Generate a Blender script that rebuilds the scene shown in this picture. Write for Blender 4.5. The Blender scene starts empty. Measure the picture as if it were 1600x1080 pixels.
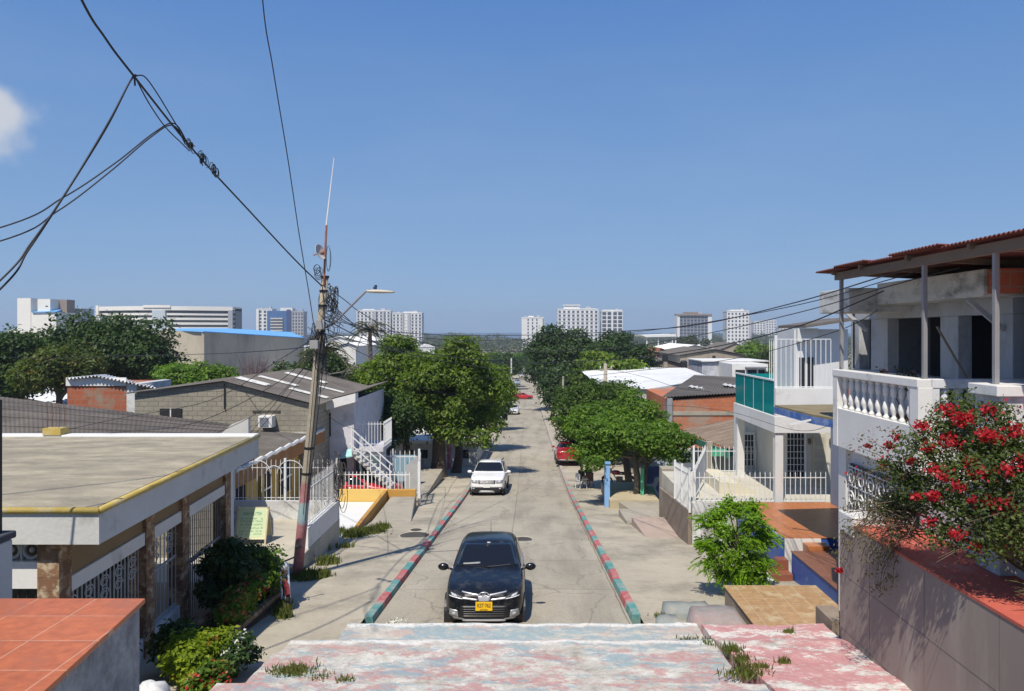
import bpy, bmesh, math, random
import numpy as np
from mathutils import Vector, Matrix
from mathutils.bvhtree import BVHTree
R = random.Random(7)
NR = np.random.default_rng(11)
scene = bpy.context.scene
COL = scene.collection
ZC = 20.0; F = 1200.0; CX = 825.0; CY = 520.0      # camera height above the far plain, focal length and principal point (photo pixels)
# ---------------------------------------------------------------- camera, sky, sun, exposure
cam = bpy.data.cameras.new('camera'); co = bpy.data.objects.new('camera', cam); COL.objects.link(co)
co.location = (0, 0, ZC); co.rotation_euler = (math.radians(90), 0, 0)
cam.sensor_width = 36; cam.lens = 27; cam.shift_x = -25/1600; cam.shift_y = -20/1600
cam.clip_start = .1; cam.clip_end = 90000
scene.camera = co
SUN_EL = math.radians(57); SUN_AZ = math.radians(21)   # the sun stands behind the viewer, a little to the left
sd = Vector((math.sin(SUN_AZ)*math.cos(SUN_EL), math.cos(SUN_AZ)*math.cos(SUN_EL), -math.sin(SUN_EL)))
sl = bpy.data.lights.new('sun', 'SUN'); sl.energy = 4.7; sl.angle = math.radians(.53); sl.color = (1, .93, .82)
so = bpy.data.objects.new('sun', sl); COL.objects.link(so); so.rotation_euler = sd.to_track_quat('-Z', 'Y').to_euler()
world = bpy.data.worlds.new('World'); scene.world = world; world.use_nodes = True
wt = world.node_tree; wt.nodes.clear()
wo = wt.nodes.new('ShaderNodeOutputWorld'); wb = wt.nodes.new('ShaderNodeBackground')
sky = wt.nodes.new('ShaderNodeTexSky'); sky.sky_type = 'NISHITA'; sky.sun_disc = False
sky.sun_elevation = SUN_EL; sky.sun_rotation = math.pi + SUN_AZ
sky.air_density = 1.0; sky.dust_density = .6; sky.ozone_density = 3.0; sky.altitude = 0
wb.inputs[1].default_value = .085
# one small soft cloud low on the left, drawn on the sky itself
tc = wt.nodes.new('ShaderNodeTexCoord'); nz = wt.nodes.new('ShaderNodeTexNoise'); nz.inputs['Scale'].default_value = 9; nz.inputs['Detail'].default_value = 6
dist = wt.nodes.new('ShaderNodeVectorMath'); dist.operation = 'DISTANCE'
cd = Vector((-.70, 1, .30)).normalized(); dist.inputs[1].default_value = cd
wt.links.new(tc.outputs['Generated'], dist.inputs[0]); wt.links.new(tc.outputs['Generated'], nz.inputs['Vector'])
ma = wt.nodes.new('ShaderNodeMath'); ma.operation = 'MULTIPLY_ADD'; ma.inputs[1].default_value = .17; wt.links.new(nz.outputs[0], ma.inputs[0]); wt.links.new(dist.outputs['Value'], ma.inputs[2])
mr = wt.nodes.new('ShaderNodeMapRange'); mr.interpolation_type = 'SMOOTHSTEP'
mr.inputs[1].default_value = .148; mr.inputs[2].default_value = .108; mr.inputs[3].default_value = 0; mr.inputs[4].default_value = .85
wt.links.new(ma.outputs[0], mr.inputs[0])
mx = wt.nodes.new('ShaderNodeMix'); mx.data_type = 'RGBA'; mx.inputs[7].default_value = (6.9, 7.1, 7.5, 1)
# humid air: the sky pales to a hazy blue towards the horizon
sx = wt.nodes.new('ShaderNodeSeparateXYZ'); wt.links.new(tc.outputs['Generated'], sx.inputs[0])
sr = wt.nodes.new('ShaderNodeValToRGB'); wt.links.new(sx.outputs[2], sr.inputs[0]); e = sr.color_ramp.elements
e[0].position = 0; e[0].color = (.245, .405, .640, 1); e[1].position = .6; e[1].color = (.06, .165, .45, 1)
k_ = e.new(.10); k_.color = (.205, .365, .625, 1); k_ = e.new(.40); k_.color = (.092, .235, .56, 1)
sm = wt.nodes.new('ShaderNodeMix'); sm.data_type = 'RGBA'; sm.blend_type = 'MULTIPLY'; sm.inputs[0].default_value = 1; sm.inputs[7].default_value = (11.2, 11.4, 11.6, 1); wt.links.new(sr.outputs[0], sm.inputs[6]); sm.clamp_result = False
s2 = wt.nodes.new('ShaderNodeMix'); s2.data_type = 'RGBA'; s2.inputs[0].default_value = .82; wt.links.new(sky.outputs[0], s2.inputs[6]); wt.links.new(sm.outputs[2], s2.inputs[7])
# very thin uneven veil low in the sky
n3 = wt.nodes.new('ShaderNodeTexNoise'); n3.inputs['Scale'].default_value = 2.2; n3.inputs['Detail'].default_value = 8; mp3 = wt.nodes.new('ShaderNodeMapping'); mp3.inputs['Scale'].default_value = (1, 1, 4); wt.links.new(tc.outputs['Generated'], mp3.inputs[0]); wt.links.new(mp3.outputs[0], n3.inputs['Vector'])
m3 = wt.nodes.new('ShaderNodeMapRange'); m3.inputs[1].default_value = .45; m3.inputs[2].default_value = .8; m3.inputs[4].default_value = .10; wt.links.new(n3.outputs[0], m3.inputs[0])
s3 = wt.nodes.new('ShaderNodeMix'); s3.data_type = 'RGBA'; s3.inputs[7].default_value = (5.5, 6.2, 7.4, 1); wt.links.new(m3.outputs[0], s3.inputs[0]); wt.links.new(s2.outputs[2], s3.inputs[6])
wt.links.new(mr.outputs[0], mx.inputs[0]); wt.links.new(s3.outputs[2], mx.inputs[6])
wt.links.new(mx.outputs[2], wb.inputs[0]); wt.links.new(wb.outputs[0], wo.inputs[0])
scene.view_settings.view_transform = 'Standard'; scene.view_settings.look = 'None'
scene.view_settings.exposure = .17; scene.view_settings.gamma = 1
# ---------------------------------------------------------------- helpers
def X(px, Y): return (px-CX)*Y/F
def Z(py, Y): return ZC-(py-CY)*Y/F
def P(px, py, Y): return Vector((X(px, Y), Y, Z(py, Y)))
def H(h): return ZC-h                                   # h metres below the eye
GP = [(-80, 1.2), (-5, 1.75), (0, 2.1), (9.5, 5.25), (14, 5.665), (39, 8.29), (50, 9.0), (108, 11.9), (160, 13.5), (220, 14.8), (400, 17.2), (800, 19.2), (1500, 19.9), (9000, 20)]
def _g(y):
    for (a, ha), (b, hb) in zip(GP, GP[1:]):
        if y <= b: return ha+(hb-ha)*max(0, (y-a))/(b-a)
    return 20
def G(y):
    w = .05*abs(y)+.2
    return ZC-(_g(y-w)+_g(y)*2+_g(y+w))/4
MATS = {}
def nodes(name):
    m = bpy.data.materials.new(name); m.use_nodes = True; t = m.node_tree; b = t.nodes['Principled BSDF']; return m, t, b
def N(t, k, **kw):
    n = t.nodes.new('ShaderNode'+k)
    for a, v in kw.items(): setattr(n, a, v)
    return n
def ramp(t, src, stops):
    r = N(t, 'ValToRGB'); e = r.color_ramp.elements
    while len(e) < len(stops): e.new(.5)
    for i, (p, c) in enumerate(stops): e[i].position = p; e[i].color = (*c, 1) if len(c) == 3 else c
    t.links.new(src, r.inputs[0]); return r.outputs[0]
def mixc(t, f, a, b, mode='MIX'):
    m = N(t, 'Mix', data_type='RGBA', blend_type=mode)
    for i, v in ((0, f), (6, a), (7, b)):
        if hasattr(v, 'is_output') or hasattr(v, 'links'): t.links.new(v, m.inputs[i])
        else: m.inputs[i].default_value = v if i == 0 else (*v, 1)[:4]
    return m.outputs[2]
def coords(t, scale=(1, 1, 1), wall=False):
    c = N(t, 'TexCoord'); v = c.outputs['Object']
    if wall:                                            # (x+y, z): courses run level on walls that face either way
        s = N(t, 'SeparateXYZ'); t.links.new(v, s.inputs[0]); a = N(t, 'Math', operation='ADD'); t.links.new(s.outputs[0], a.inputs[0]); t.links.new(s.outputs[1], a.inputs[1])
        q = N(t, 'CombineXYZ'); t.links.new(a.outputs[0], q.inputs[0]); t.links.new(s.outputs[2], q.inputs[1]); v = q.outputs[0]
    if scale != (1, 1, 1):
        m = N(t, 'Mapping'); m.inputs['Scale'].default_value = scale; t.links.new(v, m.inputs[0]); v = m.outputs[0]
    return v
def noise(t, v, s, d=5, r=.6):
    n = N(t, 'TexNoise'); n.inputs['Scale'].default_value = s; n.inputs['Detail'].default_value = d; n.inputs['Roughness'].default_value = r
    t.links.new(v, n.inputs['Vector']); return n.outputs[0]
def bump(t, b, h, st=.3, di=.02):
    n = N(t, 'Bump'); n.inputs['Strength'].default_value = st; n.inputs['Distance'].default_value = di
    t.links.new(h, n.inputs['Height']); t.links.new(n.outputs[0], b.inputs['Normal'])
def dk(c, k): return tuple(min(1, x*k) for x in c)
def mat(name, c, rough=.8, var=.18, sc=1.2, dirt=None, damt=.5, dsc=.7, metal=0, bmp=.25, stretch=(1, 1, 1), coat=0, spec=None):
    """paint, render, concrete, metal: base colour broken up by two noises, optional dirt patches"""
    if name in MATS: return MATS[name]
    m, t, b = nodes(name); v = coords(t, stretch)
    n1 = noise(t, v, sc, 6); n2 = noise(t, v, sc*14, 3)
    col = ramp(t, n1, [(.3, dk(c, 1-var)), (.7, dk(c, 1+var*.6))])
    col = mixc(t, var*.9, col, ramp(t, n2, [(.3, dk(c, .6)), (.7, dk(c, 1.3))]))
    if dirt:
        n3 = noise(t, v, dsc, 9, .72); f = ramp(t, n3, [(.62-damt*.3, (0, 0, 0)), (.72, (1, 1, 1))])
        col = mixc(t, f, col, dirt)
    t.links.new(col, b.inputs['Base Color']); b.inputs['Roughness'].default_value = rough; b.inputs['Metallic'].default_value = metal
    if coat: b.inputs['Coat Weight'].default_value = coat; b.inputs['Coat Roughness'].default_value = .05
    if spec is not None: b.inputs['Specular IOR Level'].default_value = spec
    if bmp: bump(t, b, n2, bmp)
    MATS[name] = m; return m
def mat_brick(name, c1, c2, mortar, w=.3, h=.1, ms=.012, patch=None, pamt=.5, off=.5, wall=True, rough=.9, psc=.9, bmp=.5, gloss=None):
    if name in MATS: return MATS[name]
    m, t, b = nodes(name); v = coords(t, wall=wall)
    k = N(t, 'TexBrick'); k.offset = off; k.inputs['Scale'].default_value = 1; k.inputs['Brick Width'].default_value = w; k.inputs['Row Height'].default_value = h
    k.inputs['Mortar Size'].default_value = ms; k.inputs['Color1'].default_value = (*c1, 1); k.inputs['Color2'].default_value = (*c2, 1); k.inputs['Mortar'].default_value = (*mortar, 1)
    t.links.new(v, k.inputs['Vector'])
    n2 = noise(t, v, 9, 5); col = mixc(t, .35, k.outputs[0], ramp(t, n2, [(.3, dk(c1, .45)), (.7, dk(c2, 1.35))]))
    if patch:
        n3 = noise(t, v, psc, 8, .7); f = ramp(t, n3, [(.6-pamt*.3, (0, 0, 0)), (.68-pamt*.2, (1, 1, 1))]); col = mixc(t, f, col, patch)
    t.links.new(col, b.inputs['Base Color']); b.inputs['Roughness'].default_value = rough
    inv = N(t, 'Math', operation='SUBTRACT'); inv.inputs[0].default_value = 1; t.links.new(k.outputs[1], inv.inputs[1]); bump(t, b, inv.outputs[0], bmp, .012)
    MATS[name] = m; return m
def mat_glass(name='dark_glass', c=(.02, .025, .03), rough=.06):
    if name in MATS: return MATS[name]
    m, t, b = nodes(name); b.inputs['Base Color'].default_value = (*c, 1); b.inputs['Roughness'].default_value = rough; b.inputs['Specular IOR Level'].default_value = .6
    v = coords(t); bump(t, b, noise(t, v, .8, 2), .04, .05)
    MATS[name] = m; return m
def mat_leaf(name, a, b_, c=None, trans=.35):
    """leaf colours differ leaf by leaf; some light passes through"""
    if name in MATS: return MATS[name]
    m, t, b = nodes(name); g = N(t, 'NewGeometry'); v = coords(t)
    stops = [(0, a), (.75, b_)] + ([(1, c)] if c else [])
    col = ramp(t, g.outputs['Random Per Island'], stops)
    col = mixc(t, .5, col, ramp(t, noise(t, v, .55, 3), [(.35, dk(a, .9)), (.65, dk(b_, 1.15))]))
    t.links.new(col, b.inputs['Base Color']); b.inputs['Roughness'].default_value = .55; b.inputs['Specular IOR Level'].default_value = .3
    tr = N(t, 'BsdfTranslucent'); t.links.new(mixc(t, 1, col, (1.3, 1.5, .5), 'MULTIPLY'), tr.inputs[0])
    ms = N(t, 'MixShader'); ms.inputs[0].default_value = trans
    t.links.new(b.outputs[0], ms.inputs[1]); t.links.new(tr.outputs[0], ms.inputs[2]); t.links.new(ms.outputs[0], t.nodes['Material Output'].inputs[0])
    MATS[name] = m; return m

WM = {}                                                 # world matrix of every object built here
def tag(o, label=None, cat=None, group=None, kind=None):
    if label: o['label'] = label
    if cat: o['category'] = cat
    if group: o['group'] = group
    if kind: o['kind'] = kind
    return o
def thing(name, label, cat, loc=(0, 0, 0), rz=0, group=None):
    o = bpy.data.objects.new(name, None); o.empty_display_size = .2; COL.objects.link(o)
    o.location = loc; o.rotation_euler = (0, 0, rz); tag(o, label, cat, group)
    WM[o.name] = Matrix.Translation(Vector(loc)) @ Matrix.Rotation(rz, 4, 'Z'); return o
class MB:
    def __init__(s): s.v = []; s.f = []
    def add(s, vs, fs):
        n = len(s.v); s.v += [tuple(p) for p in vs]; s.f += [tuple(i+n for i in f) for f in fs]; return s
    def box(s, x0, x1, y0, y1, z0, z1):
        if x0 > x1: x0, x1 = x1, x0
        if y0 > y1: y0, y1 = y1, y0
        if z0 > z1: z0, z1 = z1, z0
        return s.add([(x0, y0, z0), (x1, y0, z0), (x1, y1, z0), (x0, y1, z0), (x0, y0, z1), (x1, y0, z1), (x1, y1, z1), (x0, y1, z1)],
                     [(3, 2, 1, 0), (4, 5, 6, 7), (0, 1, 5, 4), (1, 2, 6, 5), (2, 3, 7, 6), (3, 0, 4, 7)])
    def obox(s, c, size, rot):                          # rot: Matrix 3x3
        a, b, d = [x/2 for x in size]; vs = []
        for z in (-d, d):
            for x, y in ((-a, -b), (a, -b), (a, b), (-a, b)): vs.append(Vector(c)+rot @ Vector((x, y, z)))
        return s.add(vs, [(3, 2, 1, 0), (4, 5, 6, 7), (0, 1, 5, 4), (1, 2, 6, 5), (2, 3, 7, 6), (3, 0, 4, 7)])
    def bar(s, a, b, w, d=None):                        # square bar from a to b
        a = Vector(a); b = Vector(b); q = (b-a).to_track_quat('Z', 'Y').to_matrix()
        return s.obox((a+b)/2, (w, d or w, (b-a).length), q)
    def ext(s, poly, vec):                              # polygon pushed along vec
        n = len(poly); vec = Vector(vec); p = [Vector(a) for a in poly]
        return s.add(p+[a+vec for a in p], [tuple(range(n))[::-1], tuple(range(n, 2*n))]+[(i, (i+1) % n, n+(i+1) % n, n+i) for i in range(n)])
    def prism(s, xy, z0, z1): return s.ext([(x, y, z0) for x, y in xy], (0, 0, z1-z0))
    def wall(s, a, b, h0a, h1a, h0b, h1b, th):          # upright wall from a to b (xy), bottoms/tops at each end, thickness to the left of a->b
        d = Vector((b[0]-a[0], b[1]-a[1])).normalized(); nrm = Vector((-d.y, d.x, 0))*th
        return s.ext([(a[0], a[1], h0a), (b[0], b[1], h0b), (b[0], b[1], h1b), (a[0], a[1], h1a)], nrm)
    def tube(s, pts, r, n=6, cap=True):
        pts = [Vector(p) for p in pts]; m = len(pts); rs = r if isinstance(r, (list, tuple)) else [r]*m
        ref = Vector((0, 0, 1)); vs = []; fs = []
        for i, p in enumerate(pts):
            d = (pts[min(i+1, m-1)]-pts[max(i-1, 0)]).normalized()
            if abs(d.dot(ref)) > .95: ref = Vector((1, 0, 0))
            u = d.cross(ref).normalized(); w = d.cross(u).normalized(); ref = u.cross(d).normalized() if abs(d.dot(u.cross(d))) < .1 else ref
            for k in range(n):
                t = 2*math.pi*k/n; vs.append(p+(u*math.cos(t)+w*math.sin(t))*rs[i])
        for i in range(m-1):
            for k in range(n): fs.append((i*n+k, i*n+(k+1) % n, (i+1)*n+(k+1) % n, (i+1)*n+k))
        if cap: fs += [tuple(range(n))[::-1], tuple(range((m-1)*n, m*n))]
        return s.add(vs, fs)
    def lathe(s, c, prof, n=12):
        c = Vector(c); vs = []; fs = []
        for r, z in prof:
            for k in range(n): vs.append(c+Vector((r*math.cos(2*math.pi*k/n), r*math.sin(2*math.pi*k/n), z)))
        for i in range(len(prof)-1):
            for k in range(n): fs.append((i*n+k, i*n+(k+1) % n, (i+1)*n+(k+1) % n, (i+1)*n+k))
        fs += [tuple(range(n))[::-1], tuple(range((len(prof)-1)*n, len(prof)*n))]
        return s.add(vs, fs)
    def disc(s, c, r, ax, th, n=20):                    # round plate, axis 'x' 'y' or 'z'
        c = Vector(c); a = {'x': Vector((1, 0, 0)), 'y': Vector((0, 1, 0)), 'z': Vector((0, 0, 1))}[ax]
        return s.tube([c-a*th/2, c+a*th/2], r, n)
    def ell(s, c, r, n=12, m=8):
        vs = []; fs = []; c = Vector(c)
        for i in range(m+1):
            a = math.pi*i/m
            for k in range(n): t = 2*math.pi*k/n; vs.append(c+Vector((r[0]*math.sin(a)*math.cos(t), r[1]*math.sin(a)*math.sin(t), r[2]*math.cos(a))))
        for i in range(m):
            for k in range(n): fs.append((i*n+k, (i+1)*n+k, (i+1)*n+(k+1) % n, i*n+(k+1) % n))
        return s.add(vs, fs)
    def corr(s, A, B, C, D, waves, amp, th=.012, per=6, nv=1):  # corrugated sheet ABCD, waves counted along A->B, ribs run A->D
        A, B, C, D = map(Vector, (A, B, C, D)); nn = (B-A).cross(D-A).normalized()
        if nn.z < 0: nn = -nn
        nu = int(waves*per); vs = []; fs = []
        for lay in (0, 1):
            for j in range(nv+1):
                for i in range(nu+1):
                    u = i/nu; w = j/nv; p = A.lerp(B, u).lerp(D.lerp(C, u), w)
                    vs.append(p+nn*(amp*math.sin(2*math.pi*waves*u)-lay*th))
        L = (nv+1)*(nu+1); W = nu+1
        for j in range(nv):
            for i in range(nu):
                a = j*W+i; fs.append((a, a+1, a+W+1, a+W)); a += L; fs.append((a+W, a+W+1, a+1, a))
        for i in range(nu): fs.append((i, L+i, L+i+1, i+1)); a = nv*W+i; fs.append((a+1, L+a+1, L+a, a))
        for j in range(nv): a = j*W; fs.append((a+W, L+a+W, L+a, a)); a += nu; fs.append((a, L+a, L+a+W, a+W))
        return s.add(vs, fs)
    def build(s, name, m, parent=None, local=False, smooth=False, bevel=0, sub=0, solid=0):
        me = bpy.data.meshes.new(name); vs = s.v
        if parent is not None:
            w = WM[parent.name]
            if not local: iv = w.inverted(); vs = [iv @ Vector(p) for p in vs]
        else:
            a = np.array(vs); c = ((a[:, 0].min()+a[:, 0].max())/2, (a[:, 1].min()+a[:, 1].max())/2, a[:, 2].min())
            vs = (a-np.array(c)).tolist(); w = Matrix.Translation(Vector(c))
        me.from_pydata([tuple(p) for p in vs], [], s.f); me.update()
        o = bpy.data.objects.new(name, me); COL.objects.link(o)
        if parent is not None: o.parent = parent
        else: o.location = c
        WM[o.name] = w
        for k in (m if isinstance(m, (list, tuple)) else [m]): me.materials.append(k)
        if smooth: me.shade_smooth()
        if bevel: b = o.modifiers.new('bevel', 'BEVEL'); b.width = bevel; b.segments = 2; b.limit_method = 'ANGLE'
        if sub: b = o.modifiers.new('sub', 'SUBSURF'); b.levels = b.render_levels = sub
        if solid: b = o.modifiers.new('solid', 'SOLIDIFY'); b.thickness = solid
        return o
def B(*a): return MB().box(*a)
def struct(mb, name, m, **k): return tag(mb.build(name, m, **k), kind='structure')
def part(mb, name, m, parent, **k): return mb.build(name, m, parent, **k)
def dup(root, loc, rz, label, group=None):
    r = root.copy(); COL.objects.link(r); r.location = loc; r.rotation_euler = (0, 0, rz); r['label'] = label
    if group: r['group'] = group
    WM[r.name] = Matrix.Translation(Vector(loc)) @ Matrix.Rotation(rz, 4, 'Z')
    for ch in list(root.children):
        c = ch.copy(); COL.objects.link(c); c.parent = r; WM[c.name] = WM[r.name]
        for g in ch.children:
            d = g.copy(); COL.objects.link(d); d.parent = c
    return r
# ---- leaves
def leaf_obj(name, C, Nn, S, m, parent=None, asp=.5, up=None):
    """C centres, Nn normals, S sizes (numpy): one rhombic leaf face each"""
    n = len(C); Nn = Nn/np.linalg.norm(Nn, axis=1, keepdims=True)
    r = NR.normal(size=(n, 3)) if up is None else up
    u = np.cross(Nn, r); u /= np.linalg.norm(u, axis=1, keepdims=True)+1e-9; w = np.cross(Nn, u)
    S = S[:, None]; fold = Nn*S*.18
    V = np.stack([C-w*S, C+u*S*asp+fold, C+w*S, C-u*S*asp+fold], 1).reshape(-1, 3)
    if parent is not None:
        M = np.array(WM[parent.name].inverted()); V = V @ M[:3, :3].T + M[:3, 3]; w_ = WM[parent.name]; loc = None
    else:
        loc = np.array([V[:, 0].mean(), V[:, 1].mean(), V[:, 2].min()]); V = V-loc; w_ = Matrix.Translation(Vector(loc))
    me = bpy.data.meshes.new(name); me.vertices.add(4*n); me.vertices.foreach_set('co', V.astype(np.float32).ravel())
    me.loops.add(4*n); me.loops.foreach_set('vertex_index', np.arange(4*n, dtype=np.int32))
    me.polygons.add(n); me.polygons.foreach_set('loop_start', np.arange(0, 4*n, 4, dtype=np.int32)); me.update(calc_edges=True); me.validate()
    me.materials.append(m); o = bpy.data.objects.new(name, me); COL.objects.link(o)
    if parent is not None: o.parent = parent
    else: o.location = loc
    if name == 'flowers': o['kind'] = 'stuff'
    WM[o.name] = w_; return o
def clumps(c, r, k, rc, flat=.35, seed=0):
    """k leaf clumps through an uneven ellipsoid crown"""
    q = random.Random(seed); out = []
    for i in range(k):
        while True:
            d = Vector((q.gauss(0, 1), q.gauss(0, 1), q.gauss(0, 1))).normalized()
            if d.z > -flat: break
        f = q.uniform(.35, .95); s = rc*q.uniform(.65, 1.3)
        out.append((c[0]+d.x*r[0]*f, c[1]+d.y*r[1]*f, c[2]+d.z*r[2]*f, s, s, s*q.uniform(.55, .85)))
    return out
def leaf_cloud(cl, n, size, fill=.25, droop=.0):
    cl = np.array(cl, float); wgt = (cl[:, 3]*cl[:, 4]); wgt /= wgt.sum(); idx = NR.choice(len(cl), n, p=wgt)
    d = NR.normal(size=(n, 3)); d[:, 2] += .25; d /= np.linalg.norm(d, axis=1, keepdims=True)
    rad = np.where(NR.random(n) < fill, NR.random(n)**.5, .8+.32*NR.random(n))
    rad = np.where(NR.random(n) < .09, 1.05+.4*NR.random(n), rad)
    lump = 1+.22*np.sin(d[:, 0]*5+idx*1.7)*np.sin(d[:, 1]*5+idx)*1.0+.12*np.sin(d[:, 2]*9+idx*2.3)
    C = cl[idx, :3]+d*cl[idx, 3:6]*(rad*lump)[:, None]
    Nn = d*.7+np.array([0, 0, .55])+NR.normal(size=(n, 3))*.5
    S = size*NR.uniform(.6, 1.35, n); return C, Nn, S
def limb_tree(mb, base, top, r0, targets, q, n=8):
    base = Vector(base); top = Vector(top); mid = base.lerp(top, .5)+Vector((q.uniform(-.1, .1), q.uniform(-.1, .1), 0))*(top-base).length*.5
    mb.tube([base-Vector((0, 0, .2)), base+Vector((0, 0, .05)), base.lerp(mid, .4), mid, top], [r0*1.45, r0*1.3, r0*.98, r0*.88, r0*.7], n)
    for t in targets:
        t = Vector(t); st = mid.lerp(top, q.uniform(.5, 1)); m1 = st.lerp(t, .45)+Vector((q.uniform(-1, 1), q.uniform(-1, 1), q.uniform(-.2, .7)))*(t-st).length*.1
        mb.tube([st, m1, t], [r0*.5, r0*.33, r0*.12], 6)
        for _ in range(2):
            e = t+Vector((q.uniform(-1, 1), q.uniform(-1, 1), q.uniform(-.1, .8)))*(t-st).length*.35; s2 = m1.lerp(t, q.uniform(.2, .8)); mb.tube([s2, s2.lerp(e, .5)+Vector((0, 0, .05)), e], [r0*.2, r0*.13, r0*.05], 5)
def tree(label, base, trunk_top, r0, cl, n, size, lm, bark, name='street_tree', cat='tree', group=None, limbs=7, seed=1, trunks=None):
    t = thing(name, label, cat, base, group=group); q = random.Random(seed); mb = MB()
    tg = [(c[0], c[1], c[2]-c[5]*.2) for c in q.sample(cl, min(limbs, len(cl)))]
    limb_tree(mb, base, trunk_top, r0, tg, q)
    for (b2, t2, r2) in (trunks or []): limb_tree(mb, b2, t2, r2, q.sample(tg, min(3, len(tg))), q)
    part(mb, 'trunk', bark, t, smooth=True)
    C, Nn, S = leaf_cloud(cl, n, size); leaf_obj('crown', C, Nn, S, lm, t); return t
# ---- bars and railings
def railing(t, a, b, z0a, z0b, h, gap, r, m, rails=(.12, .88), spikes=True, name='bars', posts=(), pr=.035, square=True):
    """upright bars from a to b (xy); bottom heights z0a, z0b; one panel mesh plus separate posts"""
    a = Vector((a[0], a[1], z0a)); b = Vector((b[0], b[1], z0b)); L = (b-a).length; n = max(2, int(L/gap)); mb = MB(); up = Vector((0, 0, h))
    for i in range(n+1):
        p = a.lerp(b, i/n); mb.bar(p, p+up*.97, r*1.8)
        if spikes: mb.lathe(p+up*.97, [(r*1.5, 0), (r*.1, h*.05+.03)], 4)
    for f in rails: mb.bar(a+up*f, b+up*f, r*2.2)
    o = part(mb, name, m, t)
    for f in posts:
        p = a.lerp(b, f); k = MB(); k.bar(p-Vector((0, 0, .02)), p+up*1.06, pr*2); part(k, 'post', m, t, bevel=.004)
    return o
def cable(label, pts, r, m, group='overhead cables', sub=8, name='overhead_cable', cat='cable', lead=None):
    """pts: (px, py, Y) knots turned into space, joined by a smooth curve"""
    K = [P(*p) if len(p) == 3 and not isinstance(p, Vector) else p for p in pts]; out = []
    for i in range(len(K)-1):
        p0 = K[max(i-1, 0)]; p1 = K[i]; p2 = K[i+1]; p3 = K[min(i+2, len(K)-1)]
        for j in range(sub):
            t = j/sub; out.append(.5*((2*p1)+(p2-p0)*t+(2*p0-5*p1+4*p2-p3)*t*t+(3*p1-p0-3*p2+p3)*t**3))
    out.append(K[-1]); mb = MB().tube(out, r, 5); o = mb.build(name, m, smooth=True); return tag(o, label, cat, group)
# ---- materials
WHITE = mat('white_paint', (.72, .71, .68), .6, .08, 1.0, dirt=(.45, .42, .36), damt=.15, dsc=1.3, bmp=.1)
WHITE2 = mat('weathered_white_paint', (.62, .62, .60), .75, .14, 1.2, dirt=(.22, .20, .18), damt=.45, dsc=1.6)
WMETAL = mat('white_metal', (.72, .73, .72), .45, .06, 2, bmp=0)
CONC = mat('concrete', (.36, .325, .26), .9, .18, .8, dirt=(.20, .18, .155), damt=.35, dsc=.5)
CONCL = mat('light_concrete', (.46, .42, .335), .9, .14, .8, dirt=(.28, .25, .21), damt=.35, dsc=.6)
CONCD = mat('mouldy_concrete', (.64, .63, .59), .92, .2, 1.5, dirt=(.12, .12, .11), damt=.45, dsc=1.4, stretch=(1, 1, 2.2))
GREYR = mat('grey_sheet_roof', (.15, .135, .12), .9, .3, .6, dirt=(.07, .06, .052), damt=.7, dsc=.35)
WROOF = mat('white_sheet_roof', (.78, .78, .77), .6, .08, .4, dirt=(.5, .49, .46), damt=.3, dsc=.3)
BARK = mat('bark', (.085, .065, .05), .95, .4, 5, bmp=.8)
BARKL = mat('pale_bark', (.2, .16, .12), .95, .35, 5, bmp=.8)
DARKM = mat('black_metal', (.015, .015, .017), .5, .1, 3, bmp=0)
GREYM = mat('grey_metal', (.30, .31, .33), .5, .15, 3, metal=.3, bmp=0)
BLACK = mat('black_rubber', (.012, .012, .012), .7, .1, 3)
RUST = mat('rusty_steel', (.16, .07, .035), .9, .4, 5)
GLASS = mat_glass()
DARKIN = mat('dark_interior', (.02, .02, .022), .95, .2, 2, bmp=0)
BLUEP = mat('blue_paint', (.035, .10, .36), .5, .15, 2, dirt=(.25, .3, .4), damt=.12, dsc=3)
LB1 = mat_leaf('leaf_broad', (.045, .085, .012), (.155, .235, .03), (.38, .42, .07), .42)
LB2 = mat_leaf('leaf_dark', (.016, .038, .010), (.05, .098, .02), (.13, .17, .045), .28)
LB3 = mat_leaf('leaf_fresh', (.045, .10, .012), (.14, .25, .026), (.32, .40, .06), .42)
LB4 = mat_leaf('leaf_bright', (.09, .18, .015), (.20, .36, .03), (.34, .48, .07), .45)
LB5 = mat_leaf('leaf_yellow_green', (.10, .16, .01), (.28, .36, .02), (.48, .50, .05), .45)
LB6 = mat_leaf('leaf_olive', (.03, .045, .012), (.08, .10, .03), (.15, .15, .06), .3)
# ================================================================ ground, sea, road, kerbs, pavements, painted steps
XL, XR = -3.08, 2.08                                    # inner faces of the kerbs
def sheet(xs, ys, zf, name, m, kind='structure', skirt=0):
    mb = MB(); W = len(xs); vs = [(x, y, zf(x, y)) for y in ys for x in xs]
    fs = [(j*W+i, j*W+i+1, (j+1)*W+i+1, (j+1)*W+i) for j in range(len(ys)-1) for i in range(W-1)]
    mb.add(vs, fs); o = mb.build(name, m, smooth=True); return tag(o, kind=kind)
def frange(a, b, s):
    out = []; x = a
    while x < b-1e-6: out.append(x); x += s
    return out+[b]
m, t, b = nodes('earth'); v = coords(t)
c1 = ramp(t, noise(t, v, .05, 8), [(.35, (.16, .135, .10)), (.5, (.24, .21, .165)), (.65, (.10, .105, .05))])
c1 = mixc(t, .4, c1, ramp(t, noise(t, v, 2.5, 6), [(.3, (.10, .09, .07)), (.7, (.33, .30, .24))]))
t.links.new(c1, b.inputs['Base Color']); b.inputs['Roughness'].default_value = 1; bump(t, b, noise(t, v, 6, 5), .5, .05); EARTH = m
ys = frange(-60, 60, 1)+frange(62, 240, 3)+frange(250, 900, 15)+frange(950, 2400, 60)
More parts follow.
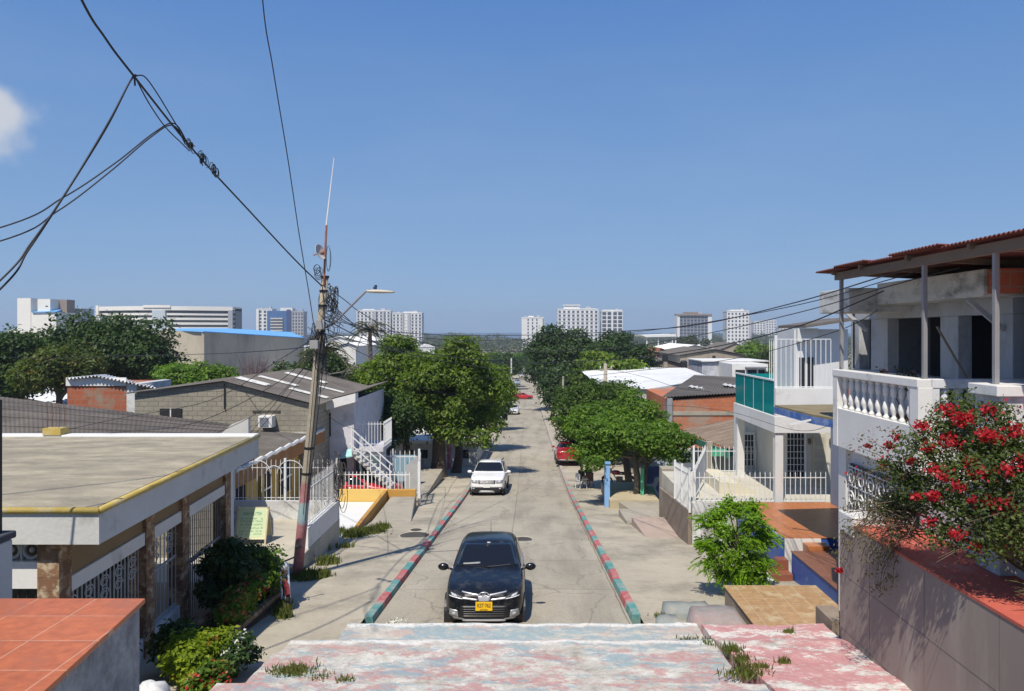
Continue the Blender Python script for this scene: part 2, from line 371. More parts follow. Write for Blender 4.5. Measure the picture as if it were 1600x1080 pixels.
xs = sorted(set([-2600, -1800, -1200, -800, -500, -300, -200, -140, -100, -70, -50, -35, -25, -18, -12, -8, -5, -2, 2, 5, 8, 12, 18, 25, 35, 50, 70, 100, 140, 200, 300, 500, 800, 1200, 1800, 2600]))
sheet(xs, ys, lambda x, y: G(y)-.2, 'ground', EARTH)
m, t, b = nodes('sea_water'); b.inputs['Base Color'].default_value = (.05, .11, .16, 1); b.inputs['Roughness'].default_value = .35; v = coords(t); bump(t, b, noise(t, v, .08, 5), .6, 1.0)
sheet([-40000, -8000, -2600, 0, 2600, 8000, 40000], [2350, 6000, 20000, 60000], lambda x, y: -.9, 'sea', m)
# road: worn concrete in cast slabs, tyre-darkened lanes, patches
m, t, b = nodes('road_concrete'); v = coords(t)
base = ramp(t, noise(t, v, .45, 9, .65), [(.3, (.30, .265, .205)), (.5, (.39, .35, .275)), (.72, (.47, .43, .34))])
base = mixc(t, .5, base, ramp(t, noise(t, v, 22, 4), [(.3, (.24, .21, .16)), (.7, (.50, .455, .365))]))
mp = N(t, 'Mapping'); mp.inputs['Scale'].default_value = (.9, .1, 1); t.links.new(v, mp.inputs[0])
base = mixc(t, ramp(t, noise(t, mp.outputs[0], 1.4, 6), [(.46, (0, 0, 0)), (.68, (.6, .6, .6))]), base, (.21, .185, .15))
k = N(t, 'TexBrick'); k.offset = 0; k.inputs['Scale'].default_value = 1; k.inputs['Brick Width'].default_value = 2.58; k.inputs['Row Height'].default_value = 3.6; k.inputs['Mortar Size'].default_value = .014
k.inputs['Color1'].default_value = (1, 1, 1, 1); k.inputs['Color2'].default_value = (.88, .88, .87, 1); k.inputs['Mortar'].default_value = (.48, .46, .43, 1)
wn = N(t, 'TexNoise'); wn.inputs['Scale'].default_value = 1.3; t.links.new(v, wn.inputs['Vector'])
wv = N(t, 'VectorMath', operation='MULTIPLY_ADD'); wv.inputs[1].default_value = (.10, .10, 0); t.links.new(wn.outputs[1], wv.inputs[0]); t.links.new(v, wv.inputs[2]); t.links.new(wv.outputs[0], k.inputs['Vector'])
base = mixc(t, 1, base, k.outputs[0], 'MULTIPLY')
vo = N(t, 'TexVoronoi', feature='DISTANCE_TO_EDGE'); vo.inputs['Scale'].default_value = .38; wv2 = N(t, 'VectorMath', operation='MULTIPLY_ADD'); wv2.inputs[1].default_value = (.9, .9, 0); t.links.new(wn.outputs[1], wv2.inputs[0]); t.links.new(v, wv2.inputs[2]); t.links.new(wv2.outputs[0], vo.inputs['Vector'])
base = mixc(t, ramp(t, vo.outputs[0], [(0, (.55, .55, .55)), (.012, (0, 0, 0))]), base, (.13, .12, .10))
t.links.new(base, b.inputs['Base Color']); b.inputs['Roughness'].default_value = .92; bump(t, b, noise(t, v, 30, 4), .35, .01); ROADM = m
PAVEM = mat('pavement_concrete', (.42, .375, .29), .93, .2, .7, dirt=(.20, .18, .14), damt=.45, dsc=.55, bmp=.4)
yr = frange(11.0, 60, 1)+frange(62, 292, 3)
sheet([XL, -1.4, .3, XR], yr, lambda x, y: G(y)+.03*(1-((x+.5)/2.6)**2), 'road', ROADM)
sheet([-140, -40, -12, XL-.02], [149.2, 152, 155, 158.8], lambda x, y: G(y)+.004, 'cross_street', ROADM)
sheet([XR+.02, 12, 40, 140], [149.2, 152, 155, 158.8], lambda x, y: G(y)+.004, 'cross_street', ROADM)
# kerbs painted in turn red and teal
m, t, b = nodes('painted_kerb'); v = coords(t)
s = N(t, 'SeparateXYZ'); t.links.new(v, s.inputs[0])
kn = N(t, 'Math', operation='MULTIPLY_ADD'); t.links.new(noise(t, v, .35, 2), kn.inputs[0]); kn.inputs[1].default_value = 1.6; t.links.new(s.outputs[1], kn.inputs[2]); fr = N(t, 'Math', operation='DIVIDE'); t.links.new(kn.outputs[0], fr.inputs[0]); fr.inputs[1].default_value = 2.3
ff = N(t, 'Math', operation='FRACT'); t.links.new(fr.outputs[0], ff.inputs[0]); gt = N(t, 'Math', operation='GREATER_THAN'); t.links.new(ff.outputs[0], gt.inputs[0]); gt.inputs[1].default_value = .5
cc = mixc(t, gt.outputs[0], (.42, .075, .085), (.05, .25, .24))
wear = ramp(t, noise(t, v, 2.2, 9, .75), [(.46, (.08, .08, .08)), (.66, (.85, .85, .85))])
far = N(t, 'MapRange'); t.links.new(s.outputs[1], far.inputs[0]); far.inputs[1].default_value = -52; far.inputs[2].default_value = -30; wm = N(t, 'Math', operation='MAXIMUM'); t.links.new(far.outputs[0], wm.inputs[0]); t.links.new(wear, wm.inputs[1])
cc = mixc(t, wm.outputs[0], cc, (.40, .36, .31)); t.links.new(cc, b.inputs['Base Color']); b.inputs['Roughness'].default_value = .85; bump(t, b, noise(t, v, 12, 4), .4, .01); KERBM = m
for side, name in ((-1, 'kerb'), (1, 'kerb')):
    mb = MB(); ky = frange(15.35 if side < 0 else 15.5, 60, .575)+frange(62, 148, 3); vs = []; fs = []
    for i, y in enumerate(ky):
        x0 = (XL if side < 0 else XR)+R.uniform(-.012, .012); x1 = x0+side*.19; z = G(y)
        vs += [(x0, y, z-.05), (x0+side*.03, y, z+.125), (x1, y, z+.14), (x1, y, z-.05)]
    for i in range(len(ky)-1):
        a = i*4; fs += [(a, a+4, a+5, a+1), (a+1, a+5, a+6, a+2), (a+2, a+6, a+7, a+3)]
    fs += [(0, 1, 2, 3)]; mb.add(vs, fs); struct(mb, name, KERBM)
py = frange(10.4, 60, 1)+frange(62, 148, 3)
sheet([-6.6, -5, -4, XL-.18], py, lambda x, y: G(y)+(.11 if x > -3.5 else .10 if x > -5.5 else .06), 'pavement', PAVEM)
sheet([XR+.18, 3, 4, 5.3, 6.6], [y for y in py if y > 13.5], lambda x, y: G(y)+.11-.004*x, 'pavement', PAVEM)
py2 = frange(160, 292, 6)
sheet([-6.6, XL-.02], py2, lambda x, y: G(y)+.1, 'pavement', PAVEM); sheet([XR+.02, 6.6], py2, lambda x, y: G(y)+.1, 'pavement', PAVEM)
# painted concrete steps in the foreground
m, t, b = nodes('worn_painted_concrete'); v = coords(t); mp = N(t, 'Mapping'); mp.inputs['Scale'].default_value = (.8, 1.25, 1); t.links.new(v, mp.inputs[0]); v2 = mp.outputs[0]
bs = ramp(t, noise(t, v, 2.2, 10, .8), [(.36, (.34, .31, .26)), (.46, (.52, .49, .43)), (.6, (.70, .68, .62))])
pk = ramp(t, noise(t, v2, 1.5, 12, .80), [(.495, (0, 0, 0)), (.53, (.82, .82, .82))]); col = mixc(t, pk, bs, (.475, .235, .225))
mp2 = N(t, 'Mapping'); mp2.inputs['Scale'].default_value = (.6, 1.4, 1); mp2.inputs['Location'].default_value = (7, 3, 0); t.links.new(v, mp2.inputs[0])
sp0 = N(t, 'SeparateXYZ'); t.links.new(v, sp0.inputs[0]); fm_ = N(t, 'MapRange'); t.links.new(sp0.outputs[1], fm_.inputs[0]); fm_.inputs[1].default_value = .55; fm_.inputs[2].default_value = 1.5   # the far step has more blue and bare concrete
col = mixc(t, fm_.outputs[0], col, mixc(t, .55, col, (.50, .46, .39)))
bn = N(t, 'Math', operation='MULTIPLY_ADD'); t.links.new(fm_.outputs[0], bn.inputs[0]); bn.inputs[1].default_value = .055; t.links.new(noise(t, mp2.outputs[0], 1.5, 12, .80), bn.inputs[2])
bl = ramp(t, bn.outputs[0], [(.52, (0, 0, 0)), (.555, (.8, .8, .8))]); col = mixc(t, bl, col, (.255, .37, .41))
ch = ramp(t, noise(t, v, 7, 8, .8), [(.50, (0, 0, 0)), (.60, (.75, .75, .75))]); col = mixc(t, ch, col, (.50, .47, .40))
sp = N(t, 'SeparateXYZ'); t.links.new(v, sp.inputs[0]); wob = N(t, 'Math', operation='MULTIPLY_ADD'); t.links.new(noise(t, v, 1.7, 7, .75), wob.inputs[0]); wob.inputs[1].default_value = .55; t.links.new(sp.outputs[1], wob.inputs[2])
yc = 11.45   # white lips where each step ends; wob adds about +.27
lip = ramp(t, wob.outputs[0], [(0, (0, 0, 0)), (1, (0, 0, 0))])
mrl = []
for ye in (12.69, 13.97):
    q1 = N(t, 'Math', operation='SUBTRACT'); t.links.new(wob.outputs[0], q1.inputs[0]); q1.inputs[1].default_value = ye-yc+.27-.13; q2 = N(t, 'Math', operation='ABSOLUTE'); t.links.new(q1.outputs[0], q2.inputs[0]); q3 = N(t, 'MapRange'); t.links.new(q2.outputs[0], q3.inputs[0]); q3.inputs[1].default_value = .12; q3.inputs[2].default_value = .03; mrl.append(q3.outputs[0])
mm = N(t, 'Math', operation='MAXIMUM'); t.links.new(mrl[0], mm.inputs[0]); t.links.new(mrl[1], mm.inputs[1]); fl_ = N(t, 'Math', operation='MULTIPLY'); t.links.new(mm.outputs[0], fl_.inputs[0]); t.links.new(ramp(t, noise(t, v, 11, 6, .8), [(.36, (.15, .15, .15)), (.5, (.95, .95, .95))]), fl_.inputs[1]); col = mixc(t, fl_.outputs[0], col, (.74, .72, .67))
dk_ = ramp(t, noise(t, v, 16, 8, .85), [(.57, (0, 0, 0)), (.66, (.6, .6, .6))]); col = mixc(t, dk_, col, (.24, .215, .17))
t.links.new(col, b.inputs['Base Color']); b.inputs['Roughness'].default_value = .9; bump(t, b, noise(t, v, 9, 9, .8), .9, .03); PSTEP = m
m2, t, b = nodes('worn_pink_concrete'); v = coords(t); mp = N(t, 'Mapping'); mp.inputs['Scale'].default_value = (.8, 1.3, 1); t.links.new(v, mp.inputs[0])
bs = ramp(t, noise(t, v, 2.4, 10, .8), [(.36, (.34, .31, .27)), (.5, (.60, .57, .52)), (.62, (.70, .67, .62))])
col = mixc(t, ramp(t, noise(t, mp.outputs[0], 1.7, 12, .82), [(.455, (0, 0, 0)), (.50, (.8, .8, .8))]), bs, (.46, .165, .17))
t.links.new(col, b.inputs['Base Color']); b.inputs['Roughness'].default_value = .9; bump(t, b, noise(t, v, 9, 7, .7), .6, .02); PPINK = m2
def rough_slab(xf, prof, name, m, seed=0, jit=.02, seg=.12):
    """irregular slab: prof (Y, h) from far to near, xf(Y) gives (x0, x1)"""
    mb = MB(); vs = []; nx = 60; pr = []
    for (ya, ha), (yb, hb) in zip(prof, prof[1:]):
        k = max(1, int(math.hypot(yb-ya, hb-ha)/.15)); pr += [(ya+(yb-ya)*i/k, ha+(hb-ha)*i/k) for i in range(k)]
    pr.append(prof[-1])
    from mathutils import noise as mn
    for j, (y, h) in enumerate(pr):
        x0, x1 = xf(y)
        for i in range(nx+1):
            x = x0+(x1-x0)*i/nx; d = mn.noise_vector(Vector((x*2.1+seed, y*2.1, h*3)))*jit+mn.noise_vector(Vector((x*9+seed, y*9, h*9)))*jit*.5
            vs.append((x+d.x*.6, y+d.y*1.5, H(h)+d.z))
    W = nx+1; fs = [(j*W+i, (j+1)*W+i, (j+1)*W+i+1, j*W+i+1) for j in range(len(pr)-1) for i in range(nx)]
    n = len(pr)
    for e in (0, nx):                                   # side skirts down
        o = len(vs)
        for j in range(n): p = vs[j*W+e]; vs.append((p[0], p[1], p[2]-1.2))
        for j in range(n-1):
            f = (j*W+e, o+j, o+j+1, (j+1)*W+e); fs.append(f if e else f[::-1])
    mb.add(vs, fs); return struct(mb, name, m)
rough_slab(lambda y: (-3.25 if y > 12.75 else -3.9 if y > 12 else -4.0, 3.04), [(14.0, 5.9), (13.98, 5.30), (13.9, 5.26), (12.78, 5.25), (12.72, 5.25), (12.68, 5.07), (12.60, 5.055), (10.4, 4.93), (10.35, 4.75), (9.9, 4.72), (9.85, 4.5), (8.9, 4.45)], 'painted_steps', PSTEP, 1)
pr = [(8.9, 4.9)]; h = 4.3; y = 8.88
while y > -1: pr += [(y, h), (y-.42, h-.01)]; y -= .44; h -= .17 if h > 2.3 else 0
rough_slab(lambda y: (-3.2, 3.6), pr, 'steps', CONCL, 5)
rough_slab(lambda y: (3.05+max(0, (12.6-y))*.12, 5.16), [(13.55, 5.75), (13.5, 5.16), (13.42, 5.10), (12.7, 5.04), (12.4, 4.98), (11.4, 4.9), (10.2, 4.8), (8.9, 4.7)], 'painted_landing', PPINK, 9, .03)
# low worn steps beside the tiled landing
q = random.Random(3)
for i, (x0, x1, y0, y1, h, col) in enumerate([(3.0, 4.12, 14.1, 15.1, 5.34, 'pink and teal'), (2.72, 3.7, 15.15, 15.75, 5.50, 'teal'), (2.45, 2.95, 14.55, 15.1, 5.52, 'teal')]):
    mb = MB(); n = 10; vs = []; pr = [(0, -.5), (.02, -.06), (.07, 0), (.5, .02), (.93, 0), (.98, -.06), (1, -.5)]
    from mathutils import noise as mn
    for a, dz in pr:
        for k in range(n+1):
            f = k/n; e = min(f, 1-f); yy = y0+(y1-y0)*a; xx = x0+(x1-x0)*f; d = mn.noise_vector(Vector((xx*3, yy*3, i)))*.10+mn.noise_vector(Vector((xx*9, yy*9, i)))*.05
            vs.append((xx+d.x, yy+d.y, H(h)+dz+d.z*.5-(.09 if e == 0 else 0 if e > .12 else .01)-(.5 if e == 0 else 0)))
    W = n+1; mb.add(vs, [(j*W+k, j*W+k+1, (j+1)*W+k+1, (j+1)*W+k) for j in range(len(pr)-1) for k in range(n)])
    o = mb.build('worn_step', [mat('worn_teal_paint', (.25, .29, .28), .95, .3, 3.5, dirt=(.36, .33, .28), damt=.8, dsc=2.5, bmp=.8)] if col == 'teal' else mat('worn_mixed_paint', (.33, .31, .29), .95, .3, 3.5, dirt=(.36, .20, .19), damt=.6, dsc=1.6, bmp=.8), smooth=True)
    tag(o, ['largest low worn step with faded pink and teal paint beside the tiled landing', 'low worn step with faded teal paint, farthest of the three beside the tiled landing', 'smallest low worn teal step, nearest the end of the right kerb'][i], 'step', 'worn painted steps')
# grass tufts, weeds: nobody could count the blades
def grass(name, spots, m, hgt=.16, parent=None):
    Cs = []; Ns = []; Ss = []
    for (x, y, z, rx, ry, n) in spots:
        a = NR.normal(size=(n, 2))*.5; c = np.stack([x+a[:, 0]*rx, y+a[:, 1]*ry, np.full(n, z)+NR.random(n)*hgt*.5], 1); Cs.append(c)
        k = NR.normal(size=(n, 3)); k[:, 2] *= .25; Ns.append(k); Ss.append(NR.uniform(.5, 1.3, n)*hgt)
    C = np.concatenate(Cs); Nn = np.concatenate(Ns); S = np.concatenate(Ss); up = np.tile([0, 0, 1.], (len(C), 1))+NR.normal(size=(len(C), 3))*.25
    o = leaf_obj(name, C, Nn, S, m, None, .14, up); return tag(o, kind='stuff')
GRM = mat_leaf('grass_blade', (.06, .09, .015), (.15, .17, .04), (.28, .24, .10))
gp = lambda x, y, o=.1: G(y)+o
def gs(px, py, rx, ry, n, o=.1):                        # spot on the left or right pavement seen at (px, py)
    Y = 20.
    for _ in range(30): Y = (ZC-(G(Y)+o))*F/(py-CY)
    return (X(px, Y), Y, G(Y)+o, rx, ry, n)
o = grass('grass', [gs(478, 903, .35, .35, 500), gs(505, 901, .2, .2, 160), gs(500, 860, .2, .6, 300), gs(512, 880, .3, .3, 260), gs(520, 835, .3, .5, 500), gs(552, 836, .4, .5, 600), gs(580, 832, .4, .4, 600), gs(596, 826, .25, .3, 300),
    gs(440, 955, .15, .3, 300), gs(446, 965, .15, .15, 120), gs(540, 855, .3, .2, 60), gs(470, 880, .2, .3, 120)], GRM)
tag(o, 'patches of dry green grass along the left pavement edge', 'grass')
lz = H(5.03)
o = grass('weeds', [(X(1080, 12.9), 12.9, H(5.25), .25, .22, 320), (X(1110, 12.4), 12.5, H(5.1), .12, .2, 160), (X(1145, 11.9), 11.95, H(4.95), .16, .16, 200), (X(1160, 11.5), 11.5, H(4.92), .14, .2, 200), (X(1180, 11.2), 11.2, H(4.9), .2, .06, 140), (X(1165, 10.9), 10.95, H(4.87), .3, .14, 260), (X(1230, 13.0), 12.95, H(5.07), .14, .05, 90), (X(1225, 11.4), 11.4, H(4.9), .12, .05, 70),
    (X(455, 11.2), 11.3, H(5.0), .35, .22, 420), (X(500, 11), 11.05, H(5.0), .15, .15, 120), (X(540, 10.9), 10.95, H(4.99), .15, .1, 120), (X(1035, 15.4), 15.4, G(15.4)+.1, .2, .15, 140), (X(1000, 16.), 14.3, G(14.3), .15, .1, 60)], GRM, .075)
tag(o, 'tufts of weeds growing in the cracks of the painted steps', 'weeds')
# litter heap by the left kerb end
C = np.array([(X(618+NR.normal()*7, 15.1), 15.1+NR.normal()*.12, G(15.1)+.04+abs(NR.normal())*.03) for _ in range(130)]); o = leaf_obj('litter', C, NR.normal(size=(130, 3)), NR.uniform(.02, .055, 130), mat('paper_scrap', (.6, .6, .52), .8, .2, 9), None, .6); tag(o, 'scattered scraps of white paper litter beside the end of the left kerb', 'litter', kind='stuff')
# manhole covers
def manhole(px, py, r, label, o=.1):
    x, y, z = gs(px, py, 0, 0, 0, o)[:3]; t = thing('manhole_cover', label, 'manhole cover', (x, y, z), group='manhole covers')
    mb = MB().tube([(x+r*1.12*math.cos(a), y+r*1.12*math.sin(a), z+.012) for a in [i*math.pi/14 for i in range(29)]], .025, 5); part(mb, 'ring', CONCL, t)
    mb = MB().disc((x, y, z+.01), r, 'z', .03, 26)
    for k in range(-3, 4): w = math.sqrt(max(.01, r*r*.8-(k*r*.25)**2)); mb.box(x-w, x+w, y+k*r*.25-.012, y+k*r*.25+.012, z+.025, z+.034)
    part(mb, 'lid', mat('cast_iron', (.075, .07, .065), .75, .3, 6), t)
manhole(648, 838, .46, 'large dark round manhole cover on the left pavement beyond the utility pole'); manhole(650, 829, .2, 'small round cover just beyond the large manhole on the left pavement')
manhole(817, 844, .3, 'dark oval cover in the road right behind the black hatchback', .02); manhole(617, 805, .28, 'round cover on the concrete ramp below the mustard wall', .12); manhole(452, 874+3, .22, 'dark patch cover in the pavement right beside the pole foot', .11)
# ================================================================ cars, motorcycles
CARM = {}
def paint(name, c, rough=.25, coat=1.0, metal=0):
    if name in MATS: return MATS[name]
    m, t, b = nodes(name); v = coords(t)
    col = ramp(t, noise(t, v, 1.6, 6), [(.35, dk(c, .88)), (.7, dk(c, 1.08))]); col = mixc(t, ramp(t, noise(t, v, 5, 8, .7), [(.5, (0, 0, 0)), (.8, (.22, .22, .22))]), col, (.25, .23, .19))
    t.links.new(col, b.inputs['Base Color']); b.inputs['Roughness'].default_value = rough; b.inputs['Metallic'].default_value = metal; b.inputs['Coat Weight'].default_value = coat; b.inputs['Coat Roughness'].default_value = .06
    MATS[name] = m; return m
CHROME = mat('chrome', (.80, .79, .82), .28, .03, 3, metal=.55, bmp=0)
BPLAST = mat('black_plastic', (.018, .018, .02), .45, .1, 5, bmp=0)
SILVER = mat('silver_plastic', (.38, .39, .40), .35, .05, 5, metal=.4, bmp=0)
CGLASS = mat_glass('car_glass', (.008, .009, .011), .03)
LAMPG = mat('lamp_glass', (.55, .57, .60), .08, .25, 14, bmp=0, coat=1)
def car_body(secs, m, t):
    """closed loft of the whole body with cabin; secs: y, zb, wl, wm, zm, wb, zbelt, wt, zt"""
    mb = MB(); vs = []; n = 0
    for (y, zb, wl, wm, zm, wb, zl, wt_, zt) in secs:
        ring = [(0, zb), (wl*.7, zb), (wl, zb+.06), (wm, zm), (wb, zl-.05), (wb-.03, zl+.02), ((wb*.45+wt_*.55), zl+(zt-zl)*.55), (wt_, zt-.055), (wt_*.8, zt-.012), (0, zt)]
        full = ring+[(-x, z) for x, z in ring[-2:0:-1]]; n = len(full); vs += [(x, y, z) for x, z in full]
    k = len(secs); fs = [(j*n+i, j*n+(i+1) % n, (j+1)*n+(i+1) % n, (j+1)*n+i) for j in range(k-1) for i in range(n)]
    # caps as strips across the width, so the ends stay smooth
    def cap(o, rev):
        h = n//2; out = []
        for i in range(0, h):
            a, b_, c, d = o+i, o+i+1, o+(n-i-1) % n, o+(n-i) % n
            f = (a, b_, c, d); f = tuple(dict.fromkeys(f))
            if len(f) >= 3: out.append(f[::-1] if rev else f)
        return out
    fs += cap(0, True)+cap((k-1)*n, False); mb.add(vs, fs)
    bm = bmesh.new(); me = bpy.data.meshes.new('tmp'); me.from_pydata(mb.v, [], mb.f); bm.from_mesh(me); bmesh.ops.recalc_face_normals(bm, faces=bm.faces); bm.to_mesh(me); mb.f = [tuple(p.vertices) for p in me.polygons]; bm.free(); bpy.data.meshes.remove(me)
    o = part(mb, 'body', m, t, local=True, smooth=True, sub=2)
    bpy.context.view_layer.update(); dg = bpy.context.evaluated_depsgraph_get(); ev = o.evaluated_get(dg); me = ev.to_mesh()
    bvh = BVHTree.FromPolygons([v.co.copy() for v in me.vertices], [tuple(p.vertices) for p in me.polygons]); ev.to_mesh_clear(); return o, bvh
def patch(bvh, name, m, t, quad, axis='y', nu=10, nv=6, off=.006, th=.02, neg=False, parent=None, polys=None):
    """a panel that follows the body: quad of (u, z) corners, cast along +y from the front (axis y) or from the side (axis x, u is y)"""
    mb = MB()
    for qd in (polys or [quad]):
        a, b_, c, d = [Vector((*p, 0)) for p in qd]; vs = []; back = []
        for j in range(nv+1):
            for i in range(nu+1):
                p = a.lerp(b_, i/nu).lerp(d.lerp(c, i/nu), j/nv)
                if axis == 'y': o = Vector((p.x, -3, p.y)); dr = Vector((0, 1, 0))
                elif axis == '-y': o = Vector((p.x, 9, p.y)); dr = Vector((0, -1, 0))
                elif axis == 'z': o = Vector((p.x, p.y, 4)); dr = Vector((0, 0, -1))
                else: s = -1 if neg else 1; o = Vector((3*s, p.x, p.y)); dr = Vector((-s, 0, 0))
                h = bvh.ray_cast(o, dr); hit = h[0] if h[0] is not None else o+dr*3
                nn = h[1] if h[0] is not None else -dr
                if nn.dot(dr) > 0: nn = -nn
                vs.append(hit+nn*off); back.append(hit-nn*th)
        W = nu+1; L = len(vs); vs = vs+back
        fs = [(j*W+i, j*W+i+1, (j+1)*W+i+1, (j+1)*W+i) for j in range(nv) for i in range(nu)]
        edge = [(i, i+1) for i in range(nu)]+[(nv*W+i+1, nv*W+i) for i in range(nu)]+[((j+1)*W, j*W) for j in range(nv)]+[(j*W+nu, (j+1)*W+nu) for j in range(nv)]
        fs += [(q_, p_, p_+L, q_+L) for p_, q_ in edge]; mb.add(vs, fs)
    bm = bmesh.new(); me = bpy.data.meshes.new('tmp'); me.from_pydata([tuple(x) for x in mb.v], [], mb.f); bm.from_mesh(me); bmesh.ops.recalc_face_normals(bm, faces=bm.faces); bm.to_mesh(me); mb.f = [tuple(p.vertices) for p in me.polygons]; bm.free(); bpy.data.meshes.remove(me)
    WM[t.name] = WM[(parent or t).name]; return mb.build(name, m, parent or t, local=True, smooth=True)
def wheel(t, x, y, r, w, sgn):
    mb = MB(); pr = [(r*.62, -w/2), (r*.93, -w/2), (r, -w*.32), (r, w*.32), (r*.93, w/2), (r*.62, w/2)]; n = 28; vs = []
    for rr, o in pr: vs += [(x+o, y+rr*math.cos(2*math.pi*k/n), r+rr*math.sin(2*math.pi*k/n)) for k in range(n)]
    fs = [(i*n+k, i*n+(k+1) % n, (i+1)*n+(k+1) % n, (i+1)*n+k) for i in range(len(pr)-1) for k in range(n)]; mb.add(vs, fs)
    ty = mb.build('wheel', BLACK, t, local=True, smooth=True); mb = MB(); xo = x+sgn*w*.38
    mb.disc((xo-sgn*.03, y, r), r*.64, 'x', .02, 24); mb.tube([(xo+sgn*.0, y+r*.6*math.cos(a), r+r*.6*math.sin(a)) for a in [i*math.pi/12 for i in range(25)]], .018, 5)
    for k in range(5):
        a = 2*math.pi*k/5+.3; mb.bar((xo, y, r), (xo, y+r*.58*math.cos(a), r+r*.58*math.sin(a)), .045, .02)
    mb.disc((xo, y, r), .05, 'x', .04, 12); mb.build('rim', SILVER, ty, local=True, smooth=False)
    WM[ty.name] = WM[t.name]
def text_mesh(name, s, size, m, parent, loc, rot, depth=.002, align='CENTER', sx=1):
    cu = bpy.data.curves.new('t', 'FONT'); cu.body = s; cu.size = size; cu.extrude = depth; cu.align_x = align; cu.align_y = 'CENTER'
    ob = bpy.data.objects.new('t', cu); COL.objects.link(ob); bpy.context.view_layer.update(); me = bpy.data.meshes.new_from_object(ob.evaluated_get(bpy.context.evaluated_depsgraph_get()))
    bpy.data.objects.remove(ob); M = Matrix.Translation(Vector(loc)) @ rot.to_4x4() @ Matrix.Diagonal((sx, 1, 1, 1)); me.transform(M); me.materials.clear(); me.materials.append(m); me.name = name
    o = bpy.data.objects.new(name, me); COL.objects.link(o); o.parent = parent; WM[o.name] = WM[parent.name]; return o
UPR = Matrix.Rotation(math.radians(90), 3, 'X')         # lettering stands up and faces the viewer (-y)
def car_common(t, bvh, L, Wd, r, ax0, ax1, ww, glass, mirror_y, mirror_z, mm, arch=True):
    for s in (-1, 1):
        for y in (ax0, ax1):
            if arch:
                mb = MB(); mb.disc((s*(Wd/2-.12), y, r+.01), r+.06, 'x', .245, 30); part(mb, 'wheel_arch', BPLAST, t, local=True)
            wheel(t, s*(Wd/2-ww/2+.005), y, r, ww, s)
        o = MB(); c = Vector((s*(Wd/2+.115), mirror_y, mirror_z)); o.ell(c, (.115, .065, .075), 14, 8); o.tube([c-Vector((s*.09, -.02, .03)), c-Vector((s*.22, -.05, .07))], .022, 6); mo = part(o, 'mirror', mm, t, local=True, smooth=True)
